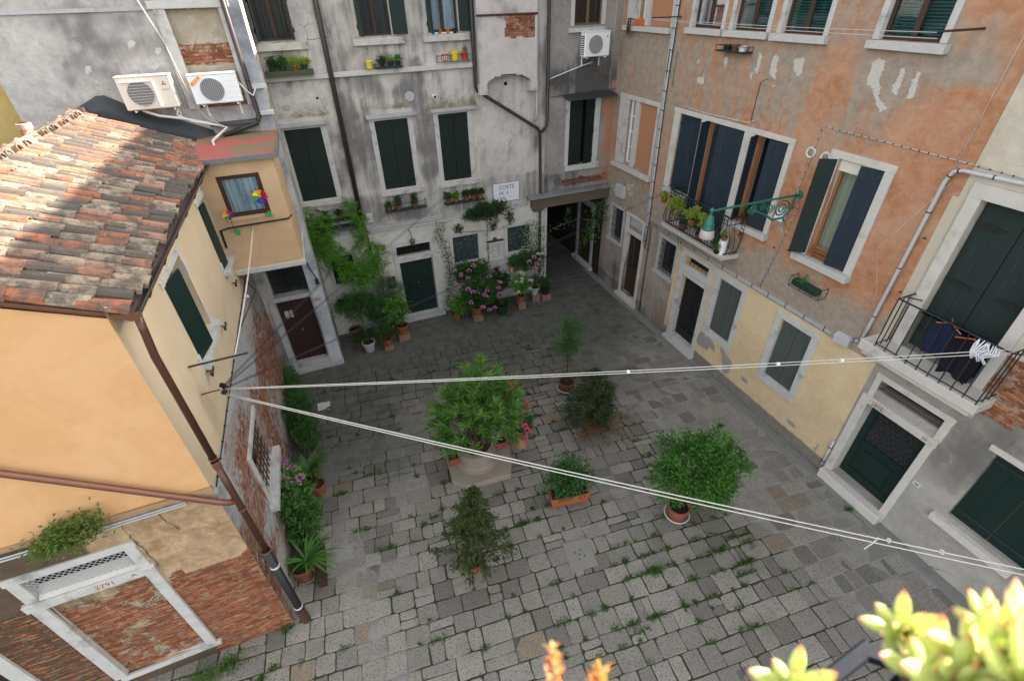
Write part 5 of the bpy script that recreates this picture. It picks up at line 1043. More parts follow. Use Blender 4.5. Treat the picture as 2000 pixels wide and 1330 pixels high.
T = ac('cream outdoor air conditioner tilted slightly, left of the walled up window above the tiles', FG, -3.74, -2.72, 8.12, 8.76, .1, .42, WHITEC, -3.36, .245, 1); logo3(FG, -2.87, 8.6, .422, .055, T)
MB().fb(FG, -2.95, -2.79, 8.49, 8.5, .42, .422).fb(FG, -2.93, -2.81, 8.47, 8.48, .42, .422).build('small_print', STONE_B, T)
T = ac('white outdoor air conditioner with an orange corner sticker in front of the walled up window', FG, -2.40, -1.43, 8.12, 8.71, .1, .38, WHITEP, -1.98, .235, 2)
MB().poly([FG.P(-2.38, 8.56, .382), FG.P(-2.36, 8.5, .382), FG.P(-2.14, 8.66, .382), FG.P(-2.17, 8.70, .382)], bn, .028).build('sticker', PETC[1], T)
fr_d = Fr(FG.P(-2.27, 8.6, .412), (math.cos(.62), 0, math.sin(.62)), bn); 
def text_rot(c, ang, size, body, m, parent, fr, d):
    cu = bpy.data.curves.new('tmp', 'FONT'); cu.body = body; cu.size = size; cu.extrude = .001; cu.align_x = 'CENTER'; cu.align_y = 'CENTER'
    o = bpy.data.objects.new('tmp', cu); COL.objects.link(o); me = bpy.data.meshes.new_from_object(o.evaluated_get(bpy.context.evaluated_depsgraph_get())); bpy.data.objects.remove(o)
    ca, sa = math.cos(ang), math.sin(ang); mb = MB(); mb.v = [fr.P(c[0]+v.co.x*ca-v.co.y*sa, c[1]+v.co.x*sa+v.co.y*ca, d+v.co.z) for v in me.vertices]; mb.f = [tuple(p.vertices) for p in me.polygons]; return mb.build('lettering', m, parent)
text_rot((-2.26, 8.605), .64, .06, 'TECO', WHITEPAINT, T, FG, .4115)
mb = MB()
for i in range(4): mb.fb(FG, -1.68, -1.46, 8.22+.11*i, 8.224+.11*i, .38, .383)
mb.build('panel_lines', PVC, T); MB().tube([FG.P(-1.43, 8.5, .2), FG.P(-1.3, 8.3, .2), FG.P(-1.2, 8.2, .2), FG.P(-1.1, 8.35, .12)], .018, 6).build('wiring', CABLEW, T)
T = ac('white air conditioner under the top window of the grey corner house', FB, 8.44, 9.34, 8.32, 8.99, .1, .42, WHITEP, 8.82, .25, 3); logo3(FB, 9.23, 8.85, .422, .05, T)
for k, (pts, r) in enumerate((([FG.P(-3.5, 8.1, .3), FG.P(-3.2, 7.97, .36), FG.P(-2.8, 7.88, .36), FG.P(-2.3, 7.73, .36), FG.P(-1.95, 7.6, .36), (-2.28, 13.4, 7.42), (-2.2, 13.0, 7.25)], .03), ([FG.P(-2.8, 8.1, .3), FG.P(-2.86, 7.95, .35), FG.P(-2.6, 7.8, .38), FG.P(-2.1, 7.66, .38)], .02), ([FG.P(-2.85, 10.2, .08), FG.P(-2.62, 9.3, .08), FG.P(-2.55, 8.6, .08), FG.P(-2.5, 8.1, .1), FG.P(-2.3, 7.8, .2), FG.P(-2.0, 7.62, .3)], .009), ([FG.P(-2.83, 10.2, .1), FG.P(-2.6, 9.3, .1), FG.P(-2.46, 8.3, .1), FG.P(-2.2, 7.9, .25), FG.P(-2.18, 7.75, .3)], .009))):
    conduit(H5, 'refrigerant_hose', pts, r, CABLEW)

# ================================================================= ropes and clotheslines
def sag(a, b, s, n=26): a, b = Vector(a), Vector(b); return [a.lerp(b, t)-Vector((0, 0, s*4*t*(1-t))) for t in np.linspace(0, 1, n)]
def line(label, a, b, s, r, gap, m=ROPE, name='clothesline', extra=None):
    T = thing(name, label, 'clothesline', a, 'clotheslines strung across the court'); g = Vector((0, gap*.5, gap))
    MB().tube(sag(a, b, s), r, 6).build('rope', m, T, smooth=True); MB().tube(sag(Vector(a)-g*.3, Vector(b)-g, s), r, 6).build('rope', m, T, smooth=True)
    return T
PU = Vector((-2.33, 7.2, 4.93))
T = line('twisted white double clothesline running from the peach house pulley to the balcony on the right', PU, (9.42, 2.86, 5.28), .05, .0065, .05)
p = sag(PU, (9.42, 2.86, 5.28), .05, 101)
for k in (52, 71, 79): MB().lathe(p[k]+Vector((0, 0, -.02)), [(.012, -.015), (.03, -.015), (.03, .03), (.012, .03)], 10, (.9, -.35, 0)).build('line_clip', WHITEP, T)
T = line('thick white double clothesline slanting from the peach house pulley to the lower right corner', PU+Vector((0, -.06, -.06)), (7.1, .38, 4.3), .06, .0075, .07)
p = sag(PU, (7.1, .38, 4.3), .06, 101)
for k in (83, 88):
    MB().tube([p[k]+Vector((.02*math.cos(a*3)*math.cos(a), .018*math.sin(a*2), -.01+.028*math.sin(a))) for a in np.linspace(0, 6.2, 18)], .009, 5).build('knot', ROPE, T)
MB().tube([p[82], p[82]+Vector((-.06, 0, -.1)), p[82]+Vector((-.1, .02, -.22))], .008, 5).build('loose_end', ROPE, T)
line('dark double clothesline from the pulley to the middle closed shutter on the back wall', PU+Vector((0, .04, .05)), FB.P(2.75, 5.3, .1), .02, .005, .07, WIREG)
line('dark double clothesline from the pulley to the right closed shutter on the back wall', PU+Vector((0, .03, .03)), FB.P(4.72, 5.3, .1), .02, .005, .06, WIREG)
line('dark double clothesline from the pulley to the flowery iron balcony', PU+Vector((0, .02, .0)), FR_.P(12.2, 4.9, .25), .02, .005, .05, WIREG)
T = thing('rope_pulley', 'bunch of small pulleys hooked on the cream court wall where all the ropes meet', 'pulley', (XH, 7.1, 4.9))
MB().tube([(XH, 7.05, 5.02), (-2.5, 7.07, 5.02), (-2.38, 7.14, 4.97)], .012, 6).build('hook', RUST, T)
for k, (dx, dy, dz) in enumerate(((0, .03, .05), (.0, -.03, -.05), (.03, .02, 0))): MB().lathe(PU+Vector((dx-.02, dy, dz)), [(.01, -.02), (.05, -.018), (.035, 0), (.05, .018), (.01, .02)], 16, (.2, 1, .3)).build('wheel', IRON if k else WIREG, T)
o = MB().tube([(XH, 7.13, 5.52), (-1.8, 7.2, 5.5)], .018, 6).build('line_bracket', IRON, None, label='straight iron rod sticking out of the cream wall below the ajar shutter', cat='bracket')
T = line('short white double line hanging from the bay sill to the iron rod', (-2.0, 7.2, 5.5), (-1.9, 12.22, 5.72), .08, .006, .05, ROPE)
for q in ((-2.0, 7.2, 5.48), (-1.9, 12.22, 5.7)): MB().lathe(q, [(.01, -.015), (.035, -.012), (.025, 0), (.035, .012), (.01, .015)], 12, (1, 0, 0)).build('wheel', PVC, T)
MB().lathe((-1.95, 9.3, 5.4), [(.008, 0), (.03, .01), (.03, .04), (.008, .06)], 8).build('line_clip', PVC, T)
o = MB().tube([FE.P(12.3, 4.62, .02), FE.P(12.35, 4.45, .1), FE.P(12.45, 4.0, .25)], .014, 6).tube([FE.P(12.45, 4.0, .25), FE.P(10.7, 4.04, .04)], .012, 6).build('iron_stay', RUST, None, label='thin bent iron stay on the cream wall under the bay', cat='bracket')
T = line('thin double line along the top windows of the terracotta house', FR_.P(13.5, 9.36, .6), FR_.P(5.9, 9.36, .6), .03, .006, .08, PVC)
o = MB().tube([FR_.P(12.95, 9.4, .05), FR_.P(13.5, 9.38, .62)], .016, 6).build('line_bracket', IRON, None, label='iron line holder beside the top left window of the terracotta house', cat='bracket'); o = MB().tube([FR_.P(5.6, 9.4, 0), FR_.P(5.8, 9.38, .62)], .018, 6).build('line_bracket', RUST, None, label='rusty line holder right of the last top window of the terracotta house', cat='bracket')
# laundry behind the balcony rail
def garment(label, c, w, h, m, hang=ORANGEP, name='hanging_shirt'):
    T = thing(name, label, 'clothing', c, None); c = Vector(c)
    MB().tube([c+Vector((0, w*.5, -.1)), c+Vector((0, .02, 0)), c+Vector((0, -.02, 0)), c+Vector((0, -w*.5, -.1))], .012, 6).tube([c, c+Vector((0, 0, .06)), c+Vector((0, .03, .09))], .005, 5).build('hanger', hang, T)
    mb = MB(); nx, nz_ = 12, 9
    for s in (0, 1):
        k = len(mb.v)
        for j in range(nz_+1):
            for i in range(nx+1):
                u = i/nx-.5; v = j/nz_; ww = w*(1.0+.06*math.sin(v*5)) ; top = -.02-.16*abs(u)*1.2
                dx = (.035+.02*math.sin(u*14+v*3))*(1 if s else -1)
                mb.v.append(tuple(c+Vector((dx, u*ww, top-v*h+.02*math.sin(u*9)))))
        for j in range(nz_):
            for i in range(nx): a = k+j*(nx+1)+i; mb.f.append((a, a+1, a+nx+2, a+nx+1))
    mb.build('cloth', m, T, smooth=True); return T
garment('dark navy shirt on an orange hanger hung behind the right balcony rail', (9.72, 3.85, 5.08), .42, .6, CLOTH_N); garment('black shirt on an orange hanger hung at the rail of the right balcony', (9.62, 3.4, 5.05), .5, .72, CLOTH_B)
T = thing('hanging_cloth', 'bundle of white and purple straps thrown over the rail of the right balcony', 'clothing', (9.42, 3.2, 5.22))
mb = MB()
for k in range(13):
    a = k*.5; mb.tube([Vector((9.44+.05*math.sin(k*2.2), 3.28-.022*k+.03*math.sin(k), 5.2)), Vector((9.38+.03*math.cos(k), 3.3-.03*k, 5.1)), Vector((9.38, 3.28-.016*k, 4.98+.02*math.sin(k*3))), Vector((9.4, 3.25-.02*k, 4.88+.03*math.sin(k*5)))], .011, 5)
mb.build('straps', CLOTH_W, T, smooth=True)

# ================================================================= plants
def leaves(P, D, L, W, fold=.25, droop=.0, rng=RNG, m3=False):
    """arrays of leaf base points and directions -> verts, faces (diamond leaves folded along the midrib)"""
    P = np.asarray(P); D = np.asarray(D); D = D/np.linalg.norm(D, axis=1)[:, None]; n = len(P)
    Lr = L*(.7+.6*rng.random(n))[:, None]; Wr = W*(.75+.5*rng.random(n))[:, None]
    A = rng.normal(size=(n, 3)); S = np.cross(D, A); S /= np.linalg.norm(S, axis=1)[:, None]; N = np.cross(S, D)
    N *= np.where(N[:, 2:3] < 0, -1, 1)
    dr = np.array([0, 0, -1.0])*droop
    mid = P + D*Lr*.45 + N*0; tip = P + D*Lr + dr*Lr
    l = mid + S*Wr*.5 + N*Wr*fold; r = mid - S*Wr*.5 + N*Wr*fold
    V = np.stack([P, l, tip, r], 1).reshape(-1, 3); i = np.arange(n)*4
    F = np.concatenate([np.stack([i, i+1, i+2], 1), np.stack([i, i+2, i+3], 1)])
    return V, F
def mesh_np(name, V, F, m, parent, label=None, **k):
    mb = MB(); mb.v = V.tolist() if hasattr(V, 'tolist') else V; mb.f = [tuple(f) for f in F.tolist()]
    return mb.build(name, m, parent, label=label, **k)
def sph(n, rng=RNG): v = rng.normal(size=(n, 3)); return v/np.linalg.norm(v, axis=1)[:, None]
def crown(c, rad, ntip, nleaf, spread, L, W, up=.35, shell=.6, droop=.15, rng=RNG, fold=.25, squash=None, outward=.8):
    d = sph(ntip, rng); rr = shell+(1-shell)*rng.random(ntip); rr *= (1+.18*np.sin(d[:, 0]*5+c[0])*np.cos(d[:, 2]*4+c[1]*3))
    T = np.array(c)+d*rr[:, None]*np.array(rad)
    k = np.repeat(np.arange(ntip), nleaf); P = T[k]+rng.normal(size=(len(k), 3))*spread
    D = d[k]*outward+rng.normal(size=(len(k), 3))*.7+np.array([0, 0, up])
    V, F = leaves(P, D, L, W, fold, droop, rng); return T, V, F
def branches(mb, base, T, r, rng=RNG, k=14, r2=.003, lift=.35):
    idx = rng.choice(len(T), min(k, len(T)), replace=False)
    for i in idx:
        b = Vector(base); t = Vector(T[i]); m = b.lerp(t, .5)+Vector((0, 0, lift*(t-b).length*.25))+Vector(rng.normal(size=3)*.03)
        mb.tube([b, b.lerp(m, .6), m, t], r, 5, True, r2)
G_OLE = M_leaf('oleander_leaf', (.05, .15, .03), (.13, .28, .05), (.26, .40, .13)); G_BUSH = M_leaf('bush_leaf', (.02, .09, .014), (.055, .17, .024), (.09, .23, .035))
G_DARK = M_leaf('dark_leaf', (.010, .035, .012), (.022, .065, .018)); G_MID = M_leaf('mid_leaf', (.016, .06, .015), (.04, .12, .025)); G_LIGHT = M_leaf('light_leaf', (.05, .16, .015), (.10, .27, .03), (.15, .34, .05), .4)
G_WIST = M_leaf('wisteria_leaf', (.045, .17, .012), (.09, .27, .02), (.13, .34, .03), .4); G_CON = M_leaf('conifer_needle', (.022, .042, .010), (.05, .072, .018), (.08, .09, .025), .1); G_CONB = M_leaf('dry_conifer', (.10, .05, .015), (.16, .09, .025), None, .1); G_CON2 = M_leaf('dark_conifer', (.018, .036, .014), (.036, .06, .02), (.065, .08, .03), .1)
G_SILV = M_leaf('silvery_leaf', (.05, .10, .05), (.10, .17, .08)); G_STRAP = M_leaf('strap_leaf', (.03, .10, .015), (.06, .17, .03)); G_GRASS = M_leaf('weed', (.025, .08, .012), (.06, .15, .025), (.1, .2, .04)); G_YEL = M_leaf('yellow_green_leaf', (.18, .26, .03), (.32, .38, .06), None, .4)
PINKF = M_leaf('pink_petal', (.42, .16, .30), (.62, .30, .50), None, .3); WHITEF = M_leaf('white_petal', (.6, .6, .55), (.75, .75, .7), None, .3); REDF = M_leaf('red_petal', (.5, .03, .06), (.65, .08, .12), None, .3); HOTP = M_leaf('hot_pink_petal', (.6, .05, .14), (.7, .1, .2), None, .3)
def blooms(pts, r, m, parent, name='flowers', n=46, rng=RNG, label=None):
    P = []; D = []
    if len(pts) <= 30:
        for p in pts:
            d = sph(n, rng); d[:, 2] = np.abs(d[:, 2])-.1; V, F = leaves(np.array(p)+d*r*.55, d, r*.75, r*.8, .1, 0, rng); mesh_np(name[:-1] if name.endswith('s') else name, V, F, m, parent, label)
        return
    for p in pts:
        d = sph(n, rng); d[:, 2] = np.abs(d[:, 2])*1.0-.1; P.append(np.array(p)+d*r*.55); D.append(d)
    V, F = leaves(np.concatenate(P), np.concatenate(D), r*.75, r*.8, .1, 0, rng); return mesh_np(name, V, F, m, parent, label, kind='stuff')
def pot(T, c, r, h, m=TERRA, soil=True, n=24, rim=True, name='pot'):
    rb = r*.7; pr = [(rb*.2, .0), (rb, .0), (r*.93, h*.8)] + ([(r*1.02, h*.8), (r*1.04, h*.86), (r*1.04, h)] if rim else [(r, h)]) + [(r*.9, h), (r*.88, h*.88)]
    o = MB().lathe(c, pr, n).build(name, m, T, smooth=False)
    for p_ in o.data.polygons: p_.use_smooth = False
    if soil: MB().lathe(c, [(.001, h*.9), (r*.9, h*.88)], n).build('soil', SOIL, T)
    return o
def brickbase(T, c, w, h, m=None): return MB().box(c[0]-w/2, c[0]+w/2, c[1]-w/2, c[1]+w/2, c[2], c[2]+h, .01).build('brick_block', m or M_BRKB, T, bev=.01, fix=True)
M_BRKB = M_plain('old_brick_block', (.22, .13, .09), .9, .2, var=.3, sc=7, dirt=(.3, .28, .24), bump=.5)
def saucer_ring(T, c, r, z): return MB().tube([(c[0]+r*math.cos(a), c[1]+r*math.sin(a), c[2]+z) for a in np.linspace(0, 2*math.pi, 33)], .014, 6).build('saucer_rim', PINKTER if False else CABLEW, T)
# ---- wellhead with oleander
WH = thing('wellhead', 'pale octagonal stone well base with a round drum in the middle of the court', 'wellhead', (2.0, 8.2, 0))
slab = [(1.18, 7.85), (1.46, 7.53), (2.62, 7.47), (2.84, 7.98), (2.9, 8.6), (2.5, 9.02), (1.5, 9.1), (1.26, 8.95)]
M_WELL = M_plain('well_stone', (.27, .225, .18), .85, .2, var=.22, sc=2.5, dirt=(.30, .2, .13), dirtamt=.6, bump=.5)
MB().poly([(x, y, -.05) for x, y in slab], (0, 0, 1), .2).build('base_slab', M_WELL, WH, bev=.02)
MB().lathe((1.98, 8.3, .14), [(.56, 0), (.58, .03), (.5, .06), (.47, .12), (.46, .42), (.5, .48), (.53, .51), (.53, .58), (.4, .58), (.4, .42)], 36).build('drum', M_WELL, WH, smooth=False)
OL = thing('oleander', 'large oleander with narrow leaves and a few red flowers growing in the well drum', 'oleander', (1.98, 8.3, .8))
rng = np.random.default_rng(3)
tips = []
for i in range(215):
    d = sph(1, rng)[0]; d[2] = abs(d[2])*1.1-.28; rr = .4+.75*rng.random()**.9; tips.append((2.1+d[0]*1.08*rr, 8.3+d[1]*1.0*rr, 1.72+d[2]*1.2*rr))
tips += [(2.2+rng.normal()*.12, 8.4+rng.normal()*.1, z) for z in np.linspace(2.8, 3.3, 8)] + [(3.0+rng.normal()*.1, 8.3+rng.normal()*.1, 2.25+rng.normal()*.15) for _ in range(9)] + [(1.15+rng.normal()*.06, 8.2, 1.35+rng.normal()*.08) for _ in range(6)] + [(2.6+rng.normal()*.1, 8.4, 2.7+rng.normal()*.1) for _ in range(7)]
tips = np.array(tips); k = np.repeat(np.arange(len(tips)), 26); ct = np.array([2.05, 8.3, 1.3]); dv = tips[k]-ct; dv /= np.linalg.norm(dv, axis=1)[:, None]
P = tips[k]-dv*rng.random((len(k), 1))*.22+rng.normal(size=(len(k), 3))*.012; D = dv*.75+sph(len(k), rng)*.75+np.array([0, 0, .25]); V, F = leaves(P, D, .27, .03, .15, .18, rng); mesh_np('foliage', V, F, G_OLE, OL)
mb = MB()
for i in range(0, len(tips), 3): t = Vector(tips[i]); b = Vector((1.98+rng.normal()*.12, 8.3+rng.normal()*.12, .75)); mb.tube([b, b.lerp(t, .5)+Vector((0, 0, .12)), t], .016, 5, True, .005)
mb.build('stems', BARK, OL)
blooms([(3.0, 8.2, 2.42), (3.05, 7.55, 1.6), (3.12, 7.6, 1.4), (3.0, 7.5, 1.25), (1.05, 8.1, 1.6), (2.35, 7.75, .95), (3.35, 8.2, 1.6)], .07, HOTP, OL)
for (x, y, lab) in ((1.38, 8.4, 'low square terracotta pot on the left edge of the well base'), (2.72, 8.45, 'low square terracotta pot on the right edge of the well base')):
    T = thing('square_pot', lab, 'flower pot', (x, y, .15), 'square pots on the well base'); w = .13
    mb = MB()
    for a, b, c, d in ((-w, w, -w, -w+.025), (-w, w, w-.025, w), (-w, -w+.025, -w+.025, w-.025), (w-.025, w, -w+.025, w-.025)): mb.box(x+a, x+b, y+c, y+d, .15, .38)
    mb.build('pot', TERRA, T, bev=.006); MB().box(x-w+.02, x+w-.02, y-w+.02, y+w-.02, .15, .35).build('soil', SOIL, T)
def plant(name, label, base, potr, poth, c, rad, ntip, nleaf, spread, L, W, m, potm=TERRA, trunk=None, rng_s=1, ring=False, potbase=0, flowers=None, group=None, cat='potted plant', **k):
    T = thing(name, label, cat, base, group); b = Vector(base); rng = np.random.default_rng(rng_s)
    z = b.z+potbase
    if potbase: brickbase(T, (b.x, b.y, b.z), potr*1.9, potbase)
    if potr: pot(T, (b.x, b.y, z), potr, poth, potm)
    if ring: saucer_ring(T, (b.x, b.y, z), potr*1.12, poth*.35)
    Tp, V, F = crown(c, rad, ntip, nleaf, spread, L, W, rng=rng, **k); mesh_np('foliage', V, F, m, T)
    mb = MB(); st = Vector((b.x, b.y, z+poth*.85))
    if trunk: mid = Vector((c[0], c[1], c[2]-rad[2]*.5)); mb.tube([st, st.lerp(mid, .5)+Vector((.01, 0, 0)), mid], trunk, 7, True, trunk*.7); branches(mb, mid, Tp, trunk*.6, rng, 16)
    else:
        for q in range(3): branches(mb, st+Vector(rng.normal(size=3)*.02), Tp, .007, rng, 8)
    mb.build('stems', BARK, T)
    if flowers:
        fm, fr_, fp = flowers; blooms(fp, fr_, fm, T, n=30, rng=rng)
    return T
plant('potted_bush', 'big round leafy bush overflowing a terracotta pot at the right of the court', (5.78, 4.98, 0), .25, .44, (6.02, 4.97, 1.62), (.95, .88, .82), 250, 60, .075, .058, .045, G_BUSH, ring=True, trunk=.035, rng_s=11, shell=.5, droop=.1, up=.2)
plant('slender_tree', 'slender young tree with a bare stem in a brown pot behind the conifer bush', (5.4, 9.95, 0), .25, .36, (5.36, 9.93, 2.0), (.42, .42, .85), 120, 20, .075, .065, .028, G_MID, potm=TERRA_D, ring=True, trunk=.016, rng_s=12, shell=.25)
plant('flower_pot', 'red flowered plant in a terracotta pot standing on an upturned pot beside the wellhead', (3.28, 8.42, .33), .15, .26, (3.28, 8.4, .82), (.3, .28, .25), 60, 14, .05, .06, .035, G_MID, rng_s=13, flowers=(HOTP, .055, [(3.12, 8.2, .95), (3.05, 8.22, 1.02), (3.2, 8.25, 1.0)]))
o = MB().lathe((3.28, 8.42, 0), [(.19, 0), (.19, .03), (.17, .04), (.13, .33), (.05, .33)], 24).build('upturned_pot', PINKTER, None, label='pinkish upturned pot serving as a stand beside the wellhead', cat='flower pot')
PT = thing('rectangular_planter', 'long terracotta planter on little feet full of herbs in the middle of the court', 'planter', (3.66, 6.32, 0))
a = R(-9); ex = Vector((math.cos(a), math.sin(a), 0)); ey = Vector((-math.sin(a), math.cos(a), 0)); c0 = Vector((3.66, 6.34, 0))
def obx(mb, x0, x1, y0, y1, z0, z1, t=0): return mb.hexa([tuple(c0+ex*(x*(1+(t if z > .2 else 0)))+ey*(y*(1+(t if z > .2 else 0)))+Vector((0, 0, z))) for x, y, z in ((x0, y0, z0), (x1, y0, z0), (x1, y1, z0), (x0, y1, z0), (x0, y0, z1), (x1, y0, z1), (x1, y1, z1), (x0, y1, z1))])
mb = MB()
for a_, b_, c_, d_ in ((-.44, .44, -.17, -.145), (-.44, .44, .145, .17), (-.44, -.415, -.145, .145), (.415, .44, -.145, .145)): obx(mb, a_, b_, c_, d_, .06, .36, .07)
obx(mb, -.44, .44, -.17, .17, .05, .08); obx(mb, -.42, -.34, -.16, .16, 0, .05); obx(mb, .34, .42, -.16, .16, 0, .05); 
for a_, b_, c_, d_ in ((-.49, .49, -.2, -.17), (-.49, .49, .17, .2)): obx(mb, a_, b_, c_, d_, .31, .36)
mb.build('trough', M_plain('orange_plastic_planter', (.34, .085, .038), .55, .35, var=.1), PT, bev=.006); obx(MB(), -.44, .44, -.16, .16, .1, .31).build('soil', SOIL, PT)
rng = np.random.default_rng(14); Tp, V, F = crown((3.62, 6.34, .85), (.55, .38, .5), 170, 26, .08, .06, .042, rng=rng, shell=.3, up=.5); mesh_np('foliage', V, F, M_leaf('herb_leaf', (.016, .07, .025), (.045, .13, .04), (.08, .18, .04)), PT)
mb = MB(); branches(mb, (3.5, 6.34, .33), Tp, .006, rng, 14); branches(mb, (3.85, 6.3, .33), Tp, .006, rng, 14); mb.build('stems', BARK, PT)
TWIG = M_plain('pale_twig', (.2, .15, .08), .9, .2)
def conifer(name, label, base, potr, poth, top, rad, m, low=.0, seed=5, n=150, dens=40, brown=None):
    T = thing(name, label, 'potted conifer', base); b = Vector(base); rng = np.random.default_rng(seed); pot(T, b, potr, poth)
    t = Vector(top); mb = MB(); st = b+Vector((0, 0, poth*.85)); mb.tube([st, st.lerp(t, .5), t], .03, 7, True, .008); P = []; D = []; PB_ = []; DB = []
    for i in range(n):
        f = (i+.5)/n; f = low+(1-low)*f; h = st.lerp(t, f); a = i*2.4+rng.random(); ln = rad*((1-f)**.62*min(1, .5+2.4*f) if brown else (1-f)**.9*min(1, .62+2.2*f))*(.55+.65*rng.random())+.05
        d = Vector((math.cos(a), math.sin(a), -.05-.5*(1-f)*rng.random()+.12)); e = h+d*ln+Vector((0, 0, -.12*ln)); md = h.lerp(e, .5)+Vector((0, 0, .08*ln))
        mb.tube([h, md, e], .009, 4, False, .003)
        k = int(dens*(.4+ln/rad)); s = rng.random(k)**.7; c_ = np.array([list(h.lerp(md, min(1, q*2)) if q < .5 else md.lerp(e, q*2-1)) for q in s]); off = rng.normal(size=(k, 3))*np.array([.065, .065, .03])*(.4+.5*ln/rad)
        dd = np.array(d)*1.0+sph(k, rng)*.9
        if brown and f < .28 and d.y < .2: PB_.append(c_+off); DB.append(dd)
        else: P.append(c_+off); D.append(dd)
    V, F = leaves(np.concatenate(P), np.concatenate(D), .09, .03, .3, .12, rng); mesh_np('foliage', V, F, m, T); mb.build('trunk', TWIG, T)
    if PB_: V, F = leaves(np.concatenate(PB_), np.concatenate(DB), .075, .02, .3, .12, rng); mesh_np('dry_foliage', V, F, G_CONB, T, label='dry orange brown lower needles')
conifer('potted_spruce', 'drooping small spruce in a terracotta pot at the front left of the court', (1.03, 5.55, 0), .22, .34, (1.17, 5.5, 2.65), .88, G_CON, seed=5, n=66, dens=100, low=.17)
conifer('potted_conifer', 'dark bushy conifer with browned lower branches beside the slender tree', (5.38, 8.2, 0), .24, .3, (5.28, 8.2, 2.1), .95, G_CON2, seed=6, n=120, dens=100, brown=True)
# ---- plants along the court wall (left)
def strap(T, c, n, L, W, m, rng, droop=.5, spread=.5, name='leaves'):
    mb = MB()
    for i in range(n):
        a = rng.random()*6.28; d = Vector((math.cos(a)*spread, math.sin(a)*spread, 1)); d.normalize(); l = L*(.6+.6*rng.random()); k = len(mb.v); sd_ = Vector((-math.sin(a), math.cos(a), 0)); p = Vector(c)
        for j in range(7):
            t = j/6; w = W*.5*math.sin(math.pi*min(.97, .12+t*.86)); mb.v += [tuple(p-sd_*w+Vector((0, 0, w*.35))), tuple(p), tuple(p+sd_*w+Vector((0, 0, w*.35)))]
            d = (d+Vector((math.cos(a)*.12, math.sin(a)*.12, -droop*.45))*1.0).normalized() if j else d; p = p+d*l/6
        for j in range(6):
            q = k+3*j; mb.f += [(q, q+1, q+4, q+3), (q+1, q+2, q+5, q+4)]
    return mb.build(name, m, T, smooth=True)
G_MIDB = M_leaf('glossy_leaf', (.03, .10, .02), (.06, .17, .035), (.09, .22, .05))
LG = 'pots lined up along the brick wall of the peach house'
def hedge(name, label, boxes, L, W, m, seed, potspec=None, cat='plant', group=None, flowers=None):
    base = (boxes[0][0][0], boxes[0][0][1], 0); T = thing(name, label, cat, base, group); rng = np.random.default_rng(seed); Vs = []; Fs = []; o = 0; mb = MB()
    for c, rad, nt_, nl in boxes:
        Tp, V, F = crown(c, rad, nt_, nl, .06, L, W, rng=rng, shell=.35); Vs.append(V); Fs.append(F+o); o += len(V); branches(mb, (c[0], c[1], max(0.02, c[2]-rad[2]*1.3)), Tp, .008, rng, 9)
    if len(boxes) > 1: mb.tube([(c[0], c[1], max(0.03, c[2]-rad[2]*1.3)+.01) for c, rad, _a, _b in boxes], .008, 5)
    mesh_np('foliage', np.concatenate(Vs), np.concatenate(Fs), m, T); mb.build('stems', BARK, T)
    if potspec: pot(T, *potspec)
    if flowers: blooms(flowers[2], flowers[1], flowers[0], T, n=34, rng=rng)
    return T
hedge('climbing_ivy', 'light green ivy clump climbing the foot of the brick wall near the brown door', [((-2.42, 13.0, .7), (.22, .4, .45), 60, 22), ((-2.42, 12.1, .6), (.24, .6, .5), 80, 22), ((-2.45, 11.2, .4), (.2, .4, .35), 30, 12)], .05, .04, M_leaf('ivy_leaf', (.03, .10, .02), (.06, .17, .03)), 21)
hedge('potted_shrub', 'loose dark shrub leaning out from the brick wall behind the strap leaved plant', [((-2.2, 11.3, .8), (.4, .6, .5), 80, 16), ((-2.05, 10.4, .7), (.36, .5, .45), 70, 14)], .09, .05, G_MID, 22, ((-2.25, 10.7, 0), .2, .3), 'potted plant', LG)
T = thing('potted_strap_plant', 'broad strap leaved plant in a terracotta pot below the barred window', 'potted plant', (-2.12, 9.35, 0), LG); pot(T, (-2.12, 9.35, 0), .2, .34); strap(T, (-2.12, 9.35, .32), 26, .75, .085, M_leaf('aspidistra_leaf', (.02, .07, .015), (.06, .13, .03)), np.random.default_rng(23), .35, .75)
plant('potted_plant', 'small dark plant in the large terracotta pot in front of the strap leaved plant', (-2.2, 8.95, 0), .26, .42, (-2.25, 8.95, .5), (.22, .22, .18), 40, 12, .05, .05, .025, G_DARK, rng_s=24, group=LG)
plant('potted_plant', 'bare looking round terracotta pot nearest the paving in the row by the brick wall', (-1.95, 8.85, 0), .19, .36, (-1.98, 8.88, .42), (.12, .12, .1), 16, 8, .03, .04, .02, G_DARK, rng_s=25, group=LG)
hedge('hydrangea', 'hydrangea with pale pink heads under the barred window sill', [((-2.42, 8.5, .95), (.28, .46, .34), 80, 14)], .12, .085, G_LIGHT, 26, ((-2.4, 8.5, 0), .2, .34), 'potted plant', LG, (PINKF, .085, [(-2.45, 8.95, 1.22), (-2.4, 8.75, 1.3), (-2.5, 8.5, 1.3), (-2.25, 8.7, 1.2), (-2.15, 8.45, 1.15), (-2.42, 8.35, 1.3), (-2.35, 8.2, 1.25), (-2.2, 8.25, 1.2), (-2.5, 9.1, 1.2), (-2.3, 8.05, 1.1)]))
hedge('evergreen_shrub', 'tall glossy evergreen shrub in the row between the hydrangea and the corner drainpipe', [((-2.3, 7.85, 1.0), (.36, .42, .45), 60, 12), ((-2.25, 7.5, .6), (.3, .3, .35), 36, 11), ((-2.0, 7.7, .85), (.2, .22, .18), 18, 10)], .15, .06, G_MIDB, 27, ((-2.3, 7.7, 0), .22, .36), 'potted plant', LG)
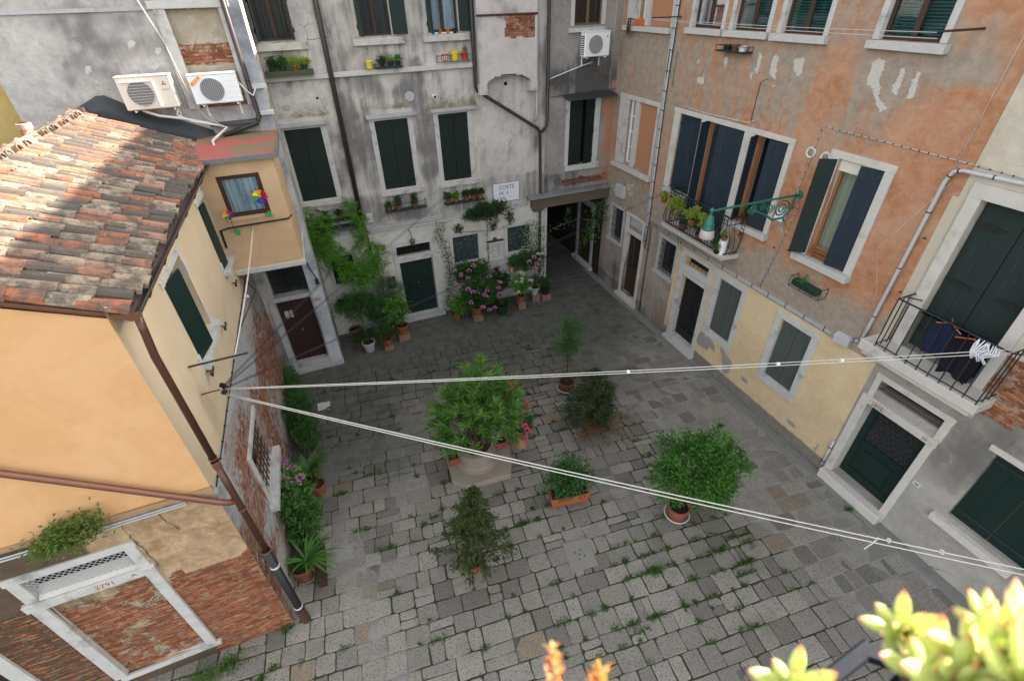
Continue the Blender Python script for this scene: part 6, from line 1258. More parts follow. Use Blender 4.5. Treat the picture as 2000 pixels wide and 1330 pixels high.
T = thing('potted_lily', 'drooping striped strap leaves in the pot nearest the corner drainpipe', 'potted plant', (-2.35, 6.75, 0), LG); pot(T, (-2.38, 6.75, 0), .24, .42, TERRA_D); strap(T, (-2.25, 6.78, .42), 20, .8, .06, G_STRAP, np.random.default_rng(28), .45, .9)
rng = np.random.default_rng(29); Tp, V, F = crown((-2.42, 6.75, .44), (.2, .2, .06), 30, 12, .03, .04, .03, rng=rng); mesh_np('undergrowth', V, F, G_MID, T)
o = MB().box(-2.1, -1.95, 6.35, 7.3, 0, .32, .01).build('wooden_board', BROWNW, None, label='weathered board edging the row of pots by the corner drainpipe', cat='board')
# ---- along the back wall
BG = 'pots along the foot of the white back wall'
plant('potted_laurel', 'round topped little tree in a rough stone pot at the left of the back row', (.02, 14.45, 0), .22, .38, (-.05, 14.75, 1.65), (.62, .4, .42), 120, 14, .06, .09, .04, G_MID, potm=STONE_B, trunk=.025, rng_s=31, group=BG)
plant('potted_plant', 'low fern like plant around the foot of the little laurel', (-.25, 14.75, 0), .2, .3, (-.1, 14.6, .55), (.42, .3, .2), 70, 16, .05, .06, .02, G_DARK, rng_s=32, group=BG, potm=TERRA_D)
plant('potted_plant', 'grassy plant with one pale shoot in a pot on a dark block', (.66, 14.3, 0), .17, .28, (.62, 14.35, .72), (.34, .28, .25), 60, 20, .05, .07, .015, G_MID, rng_s=33, potbase=.16, group=BG)
plant('potted_lemon', 'bright glossy lemon plant in an orange pot on a brick next to the green door', (1.28, 14.72, 0), .21, .36, (1.22, 14.72, 1.25), (.36, .3, .42), 60, 12, .06, .14, .065, G_LIGHT, rng_s=34, potbase=.22, group=BG)
plant('potted_shrub', 'dark myrtle like shrub with small leaves against the wall left of the green door', (1.05, 15.3, 0), .2, .32, (1.1, 15.25, 1.75), (.52, .3, .42), 120, 16, .06, .06, .022, G_SILV, rng_s=35, group=BG, potm=TERRA_D)
plant('potted_shrub', 'upright leafy shrub between the laurel and the lemon plant', (.55, 15.0, 0), .2, .32, (.55, 15.0, 1.2), (.34, .28, .6), 80, 13, .06, .1, .05, G_MID, rng_s=36, group=BG, potm=TERRA_D)
hedge('window_hedge', 'low dark bush below the small window behind the laurel', [((-.3, 15.4, 1.45), (.55, .25, .3), 90, 14), ((.3, 15.4, 1.5), (.3, .22, .25), 40, 12)], .07, .04, G_DARK, 37, ((-.3, 15.4, 0), .22, .4, TERRA_D), 'potted plant', BG)
plant('potted_hydrangea', 'pink hydrangea in a terracotta pot on a brick right of the green door', (4.1, 14.85, 0), .2, .34, (4.25, 14.9, 1.15), (.72, .42, .5), 170, 13, .07, .12, .08, G_MID, rng_s=41, potbase=.25, group=BG, flowers=(PINKF, .085, [(3.75, 14.6, 1.5), (3.9, 14.5, 1.4), (4.05, 14.5, 1.35), (4.3, 14.45, 1.25), (4.45, 14.5, 1.35), (4.9, 14.6, 1.3), (4.95, 14.6, 1.05), (4.85, 14.6, .9), (3.8, 14.5, 1.0), (4.2, 14.4, .75), (4.45, 14.4, .6), (4.65, 14.4, .62), (4.35, 14.45, 1.15), (5.0, 14.7, 1.45)]))
plant('potted_plant', 'light green broad leaved plant low beside the green door step', (3.4, 15.2, 0), .17, .28, (3.5, 15.05, .62), (.3, .25, .2), 22, 7, .05, .2, .12, G_LIGHT, rng_s=42, group=BG)
T = thing('potted_grass', 'spiky grass plant in a dark green pot between the hydrangea and the white daisies', 'potted plant', (5.1, 14.85, 0), BG); pot(T, (5.1, 14.85, 0), .23, .4, DKGREEN); strap(T, (5.1, 14.85, .4), 110, .62, .022, G_DARK, np.random.default_rng(43), .5, .9)
plant('potted_shrub', 'dark leafy plant behind the spiky grass plant', (5.15, 15.35, 0), .2, .32, (5.1, 15.3, 1.15), (.5, .28, .32), 80, 12, .06, .11, .07, G_DARK, rng_s=44, group=BG, potm=TERRA_D)
plant('potted_daisies', 'white daisy plant in a pot on a brick pedestal', (5.93, 14.95, 0), .16, .28, (5.93, 14.95, 1.05), (.4, .32, .28), 90, 12, .05, .08, .045, G_LIGHT, rng_s=45, potbase=.3, group=BG, flowers=(WHITEF, .06, [(5.65, 14.75, 1.3), (5.85, 14.7, 1.28), (6.2, 14.75, 1.25), (6.3, 14.8, 1.2), (5.7, 14.6, .95), (6.15, 14.6, 1.0), (5.9, 14.8, 1.36), (6.35, 14.9, 1.15)]))
plant('potted_plant', 'small dark plant in a stone pot between the daisies and the corner post', (6.66, 15.3, 0), .17, .3, (6.62, 15.2, .95), (.24, .2, .2), 30, 12, .04, .06, .03, G_DARK, rng_s=46, potbase=.3, group=BG, potm=STONE_B)
plant('potted_plant', 'leafy plant in a black pot on a white block at the passage corner', (7.08, 15.25, 0), .2, .32, (7.08, 15.25, .72), (.26, .22, .14), 50, 12, .04, .07, .03, G_MID, rng_s=47, potbase=.24, group=BG, potm=BLACKPL)
# wall troughs of hydrangeas
for (c, rad, nt_, fl, lab, gm) in (((4.2, 15.5, 1.72), (.72, .24, .34), 150, (PINKF, .08, [(3.5, 15.3, 1.95), (3.7, 15.2, 1.8), (4.0, 15.2, 1.9), (4.2, 15.25, 2.05), (4.5, 15.25, 2.1), (3.55, 15.2, 1.4), (3.75, 15.2, 1.35), (4.75, 15.2, 1.5), (4.8, 15.2, 1.3), (4.65, 15.2, 1.25), (4.3, 15.15, 1.4), (3.95, 15.2, 1.6)]), 'pink hydrangeas in the wall trough under the left leaded window', G_MID), ((6.3, 15.55, 1.68), (.72, .22, .3), 140, (WHITEF, .07, [(6.0, 15.3, 1.35), (6.15, 15.3, 1.3), (6.1, 15.3, 1.2), (6.0, 15.3, 1.15), (5.6, 15.3, 1.2), (7.0, 15.4, 1.9), (6.8, 15.35, 1.95)]), 'leafy hydrangeas with white and pink heads in the wall trough under the right leaded window', G_MID)):
    T = thing('wall_trough', lab, 'flower trough', (c[0], c[1], 1.35), 'planted troughs under the leaded windows'); MB().box(c[0]-.6, c[0]+.6, c[1]-.1, c[1]+.14, 1.35, 1.55).build('trough', TERRA_D if c[0] < 5 else PINKTER, T, bev=.01)
    rng = np.random.default_rng(int(c[0]*10)); Tp, V, F = crown(c, rad, nt_, 13, .06, .11, .07, rng=rng, shell=.4); mesh_np('foliage', V, F, gm, T); blooms(fl[2], fl[1], fl[0], T, n=34, rng=rng)
    if c[0] > 5: blooms([(6.4, 15.25, 1.75), (6.6, 15.25, 1.9), (6.85, 15.25, 1.72), (6.7, 15.25, 1.6), (6.6, 15.25, 1.45)], .085, PINKF, T, 'pink_flowers', 40, rng)
T = thing('hanging_pot', 'little round pot of white and peach blossoms hanging under the shrine', 'flower pot', FB.P(5.25, 1.45, .15)); MB().lathe(FB.P(5.25, 1.35, .16), [(.03, 0), (.09, .06), (.11, .14), (.1, .15)], 18).build('pot', BLACKPL, T); blooms([FB.P(5.25+dx, 1.55+dz, .18) for dx, dz in ((-.06, 0), (.04, .03), (.1, -.04), (.0, .06), (.12, .04))], .05, M_leaf('peach_petal', (.6, .4, .3), (.75, .65, .55), None, .3), T, n=22)
# vines
def vine(name, label, path, leafm, L, W, seed, nper=26, wid=.16, flowers=None, r=.012, cat='climbing plant', comp=False, out=.12):
    T = thing(name, label, cat, path[0]); rng = np.random.default_rng(seed); P = []; pts = [Vector(p) for p in path]; mb = MB(); mb.tube(pts, r, 5, True, r*.5); mb.build('stem', BARK, T)
    for a, b in zip(pts, pts[1:]):
        n = int((b-a).length*nper); s = rng.random(n)[:, None]; P.append(np.array(a)*(1-s)+np.array(b)*s+rng.normal(size=(n, 3))*np.array([wid, out*.5, wid])+np.array([0, -out, 0]))
    P = np.concatenate(P)
    if comp: # pinnate leaves hanging in sprays
        n = len(P); D0 = sph(n, rng)*.7+np.array([0, -.5, -.35]); D0 /= np.linalg.norm(D0, axis=1)[:, None]; Q = []; DD = []; A = np.cross(D0, np.array([0, 0, 1.])); A /= np.linalg.norm(A, axis=1)[:, None]+1e-6
        for j in range(7):
            for s_ in (1, -1): Q.append(P+D0*(.04*j)); DD.append(D0*.5+A*s_+np.array([0, 0, -.15]))
        P, D = np.concatenate(Q), np.concatenate(DD)
    else: D = sph(len(P), rng)+np.array([0, -.4, -.1])
    V, F = leaves(P, D, L, W, .2, .2, rng); mesh_np('foliage', V, F, leafm, T)
    if flowers:
        q = P[rng.choice(len(P), flowers[2])]; blooms([tuple(x) for x in q+np.array([0, -.04, 0])], flowers[1], flowers[0], T, n=7, rng=rng)
    return T
B = lambda u, z, d=.08: FB.P(u, z, d)
vine('wisteria', 'bright green wisteria cascading across the corner left of the brown downpipe', [B(-.9, 4.7, .3), B(-.85, 4.2, .3), B(-.6, 3.6, .35), B(-.4, 3.2, .4), B(.05, 2.85, .5), B(.4, 2.6, .5), B(.8, 2.75, .45), B(1.0, 3.05, .35)], G_WIST, .09, .03, 51, 105, .2, comp=True)
vine('wisteria', 'bright green wisteria spray hanging around the foot of the brown downpipe', [B(.35, 4.85, .15), B(.55, 4.4, .2), B(.62, 3.9, .25), B(.55, 3.5, .3), B(.75, 3.3, .3), B(1.1, 3.3, .25)], G_WIST, .085, .03, 52, 60, .13, comp=True)
vine('wisteria', 'bright green wisteria clump hanging over the small barred window', [B(-.7, 4.5, .3), B(-.3, 4.45, .3), B(-.55, 4.1, .3), B(-.5, 3.4, .4)], G_WIST, .09, .03, 53, 45, .16, comp=True); vine('wisteria', 'bright green wisteria tail drooping low beside the laurel', [B(.0, 2.9, .55), B(.1, 2.5, .6), B(.35, 2.3, .6)], G_WIST, .09, .03, 54, 110, .2, comp=True)
vine('star_jasmine', 'white flowered jasmine strand climbing left of the letter box', [B(.98, .6, .25), B(.92, 1.4, .2), B(.95, 2.1, .15), B(.9, 2.7, .12)], G_MID, .075, .04, 55, 260, .13, (WHITEF, .03, 130))
vine('star_jasmine', 'white flowered jasmine strand between the green door and the left leaded window', [B(3.2, .3, .1), B(3.35, 1.2, .1), B(3.45, 2.0, .1), B(3.3, 2.8, .1), B(3.15, 3.4, .1), B(3.4, 3.55, .1)], G_MID, .07, .04, 56, 190, .11, (WHITEF, .028, 130))
vine('star_jasmine', 'white flowered jasmine covering half of the right leaded window', [B(6.55, 1.9, .12), B(6.5, 2.5, .12), B(6.6, 2.9, .12)], G_MID, .065, .04, 57, 400, .15, (WHITEF, .03, 130))
vine('climbing_rose', 'dark climbing rose with a long bare stem spreading above the shrine', [B(5.4, .6, .1), B(5.0, 1.6, .1), B(4.95, 2.4, .08), B(5.0, 3.2, .1), B(4.95, 3.7, .15)], G_DARK, .07, .05, 58, 14, .05)
hedge('climbing_bush', 'dark leafy climber mass hanging from the flower rack above the shrine', [(B(4.9, 3.85, .25), (.55, .2, .28), 120, 12), (B(4.4, 3.75, .2), (.35, .15, .16), 50, 10), (B(5.5, 3.9, .2), (.3, .12, .2), 40, 10), (B(5.9, 3.45, .1), (.12, .08, .3), 18, 8), (B(5.2, 3.3, .1), (.2, .08, .25), 20, 7), (B(3.95, 3.3, .1), (.14, .08, .12), 14, 8)], .07, .05, G_DARK, 59, cat='climbing plant')
vine('climbing_rose', 'leafy climber wound around the lower downpipe at the passage corner', [B(7.0, .6, .2), B(7.1, 1.6, .2), B(6.9, 2.2, .2), B(7.05, 2.9, .2), B(6.8, 3.0, .2)], G_MID, .08, .05, 60, 130, .15, (WHITEF, .03, 20))
vine('hanging_vine', 'leafy vine hanging in the mouth of the passage', [B(9.85, 3.35, .1), B(9.55, 3.1, .15), B(9.4, 2.7, .15), B(9.3, 2.2, .2), B(8.9, 1.9, .2)], G_MID, .12, .09, 61, 120, .2, out=.1)
vine('hanging_vine', 'thin bare twigs with a few leaves reaching across the passage mouth', [B(7.5, 2.6, .1), B(8.1, 2.75, .15), B(8.8, 2.9, .2), B(9.4, 2.5, .2), B(8.9, 2.1, .2), B(8.6, 2.3, .2)], G_MID, .09, .07, 62, 12, .08); vine('hanging_vine', 'small leafy tendril hanging left in the passage mouth', [B(8.25, 3.4, .1), B(8.2, 3.0, .1), B(8.15, 2.75, .1)], G_MID, .09, .07, 63, 40, .07)
hedge('wall_weed', 'reddish green bush rooted on the brick ledge of the peach front wall', [(FS.P(-4.3, 4.33, .22), (.26, .13, .13), 60, 16), (FS.P(-4.55, 4.26, .18), (.2, .12, .1), 30, 14), (FS.P(-3.98, 4.42, .2), (.09, .07, .17), 18, 12), (FS.P(-4.25, 4.5, .2), (.06, .06, .12), 8, 12)], .075, .03, M_leaf('weed_leaf', (.05, .11, .02), (.12, .18, .035), (.2, .16, .05)), 64, cat='plant')
# ================================================================= flower racks on the walls
RG = 'iron flower racks on the house walls'
def rack(label, fr, u0, u1, z0, z1, dep=.22, items=(), m=IRON, tray=True):
    T = thing('flower_rack', label, 'flower rack', fr.P((u0+u1)/2, z0, 0), RG); mb = MB(); d0, d1 = .02, dep
    for z in (z0, z1): mb.tube([fr.P(u0, z, d0), fr.P(u0, z, d1), fr.P(u1, z, d1), fr.P(u1, z, d0)], .008, 5)
    for u in np.linspace(u0, u1, 6): mb.tube([fr.P(u, z0, d1), fr.P(u, z1, d1)], .006, 5)
    for u in (u0, u1): mb.tube([fr.P(u, z0, d0), fr.P(u, z1, d0)], .007, 5)
    for u in np.linspace(u0, u1, 4): mb.tube([fr.P(u, z0, d0), fr.P(u, z0, d1)], .006, 5)
    mb.build('frame', m, T)
    if tray: MB().fb(fr, u0+.01, u1-.01, z0+.005, z0+.03, d0, d1-.01).build('tray', DKGREEN, T)
    return T
def rackpot(label, fr, u, z, r, h, pm, lm=None, hl=.2, n=26, L=.06, W=.035, seed=1, name='rack_pot', grp='small pots in the flower racks', d=.12, wide=.12, strapn=0):
    b = fr.P(u, z, d); T = thing(name, label, 'flower pot' if not lm else 'potted plant', b, grp); pot(T, b, r, h, pm, n=14); rng = np.random.default_rng(seed)
    if lm and not strapn: Tp, V, F = crown((b[0], b[1], b[2]+h+hl*.4), (wide, wide, hl*.5), n, 10, .03, L, W, rng=rng, shell=.2, up=.6); mesh_np('foliage', V, F, lm, T)
    if strapn: strap(T, (b[0], b[1], b[2]+h), strapn, hl*1.6, .02, lm, rng, .4, .8)
    return T
rack('green iron rack under the leftmost closed shutter', FB, -.75, .56, 4.3, 4.56, .28)
MB().fb(FB, -.8, .55, 4.0, 4.1, .0, .3).build('rack_shelf', LEAD, H3)
rackpot('spidery leaved plant in the rack under the leftmost closed shutter', FB, -.3, 4.33, .1, .16, TERRA_D, G_DARK, .38, seed=71, strapn=40); rackpot('round leaved small plant in the rack under the leftmost closed shutter', FB, .1, 4.33, .09, .14, TERRA_D, G_DARK, .16, seed=72)
rack('green iron rack under the middle closed shutter', FB, 1.53, 2.88, 4.3, 4.55, .25)
for k, (u, lab, hl, m, w) in enumerate(((1.65, 'low leafy plant', .14, G_MID, .13), (1.95, 'bushy rosemary like plant', .34, G_DARK, .13), (2.5, 'rosemary like plant alone', .34, G_DARK, .1))): rackpot(lab+' in the rack under the middle closed shutter', FB, u, 4.33, .1, .15, TERRA_D, m, hl, 34, .06, .018, 73+k, wide=w)
rack('dark iron rack under the right closed shutter', FB, 3.52, 4.92, 4.25, 4.48, .28)
for k, (u, lab, m, pm) in enumerate(((3.65, 'geranium at the left end', G_MID, TERRA_D), (3.92, 'light green geranium, second', G_LIGHT, TERRA), (4.3, 'dark geranium in the middle', G_DARK, TERRA), (4.55, 'dark geranium beside the white pot', G_DARK, TERRA_D), (4.8, 'trailing dark plant at the right end', G_DARK, TERRA))): rackpot(lab+' of the rack under the right closed shutter', FB, u, 4.28, .1, .16, pm, m, .18, 34, .06, .045, 80+k)
rackpot('small white pot behind the geraniums of the rack under the right closed shutter', FB, 4.4, 4.36, .07, .14, WHITEP, None, d=.06)
# top sill boxes
tb = MB().fb(FB, -.88, .3, 8.37, 8.5, .02, .26).build('window_box', M_plain('mossy_box', (.06, .07, .04), .9, .2), None, label='long mossy planting box standing on the string course at the left', cat='planter')
for k, (u, lab, m, pm) in enumerate(((-.7, 'dark droopy plant', G_DARK, DKGREEN), (-.45, 'small plant in a green pot', G_MID, DKGREEN), (-.15, 'yellowing plant in a terracotta pot', G_YEL, TERRA_D), (.1, 'yellow green trailing plant', G_YEL, DKGREEN))): rackpot(lab+' in the long mossy box at the left', FB, u, 8.47, .09, .13, pm, m, .2, 26, .07, .03, 90+k, wide=.16)
rack('low iron rack on the string course under the second top window', FB, 1.95, 2.72, 8.4, 8.5, .2)
rackpot('yellow pot with dry stalks left of the rack under the second top window', FB, 1.8, 8.4, .1, .2, YELLOWP, G_DARK, .4, 8, .03, .012, 95, wide=.05)
for k, u in enumerate((2.15, 2.4, 2.6)): rackpot(('small dark', 'yellowish', 'light green')[k]+' plant in the low rack under the second top window', FB, u, 8.42, .08, .13, BLACKPL, (G_DARK, G_YEL, G_LIGHT)[k], .14, 20, .05, .03, 96+k)
rack('iron rack on the wall under the third top window', FB, 3.75, 4.7, 8.44, 8.6, .2, tray=False)
rackpot('red and white striped pot in the rack under the third top window', FB, 3.98, 8.46, .1, .17, REDP); rackpot('yellow bucket like pot in the rack under the third top window', FB, 4.28, 8.46, .13, .24, YELLOWP); rackpot('red pot with a dry plant in the rack under the third top window', FB, 4.58, 8.46, .09, .2, REDP, G_DARK, .12, 8, .04, .02, 99)
MB_ = MB()
for i in range(10):
    a = 2*math.pi*i/10; p = Vector(FB.P(3.98, 8.48, .12)); MB_.quad(*[tuple(p+Vector((rr*math.cos(a+da), rr*math.sin(a+da), h))) for rr, da, h in ((.075, -.14, 0), (.075, .14, 0), (.098, .14, .12), (.098, -.14, .12))])
MB_.build('white_stripes', WHITEP, [o for o in bpy.data.objects if o.get('label', '').startswith('red and white striped pot')][0])
for k, (u, lab, m) in enumerate(((3.72, 'blue cup', BLUEP), (3.92, 'orange pot, left one,', ORANGEP), (4.16, 'orange pot, right one,', ORANGEP), (4.36, 'dark pot', BLACKPL))): rackpot(lab+' on the sill of the third top window', FB, u, 9.12, .06, .13, m, d=.05)
T = rack('long low iron rack with terracotta shards above the passage ledge', FB, 7.9, 9.75, 4.3, 4.48, .24, tray=False); MB().fb(FB, 8.0, 9.0, 4.32, 4.4, .04, .2, .01).fb(FB, 9.05, 9.6, 4.32, 4.38, .04, .2, .01).build('terracotta_trough', TERRA_D, T)
rackpot('upturned little terracotta pot in the long rack above the passage', FB, 8.75, 4.36, .08, .12, TERRA)
rack('black iron basket below the second top window of the terracotta house', FR_, 10.18, 11.15, 8.74, 8.87, .26); rackpot('terracotta pot in the black iron basket of the terracotta house', FR_, 10.65, 8.75, .1, .15, TERRA_D); rackpot('white pot in the black iron basket of the terracotta house', FR_, 10.4, 8.75, .11, .12, WHITEP); rackpot('dark pot in the black iron basket of the terracotta house', FR_, 10.9, 8.75, .1, .13, BLACKPL)
T = thing('sill_trough', 'orange trough with dry trailing stems on the top left sill of the terracotta house', 'planter', FR_.P(14.85, 9.13, 0)); MB().fb(FR_, 14.72, 15.1, 9.125, 9.3, -.02, .14).build('trough', ORANGEP, T, bev=.01); rng = np.random.default_rng(5)
mb = MB()
for i in range(16): u = 15.1+rng.random()*.25; mb.tube([FR_.P(u-.05, 9.28, .1), FR_.P(u+.04, 9.32, .18), FR_.P(u+.06*rng.random(), 9.1, .2), FR_.P(u+.06, 8.95-.2*rng.random(), .18)], .006, 4)
mb.build('dry_stems', RUST, T)
T = rack('green wire basket with one long tray below the right shuttered window', FR_, 6.3, 7.12, 4.2, 4.45, .26, tray=False); MB().fb(FR_, 6.42, 7.1, 4.22, 4.36, .03, .22).build('tray', DKGREEN, T, bev=.01); rng = np.random.default_rng(6); Tp, V, F = crown(FR_.P(6.8, 4.4, .14), (.1, .15, .06), 12, 8, .03, .06, .03, rng=rng); mesh_np('foliage', V, F, G_LIGHT, T)
rackpot('terracotta pot with a small plant on the sill of the third blue shuttered window', FR_, 9.15, 4.95, .09, .16, TERRA, G_DARK, .3, 18, .06, .03, 101, d=-.0)
# balcony plants
BGp = 'plants on the flowery iron balcony'
def balp(lab, u, z, d, r, h, pm, lm, rad, n, L, W, seed, fl=None):
    b = FR_.P(u, z, d); T = thing('balcony_plant', lab, 'potted plant', b, BGp); pot(T, b, r, h, pm, n=14); rng = np.random.default_rng(seed); Tp, V, F = crown((b[0], b[1], b[2]+h+rad*.6), (rad*.8, rad, rad*.8), n, 10, .03, L, W, rng=rng, shell=.2); mesh_np('foliage', V, F, lm, T)
balp('yellow green succulent at the far left end of the flowery balcony', 11.75, 4.75, .6, .1, .15, TERRA, G_YEL, .16, 24, .05, .04, 111); balp('light green leafy plant hung on the outside of the flowery balcony rail', 11.1, 4.62, .68, .11, .15, TERRA_D, G_YEL, .26, 70, .06, .05, 112); balp('yellow flowering plant hung in the middle of the flowery balcony rail', 10.3, 4.6, .68, .12, .16, TERRA, G_YEL, .26, 60, .06, .045, 113); balp('pale yellow plant beside the lamp on the flowery balcony rail', 9.8, 4.6, .68, .12, .16, TERRA, G_YEL, .22, 50, .06, .045, 114)
balp('grey green bush on the floor of the flowery balcony, left end', 11.0, 4.13, .35, .13, .2, TERRA_D, G_SILV, .28, 60, .06, .03, 115); balp('green bush on the floor of the flowery balcony behind the lamp', 10.2, 4.13, .4, .13, .2, TERRA_D, G_MID, .26, 60, .06, .045, 116); balp('dark plant near the right end of the flowery balcony floor', 9.5, 4.13, .4, .12, .18, TERRA, G_DARK, .2, 40, .06, .04, 117)
balp('small pot with a light plant on the tin at the flowery balcony', 9.25, 4.5, .42, .08, .12, TERRA, G_YEL, .1, 14, .05, .03, 118); balp('bright green clump low at the right end of the flowery balcony', 9.3, 4.12, .52, .1, .1, BLACKPL, G_LIGHT, .13, 24, .05, .03, 119); MB().tube([FR_.P(9.25, 4.12, .42), FR_.P(9.25, 4.5, .42)], .11, 14).build('paint_tin', WHITEP, None, label='blue and white tin standing on the flowery balcony', cat='tin')
vine('trailing_plant', 'trailing plant drooping from the slab of the flowery balcony onto the ground floor wall', [FR_.P(10.9, 4.1, .55), FR_.P(10.85, 3.85, .58), FR_.P(10.8, 3.6, .5)], G_LIGHT, .05, .035, 120, 60, .07)
# ================================================================= ground
def pav_mat():
    t = NT('trachyte_paving'); r = t.isl(); o = t.obj(); g = t.n('ShaderNodeNewGeometry')
    base = t.ramp(r, [(0, (.15, .132, .106)), (.12, (.24, .214, .176)), (.3, (.20, .179, .15)), (.5, (.262, .235, .193)), (.65, (.22, .197, .162)), (.78, (.275, .248, .205)), (.93, (.225, .172, .118)), (.97, (.225, .203, .17))], 'CONSTANT')
    n0 = t.noise(o, .35, 4, .6); n = t.noise(o, 3.5, 7, .65); n2 = t.noise(o, 30, 5, .75); n3 = t.noise(o, 80, 3, .6)
    c = t.mix(t.step(n, .3, .7), t.mix(.25, base, (.1, .1, .1)), base); 
    c = t.mix(t.math('MULTIPLY', t.step(t.noise(o, .7, 5, .7), .52, .7), .5), c, (.13, .112, .08)); c = t.mix(t.math('MULTIPLY', t.step(t.noise(o, 1.9, 6, .7), .58, .72), .4), c, (.11, .11, .07)); c = t.mix(t.math('MULTIPLY', t.step(n2, .53, .60), .8), c, (.05, .046, .041)); c = t.mix(t.math('MULTIPLY', t.step(n3, .58, .68), .5), c, (.36, .345, .31))
    # shade at the back of the court painted into the stone: darker, greenish, greyer
    sp = t.n('ShaderNodeSeparateXYZ'); t.l(g.outputs['Position'], sp.inputs[0]); y = t.math('ADD', sp.outputs[1], t.math('MULTIPLY', t.math('SUBTRACT', n0, .5), 3))
    at = t.n('ShaderNodeAttribute', attribute_name='m'); s2 = t.n('ShaderNodeSeparateColor'); t.l(at.outputs['Color'], s2.inputs[0])
    back_shade = t.math('MULTIPLY', s2.outputs[0], .75)
    c = t.mix(back_shade, c, t.mix(t.step(n, .4, .6), (.036, .042, .031), (.062, .066, .054)))
    spots = t.step(t.noise(o, 1.7, 3, .5), .70, .73); c = t.mix(t.math('MULTIPLY', spots, .6), c, (.05, .05, .045))
    h = t.math('ADD', t.math('MULTIPLY', n, .5), t.math('MULTIPLY', n2, .35)); t.bump(h, .5, .012)
    return t.fin(c, t.math('SUBTRACT', .85, t.math('MULTIPLY', back_shade, .15)), .3)
def joint_mat():
    t = NT('joint_bed'); o = t.obj(); at = t.n('ShaderNodeAttribute', attribute_name='m'); s2 = t.n('ShaderNodeSeparateColor'); t.l(at.outputs['Color'], s2.inputs[0])
    n = t.noise(o, 6, 7, .7); n2 = t.noise(o, 1.1, 5, .65)
    dirt = t.mix(t.step(n2, .46, .62), (.05, .043, .034), t.mix(n, (.03, .045, .015), (.045, .07, .018)))
    c = t.mix(s2.outputs[1], dirt, t.mix(s2.outputs[0], t.mix(n, (.2, .195, .18), (.27, .26, .24)), (.11, .115, .1))); t.bump(n, .7, .02); return t.fin(c, .95, .1)  # light mortar is darkened by the painted back shade too
PAV = pav_mat(); JNT = joint_mat()
TH = R(-5.0); ct_, st_ = math.cos(TH), math.sin(TH)
def rot2(a, b): return (a*ct_-b*st_, a*st_+b*ct_)
def mortar(x, y):
    """1 where joints are pointed with light cement, 0 where they are open and mossy"""
    v = max(1-abs((x+1.2+.1*(y-5)))/.75 if y < 8 else 0, (x-(6.9-.16*(y-4.))-.3)/.5, 1-abs(y-10.2-.25*x)/1.0 if x < 1.4 and y > 8 else 0, (y-13.3)/.8, 1-math.hypot(x-.2, y-8.3)/1.3, 1-math.hypot(x+.6, y-6.2)/1.0)
    return max(0, min(1, v+.8*nz(x, y, 7, .7)))
def back_shade(x, y): return max(0, min(1, (y-8.2)/4.0 - max(0, (x-5)/7)*.6+.45*nz(x, y, 17, .35)+(.35 if x < .2 and y > 8 else 0)))  # mask of the painted shade, growing towards the back of the court
rs = random.Random(4); stones = MB(); corners = []
drain = (3.27, 4.98)
def inv(x, y): return (x*ct_+y*st_, -x*st_+y*ct_)
row = -3.0
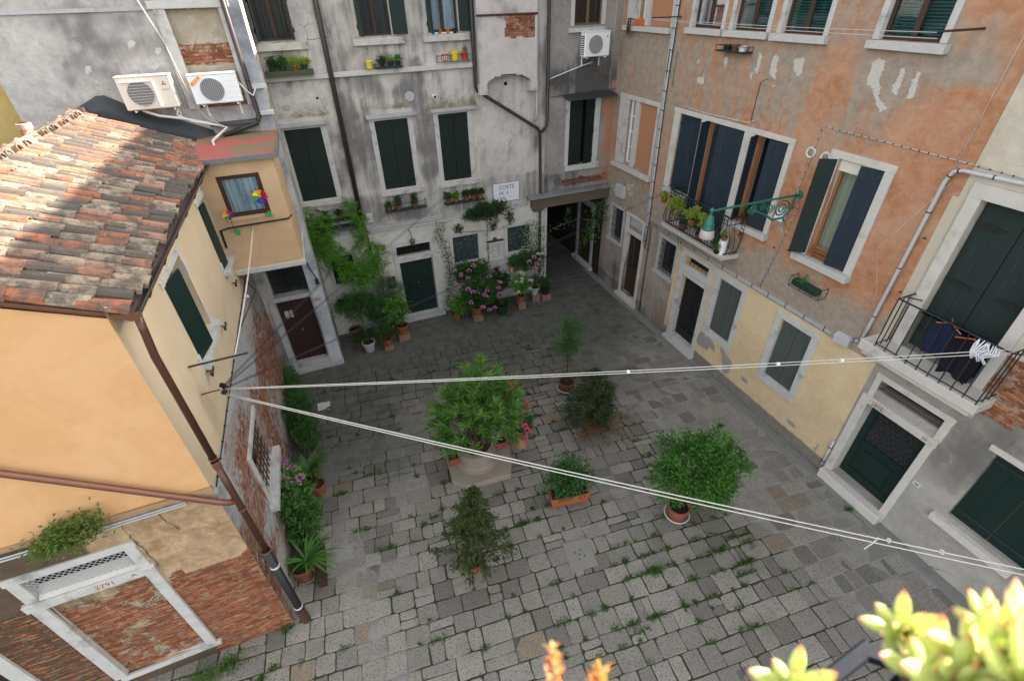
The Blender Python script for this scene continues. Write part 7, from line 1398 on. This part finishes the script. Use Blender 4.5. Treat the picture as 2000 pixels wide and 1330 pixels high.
while row < 25:
    hh = rs.choice([.30, .34, .38, .42, .36, .40]) if row < 8.5 else rs.choice([.28, .32, .36, .38]); a = -10.5+rs.random()*.5
    while a < 13:
        ww = rs.choice([.28, .36, .42, .46, .5, .56, .62, .4, .34]); x, y = rot2(a+ww/2, row+hh/2)
        if -10 < x < 10.2 and -2 < y < 24.5 and not (y > 16.4 and x < 7.2) and not (x < -3.1 and y > 6.3) and not (x < -3 and y > 5.9 and x < -2.9):
            
            mo = mortar(x, y); gap = .004+.006*(1-mo); cr = .012+.03*rs.random()**2*1.6; j = .022; zt = rs.uniform(-.004, .006); dm = back_shade(x, y)
            sub = [(a, ww, row, hh)]
            if rs.random() < .10: sub = [(a, ww, row, hh*.5), (a, ww, row+hh*.5, hh*.5)]
            elif rs.random() < .07: sub = [(a, ww*.5, row, hh), (a+ww*.5, ww*.5, row, hh)]
            for (sa, sw, sr, sh_) in sub:
                q = [(sa+gap, sr+gap), (sa+sw-gap, sr+gap), (sa+sw-gap, sr+sh_-gap), (sa+gap, sr+sh_-gap)]; q = [(p[0]+rs.uniform(-j, j)*.6, p[1]+rs.uniform(-j, j)*.6) for p in q]
                ring = []; cen = (sum(p[0] for p in q)/4, sum(p[1] for p in q)/4)
                for i in range(4):
                    p, pp, pn = q[i], q[i-1], q[(i+1) % 4]; c1 = cr*rs.uniform(.5, 1.5)
                    def tow(p, t_, c1): d = math.hypot(t_[0]-p[0], t_[1]-p[1]); return (p[0]+(t_[0]-p[0])*c1/d, p[1]+(t_[1]-p[1])*c1/d)
                    e1, e2 = tow(p, pp, c1), tow(p, pn, c1); md = ((e1[0]+e2[0])/2*.45+p[0]*.55*.0+(e1[0]+e2[0])/2*.55, (e1[1]+e2[1])/2); ring += [e1, tow(((e1[0]+e2[0]+p[0])/3, (e1[1]+e2[1]+p[1])/3), cen, .0001), e2]
                    mdp = (lambda A, B_: ((A[0]+B_[0])/2+rs.uniform(-.009, .009), (A[1]+B_[1])/2+rs.uniform(-.009, .009)))(p, pn); ring.append(mdp)
                n = len(ring); k = len(stones.v)
                tl = [rs.uniform(-.003, .003) for _ in range(2)]
                for lev, (ins, z) in enumerate(((0, -.05), (0, -.010), (.014, 0))):
                    for p in ring:
                        d = math.hypot(p[0]-cen[0], p[1]-cen[1]); pp = (p[0]+(cen[0]-p[0])*ins/d, p[1]+(cen[1]-p[1])*ins/d); xy = rot2(*pp)
                        stones.v.append((xy[0], xy[1], z+(zt+tl[0]*(pp[0]-cen[0])*8+tl[1]*(pp[1]-cen[1])*8 if lev else 0))); stones.mk.append((back_shade(xy[0], xy[1]), mo, 0, 1))
                for l in range(2):
                    for i in range(n): stones.f.append((k+l*n+i, k+l*n+(i+1) % n, k+(l+1)*n+(i+1) % n, k+(l+1)*n+i))
                stones.f.append(tuple(k+2*n+i for i in range(n))); corners.append((rot2(*q[0]), mo)); corners.append((rot2((q[0][0]+q[1][0])/2, q[0][1]), mo))
        a += ww
    row += hh
pv = stones.build('paving', PAV, None, kind='structure', org=(0, 0, 0))
gm = MB(); gx0, gx1, gy0, gy1, st = -14, 14, -6, 26, .2; nx, ny = int((gx1-gx0)/st), int((gy1-gy0)/st)
for j in range(ny+1):
    for i in range(nx+1):
        x, y = gx0+i*st, gy0+j*st; mo = mortar(x, y); gm.v.append((x, y, -.014+.010*min(1, mo*1.3))); gm.mk.append((back_shade(x, y), 1 if mo > .75 else max(0, (mo-.35)/.4), 0, 1))
for j in range(ny):
    for i in range(nx): a = j*(nx+1)+i; gm.f.append((a, a+1, a+nx+2, a+nx+1))
gm.build('ground', JNT, None, kind='structure', org=(0, 0, 0))
MB().quad((-120, -120, -.2), (120, -120, -.2), (120, 120, -.2), (-120, 120, -.2)).build('far_ground', JNT, None, kind='structure')
# drain stone with five holes
a0 = R(-6); P_ = lambda x, y, z: (drain[0]+x*math.cos(a0)-y*math.sin(a0), drain[1]+x*math.sin(a0)+y*math.cos(a0), z)
DR = MB().poly([P_(-.31, -.34, -.05), P_(.3, -.33, -.05), P_(.31, .33, -.05), P_(-.29, .35, -.05)], (0, 0, 1), .072).build('drain_cover', M_plain('pale_drain_stone', (.20, .187, .165), .85, .2, sc=4, dirt=(.2, .19, .17), bump=.4), None, label='square pale stone drain cover pierced with five holes in the paving', cat='drain cover', bev=.006)
mb = MB()
for x, y in ((0, 0), (-.085, .06), (.05, .1), (-.05, -.1), (.09, -.06)): mb.lathe(P_(x, y, .0225), [(.001, 0), (.019, 0)], 12)
mb.build('holes', BLACKPL, DR)
MB().poly([(-1.86, 11.95, -.02), (-1.72, 11.97, -.02), (-1.52, 11.88, -.02), (-1.49, 12.26, -.02), (-1.66, 12.27, -.02), (-1.75, 12.3, -.02), (-1.86, 12.29, -.02)], (0, 0, 1), .032).build('white_slab', STONE, None, label='small cracked white marble slab set in the dark paving', cat='paving slab')
# cement skirting along right wall and kerb stones
mb = MB()
yk = -3.0
while yk < 16: L_ = rs.uniform(.7, 1.5); mb.box(XR-.30, XR-.02, yk, yk+L_-.012, -.06, .022, .004); yk += L_
mb.build('kerb', M_plain('kerb_stone', (.19, .185, .17), .85, .2, var=.2, dirt=(.1, .1, .09), bump=.4), None, kind='structure', bev=.006)
mb = MB(); yk = -1.0
while yk < 6: L_ = rs.uniform(.5, 1.1); mb.poly([(-2.36+.0*yk, yk, -.05), (-1.92, yk, -.05), (-1.92, yk+L_-.015, -.05), (-2.36, yk+L_-.015, -.05)], (0, 0, 1), .06); yk += L_
# weeds in the joints
rng = np.random.default_rng(77); P = []; D = []
cl = [(4.3, 4.3, .9, .55), (5.0, 4.4, .9, .4), (5.8, 3.8, .9, .5), (4.2, 3.6, .8, .3), (6.6, 3.8, .7, .4), (7.0, 5.5, .8, .2), (3.5, 7.0, 1.0, .25), (6.3, 6.5, .8, .25), (2.8, 6.1, .7, .3), (-.9, 9.3, .5, .4), (4.2, 8.9, 1.0, .22), (3.0, 9.4, .8, .2), (1.6, 10.5, 1.0, .12), (-1.6, 8.8, .5, .5), (5.2, 2.9, 1.0, .25), (1.0, 4.0, 2.0, .06), (3.0, 3.5, 1.2, .2), (2.2, 5.9, .7, .2)]
for (x, y), mo in corners:
    if not (-2.5 < x < 9 and 2 < y < 13) or mo > .6 or math.hypot(x-drain[0], y-drain[1]) < .5: continue
    w_ = max([b*max(0, 1-math.hypot((x-cx)/r, (y-cy)/r)**2) for cx, cy, r, b in cl]+[.035])
    if rng.random() < w_*2.1:
        s = .4+.9*rng.random(); n = int(34*s*s)+8; e = rng.normal(size=(n, 3))*np.array([.035, .03, .0])*s; 
        if rng.random() < .5: t_ = rng.random(n)*.25*s; e[:, 0] += t_*ct_; e[:, 1] += t_*st_
        P.append(np.array([x, y, .0])+e); d = sph(n, rng); d[:, 2] = np.abs(d[:, 2])+.5; D.append(d)
for (x, y, s, n) in ((-4.15, 5.35, .35, 420), (-3.75, 5.45, .28, 300), (-4.5, 5.3, .3, 120), (-2.75, 5.72, .1, 90), (-3.2, 5.0, .08, 60), (-3.1, 4.8, .12, 60), (8.7, 6.9, .08, 70), (9.6, 3.6, .1, 70), (4.55, 4.05, .14, 220), (-3.0, 5.1, .1, 60)):
    e = rng.normal(size=(n, 3))*np.array([s*.5, s*.28, .0]); e[:, 2] = np.abs(rng.normal(size=n))*s*.35; P.append(np.array([x, y, .0])+e); d = sph(n, rng); d[:, 2] = np.abs(d[:, 2])+.4; D.append(d)
V, F = leaves(np.concatenate(P), np.concatenate(D), .075, .022, .2, .2, rng); mesh_np('weeds', V, F, G_GRASS, None, kind='stuff')
# ================================================================= foreground
SUC = M_leaf('succulent_leaf', (.30, .40, .07), (.42, .5, .12), None, .25, .4)
def suc_mat():
    t = NT('succulent'); at = t.n('ShaderNodeAttribute', attribute_name='m'); s2 = t.n('ShaderNodeSeparateColor'); t.l(at.outputs['Color'], s2.inputs[0])
    c = t.mix(t.step(s2.outputs[0], .80, .99), t.mix(t.noise(t.obj(), 12, 3), (.62, .70, .22), (.80, .82, .42)), (.85, .38, .22)); t.put(t.b.inputs['Base Color'], c); t.b.inputs['Roughness'].default_value = .4
    tr = t.n('ShaderNodeBsdfTranslucent'); t.l(c, tr.inputs[0]); ms = t.n('ShaderNodeMixShader'); ms.inputs[0].default_value = .5; t.l(t.b.outputs[0], ms.inputs[1]); t.l(tr.outputs[0], ms.inputs[2]); t.l(ms.outputs[0], t.out.inputs[0]); return t.m
SUCM = suc_mat()
def rosette(mb, c, ax, r, n, rng):
    c = Vector(c); ax = Vector(ax).normalized(); a = Vector((1, 0, 0)); e = (a-ax*a.dot(ax)).normalized(); g = ax.cross(e)
    for i in range(n):
        f = i/n; th = i*2.4; el = R(12+68*f); d = (e*math.cos(th)+g*math.sin(th))*math.cos(el)+ax*math.sin(el); L = r*(1-.45*f)*rng.uniform(.85, 1.1); w = L*.34; s = d.cross(ax).normalized(); nn = s.cross(d).normalized(); k = len(mb.v); b = c+ax*(r*.22*f)
        for j, (t, ww) in enumerate(((0, .35), (.3, .8), (.6, 1.0), (.82, .75), (.95, .3), (1, .03))):
            p = b+d*(L*t)+ax*(.10*L*t*t); hw = w*ww*.5; th_ = w*.22*max(.15, ww)
            for q in ((-hw, th_*.4), (0, th_*.15), (hw, th_*.4), (hw*.6, -th_), (-hw*.6, -th_)): mb.v.append(tuple(p+s*q[0]+nn*q[1])); mb.mk.append((t, 0, 0, 1))
        for j in range(5):
            for q in range(5): mb.f.append((k+j*5+q, k+j*5+(q+1) % 5, k+(j+1)*5+(q+1) % 5, k+(j+1)*5+q))
rngp = random.Random(9)
SG = 'succulent shoots on the near balcony'
for (c, r, tilt, lab) in (((0.3769, 0.0611, 9.5372), .037, (-.5, -.3, 1), 'lone upper left succulent rosette on the near balcony'), ((0.2884, 0.0720, 9.4788), .042, (-.3, -.4, 1), 'lowest left succulent rosette at the bottom edge of the near balcony'), ((0.3461, 0.0203, 9.6124), .050, (-.1, -.5, 1), 'big central succulent rosette on the near balcony'), ((0.3524, 0.0127, 9.6455), .040, (.3, -.2, 1), 'upper right succulent rosette cut by the picture edge'), ((0.3203, 0.0284, 9.5913), .046, (-.2, -.5, 1), 'succulent rosette below the upper left one on the near balcony'), ((0.3186, 0.0001, 9.6545), .05, (.3, -.4, 1), 'bottom right corner succulent rosette on the near balcony'), ((0.3146, 0.0142, 9.6117), .042, (-.2, -.5, 1), 'bottom edge succulent rosette between the corner one and the lower left ones'), ((0.3895, 0.0311, 9.5988), .034, (.0, -.2, 1), 'small succulent rosette peeping out behind the big central one')):
    c = Vector(c); T = thing('succulent', lab, 'succulent', c, SG); mb = MB(); rosette(mb, c, tilt, r, 20, rngp); mb.build('leaves', SUCM, T, smooth=True)
    MB().tube([c, c+Vector((.02, -.02, -.06)), Vector((c.x+.03, -.06, c.z-.22))], .006, 6).build('stem', BARK, T)
DRYF = M_leaf('dry_flower', (.55, .16, .06), (.7, .3, .12), None, .4)
for (c, h, lab, sd0) in (((0.0921, 0.1690, 9.5169), .075, 'taller dry orange flower spike at the bottom edge', 1078), ((0.1227, 0.1387, 9.5141), .04, 'shorter dry orange flower spike at the bottom edge', 1168)):
    c = Vector(c); T = thing('dry_flower_spike', lab, 'flower spike', c, 'dry flower spikes on the near balcony'); dn = Vector((-0.0857, -0.4839, -0.8305)); rng = np.random.default_rng(sd0); mb = MB().tube([c, c+dn*.05, c+dn*.14], .0022, 6); mb.build('stalk', M_plain('pale_stalk', (.6, .35, .2), .7), T)
    t_ = rng.random((150, 1))*h; P = np.array(c)+t_*np.array(dn)+rng.normal(size=(150, 3))*.0022*(1+t_*8); V, F = leaves(P, sph(150, rng)-np.array(dn)*.8, .009, .005, .2, 0, rng); mesh_np('blossoms', V, F, DRYF, T)
    MB().tube([c+dn*.14, c+dn*.14+Vector((.0, -.05, -.2))], .0022, 5).build('lower_stalk', BARK, T)
RL = thing('near_railing', 'dark blue grey iron railing of the near balcony behind the succulents', 'railing', (0.5125, 0.0941, 9.2057))
a, b = Vector((0.6047, 0.1105, 9.1860)), Vector((0.4407, 0.0946, 9.1980)); dirr = (a-b).normalized(); b = b-dirr*.6
RAILM = M_plain('blue_grey_rail', (.005, .007, .012), .7, .1)
sd_ = Vector((dirr.y, -dirr.x, 0)).normalized()
mb = MB(); u_ = Vector((0, 0, 1))
for o1, o2 in ((0, 0),): mb.hexa([tuple(p+sd_*s*.011+u_*z) for p, s, z in ((b, -1, -.008), (b, 1, -.008), (a, 1, -.008), (a, -1, -.008), (b, -1, .008), (b, 1, .008), (a, 1, .008), (a, -1, .008))])
mb.build('handrail', RAILM, RL, bev=.003)
mb = MB(); side = Vector((.55, -.5, 0)).normalized()
mb.hexa([tuple(a+side*q+sd_*.0+u_*z+dirr*s) for q, z, s in ((0, -.008, 0), (.5, -.008, 0), (.5, -.008, -.03), (0, -.008, -.03), (0, .008, 0), (.5, .008, 0), (.5, .008, -.03), (0, .008, -.03))]); mb.build('side_rail', RAILM, RL)
for k in range(6): p = a-dirr*(.02+.11*k); MB().tube([p+u_*-.01, p+u_*-.9], .006, 8).build('baluster', RAILM, RL)
for k in range(3): p = a+side*(.06+.11*k); MB().tube([p+u_*-.01, p+u_*-.9], .006, 8).build('baluster', RAILM, RL)
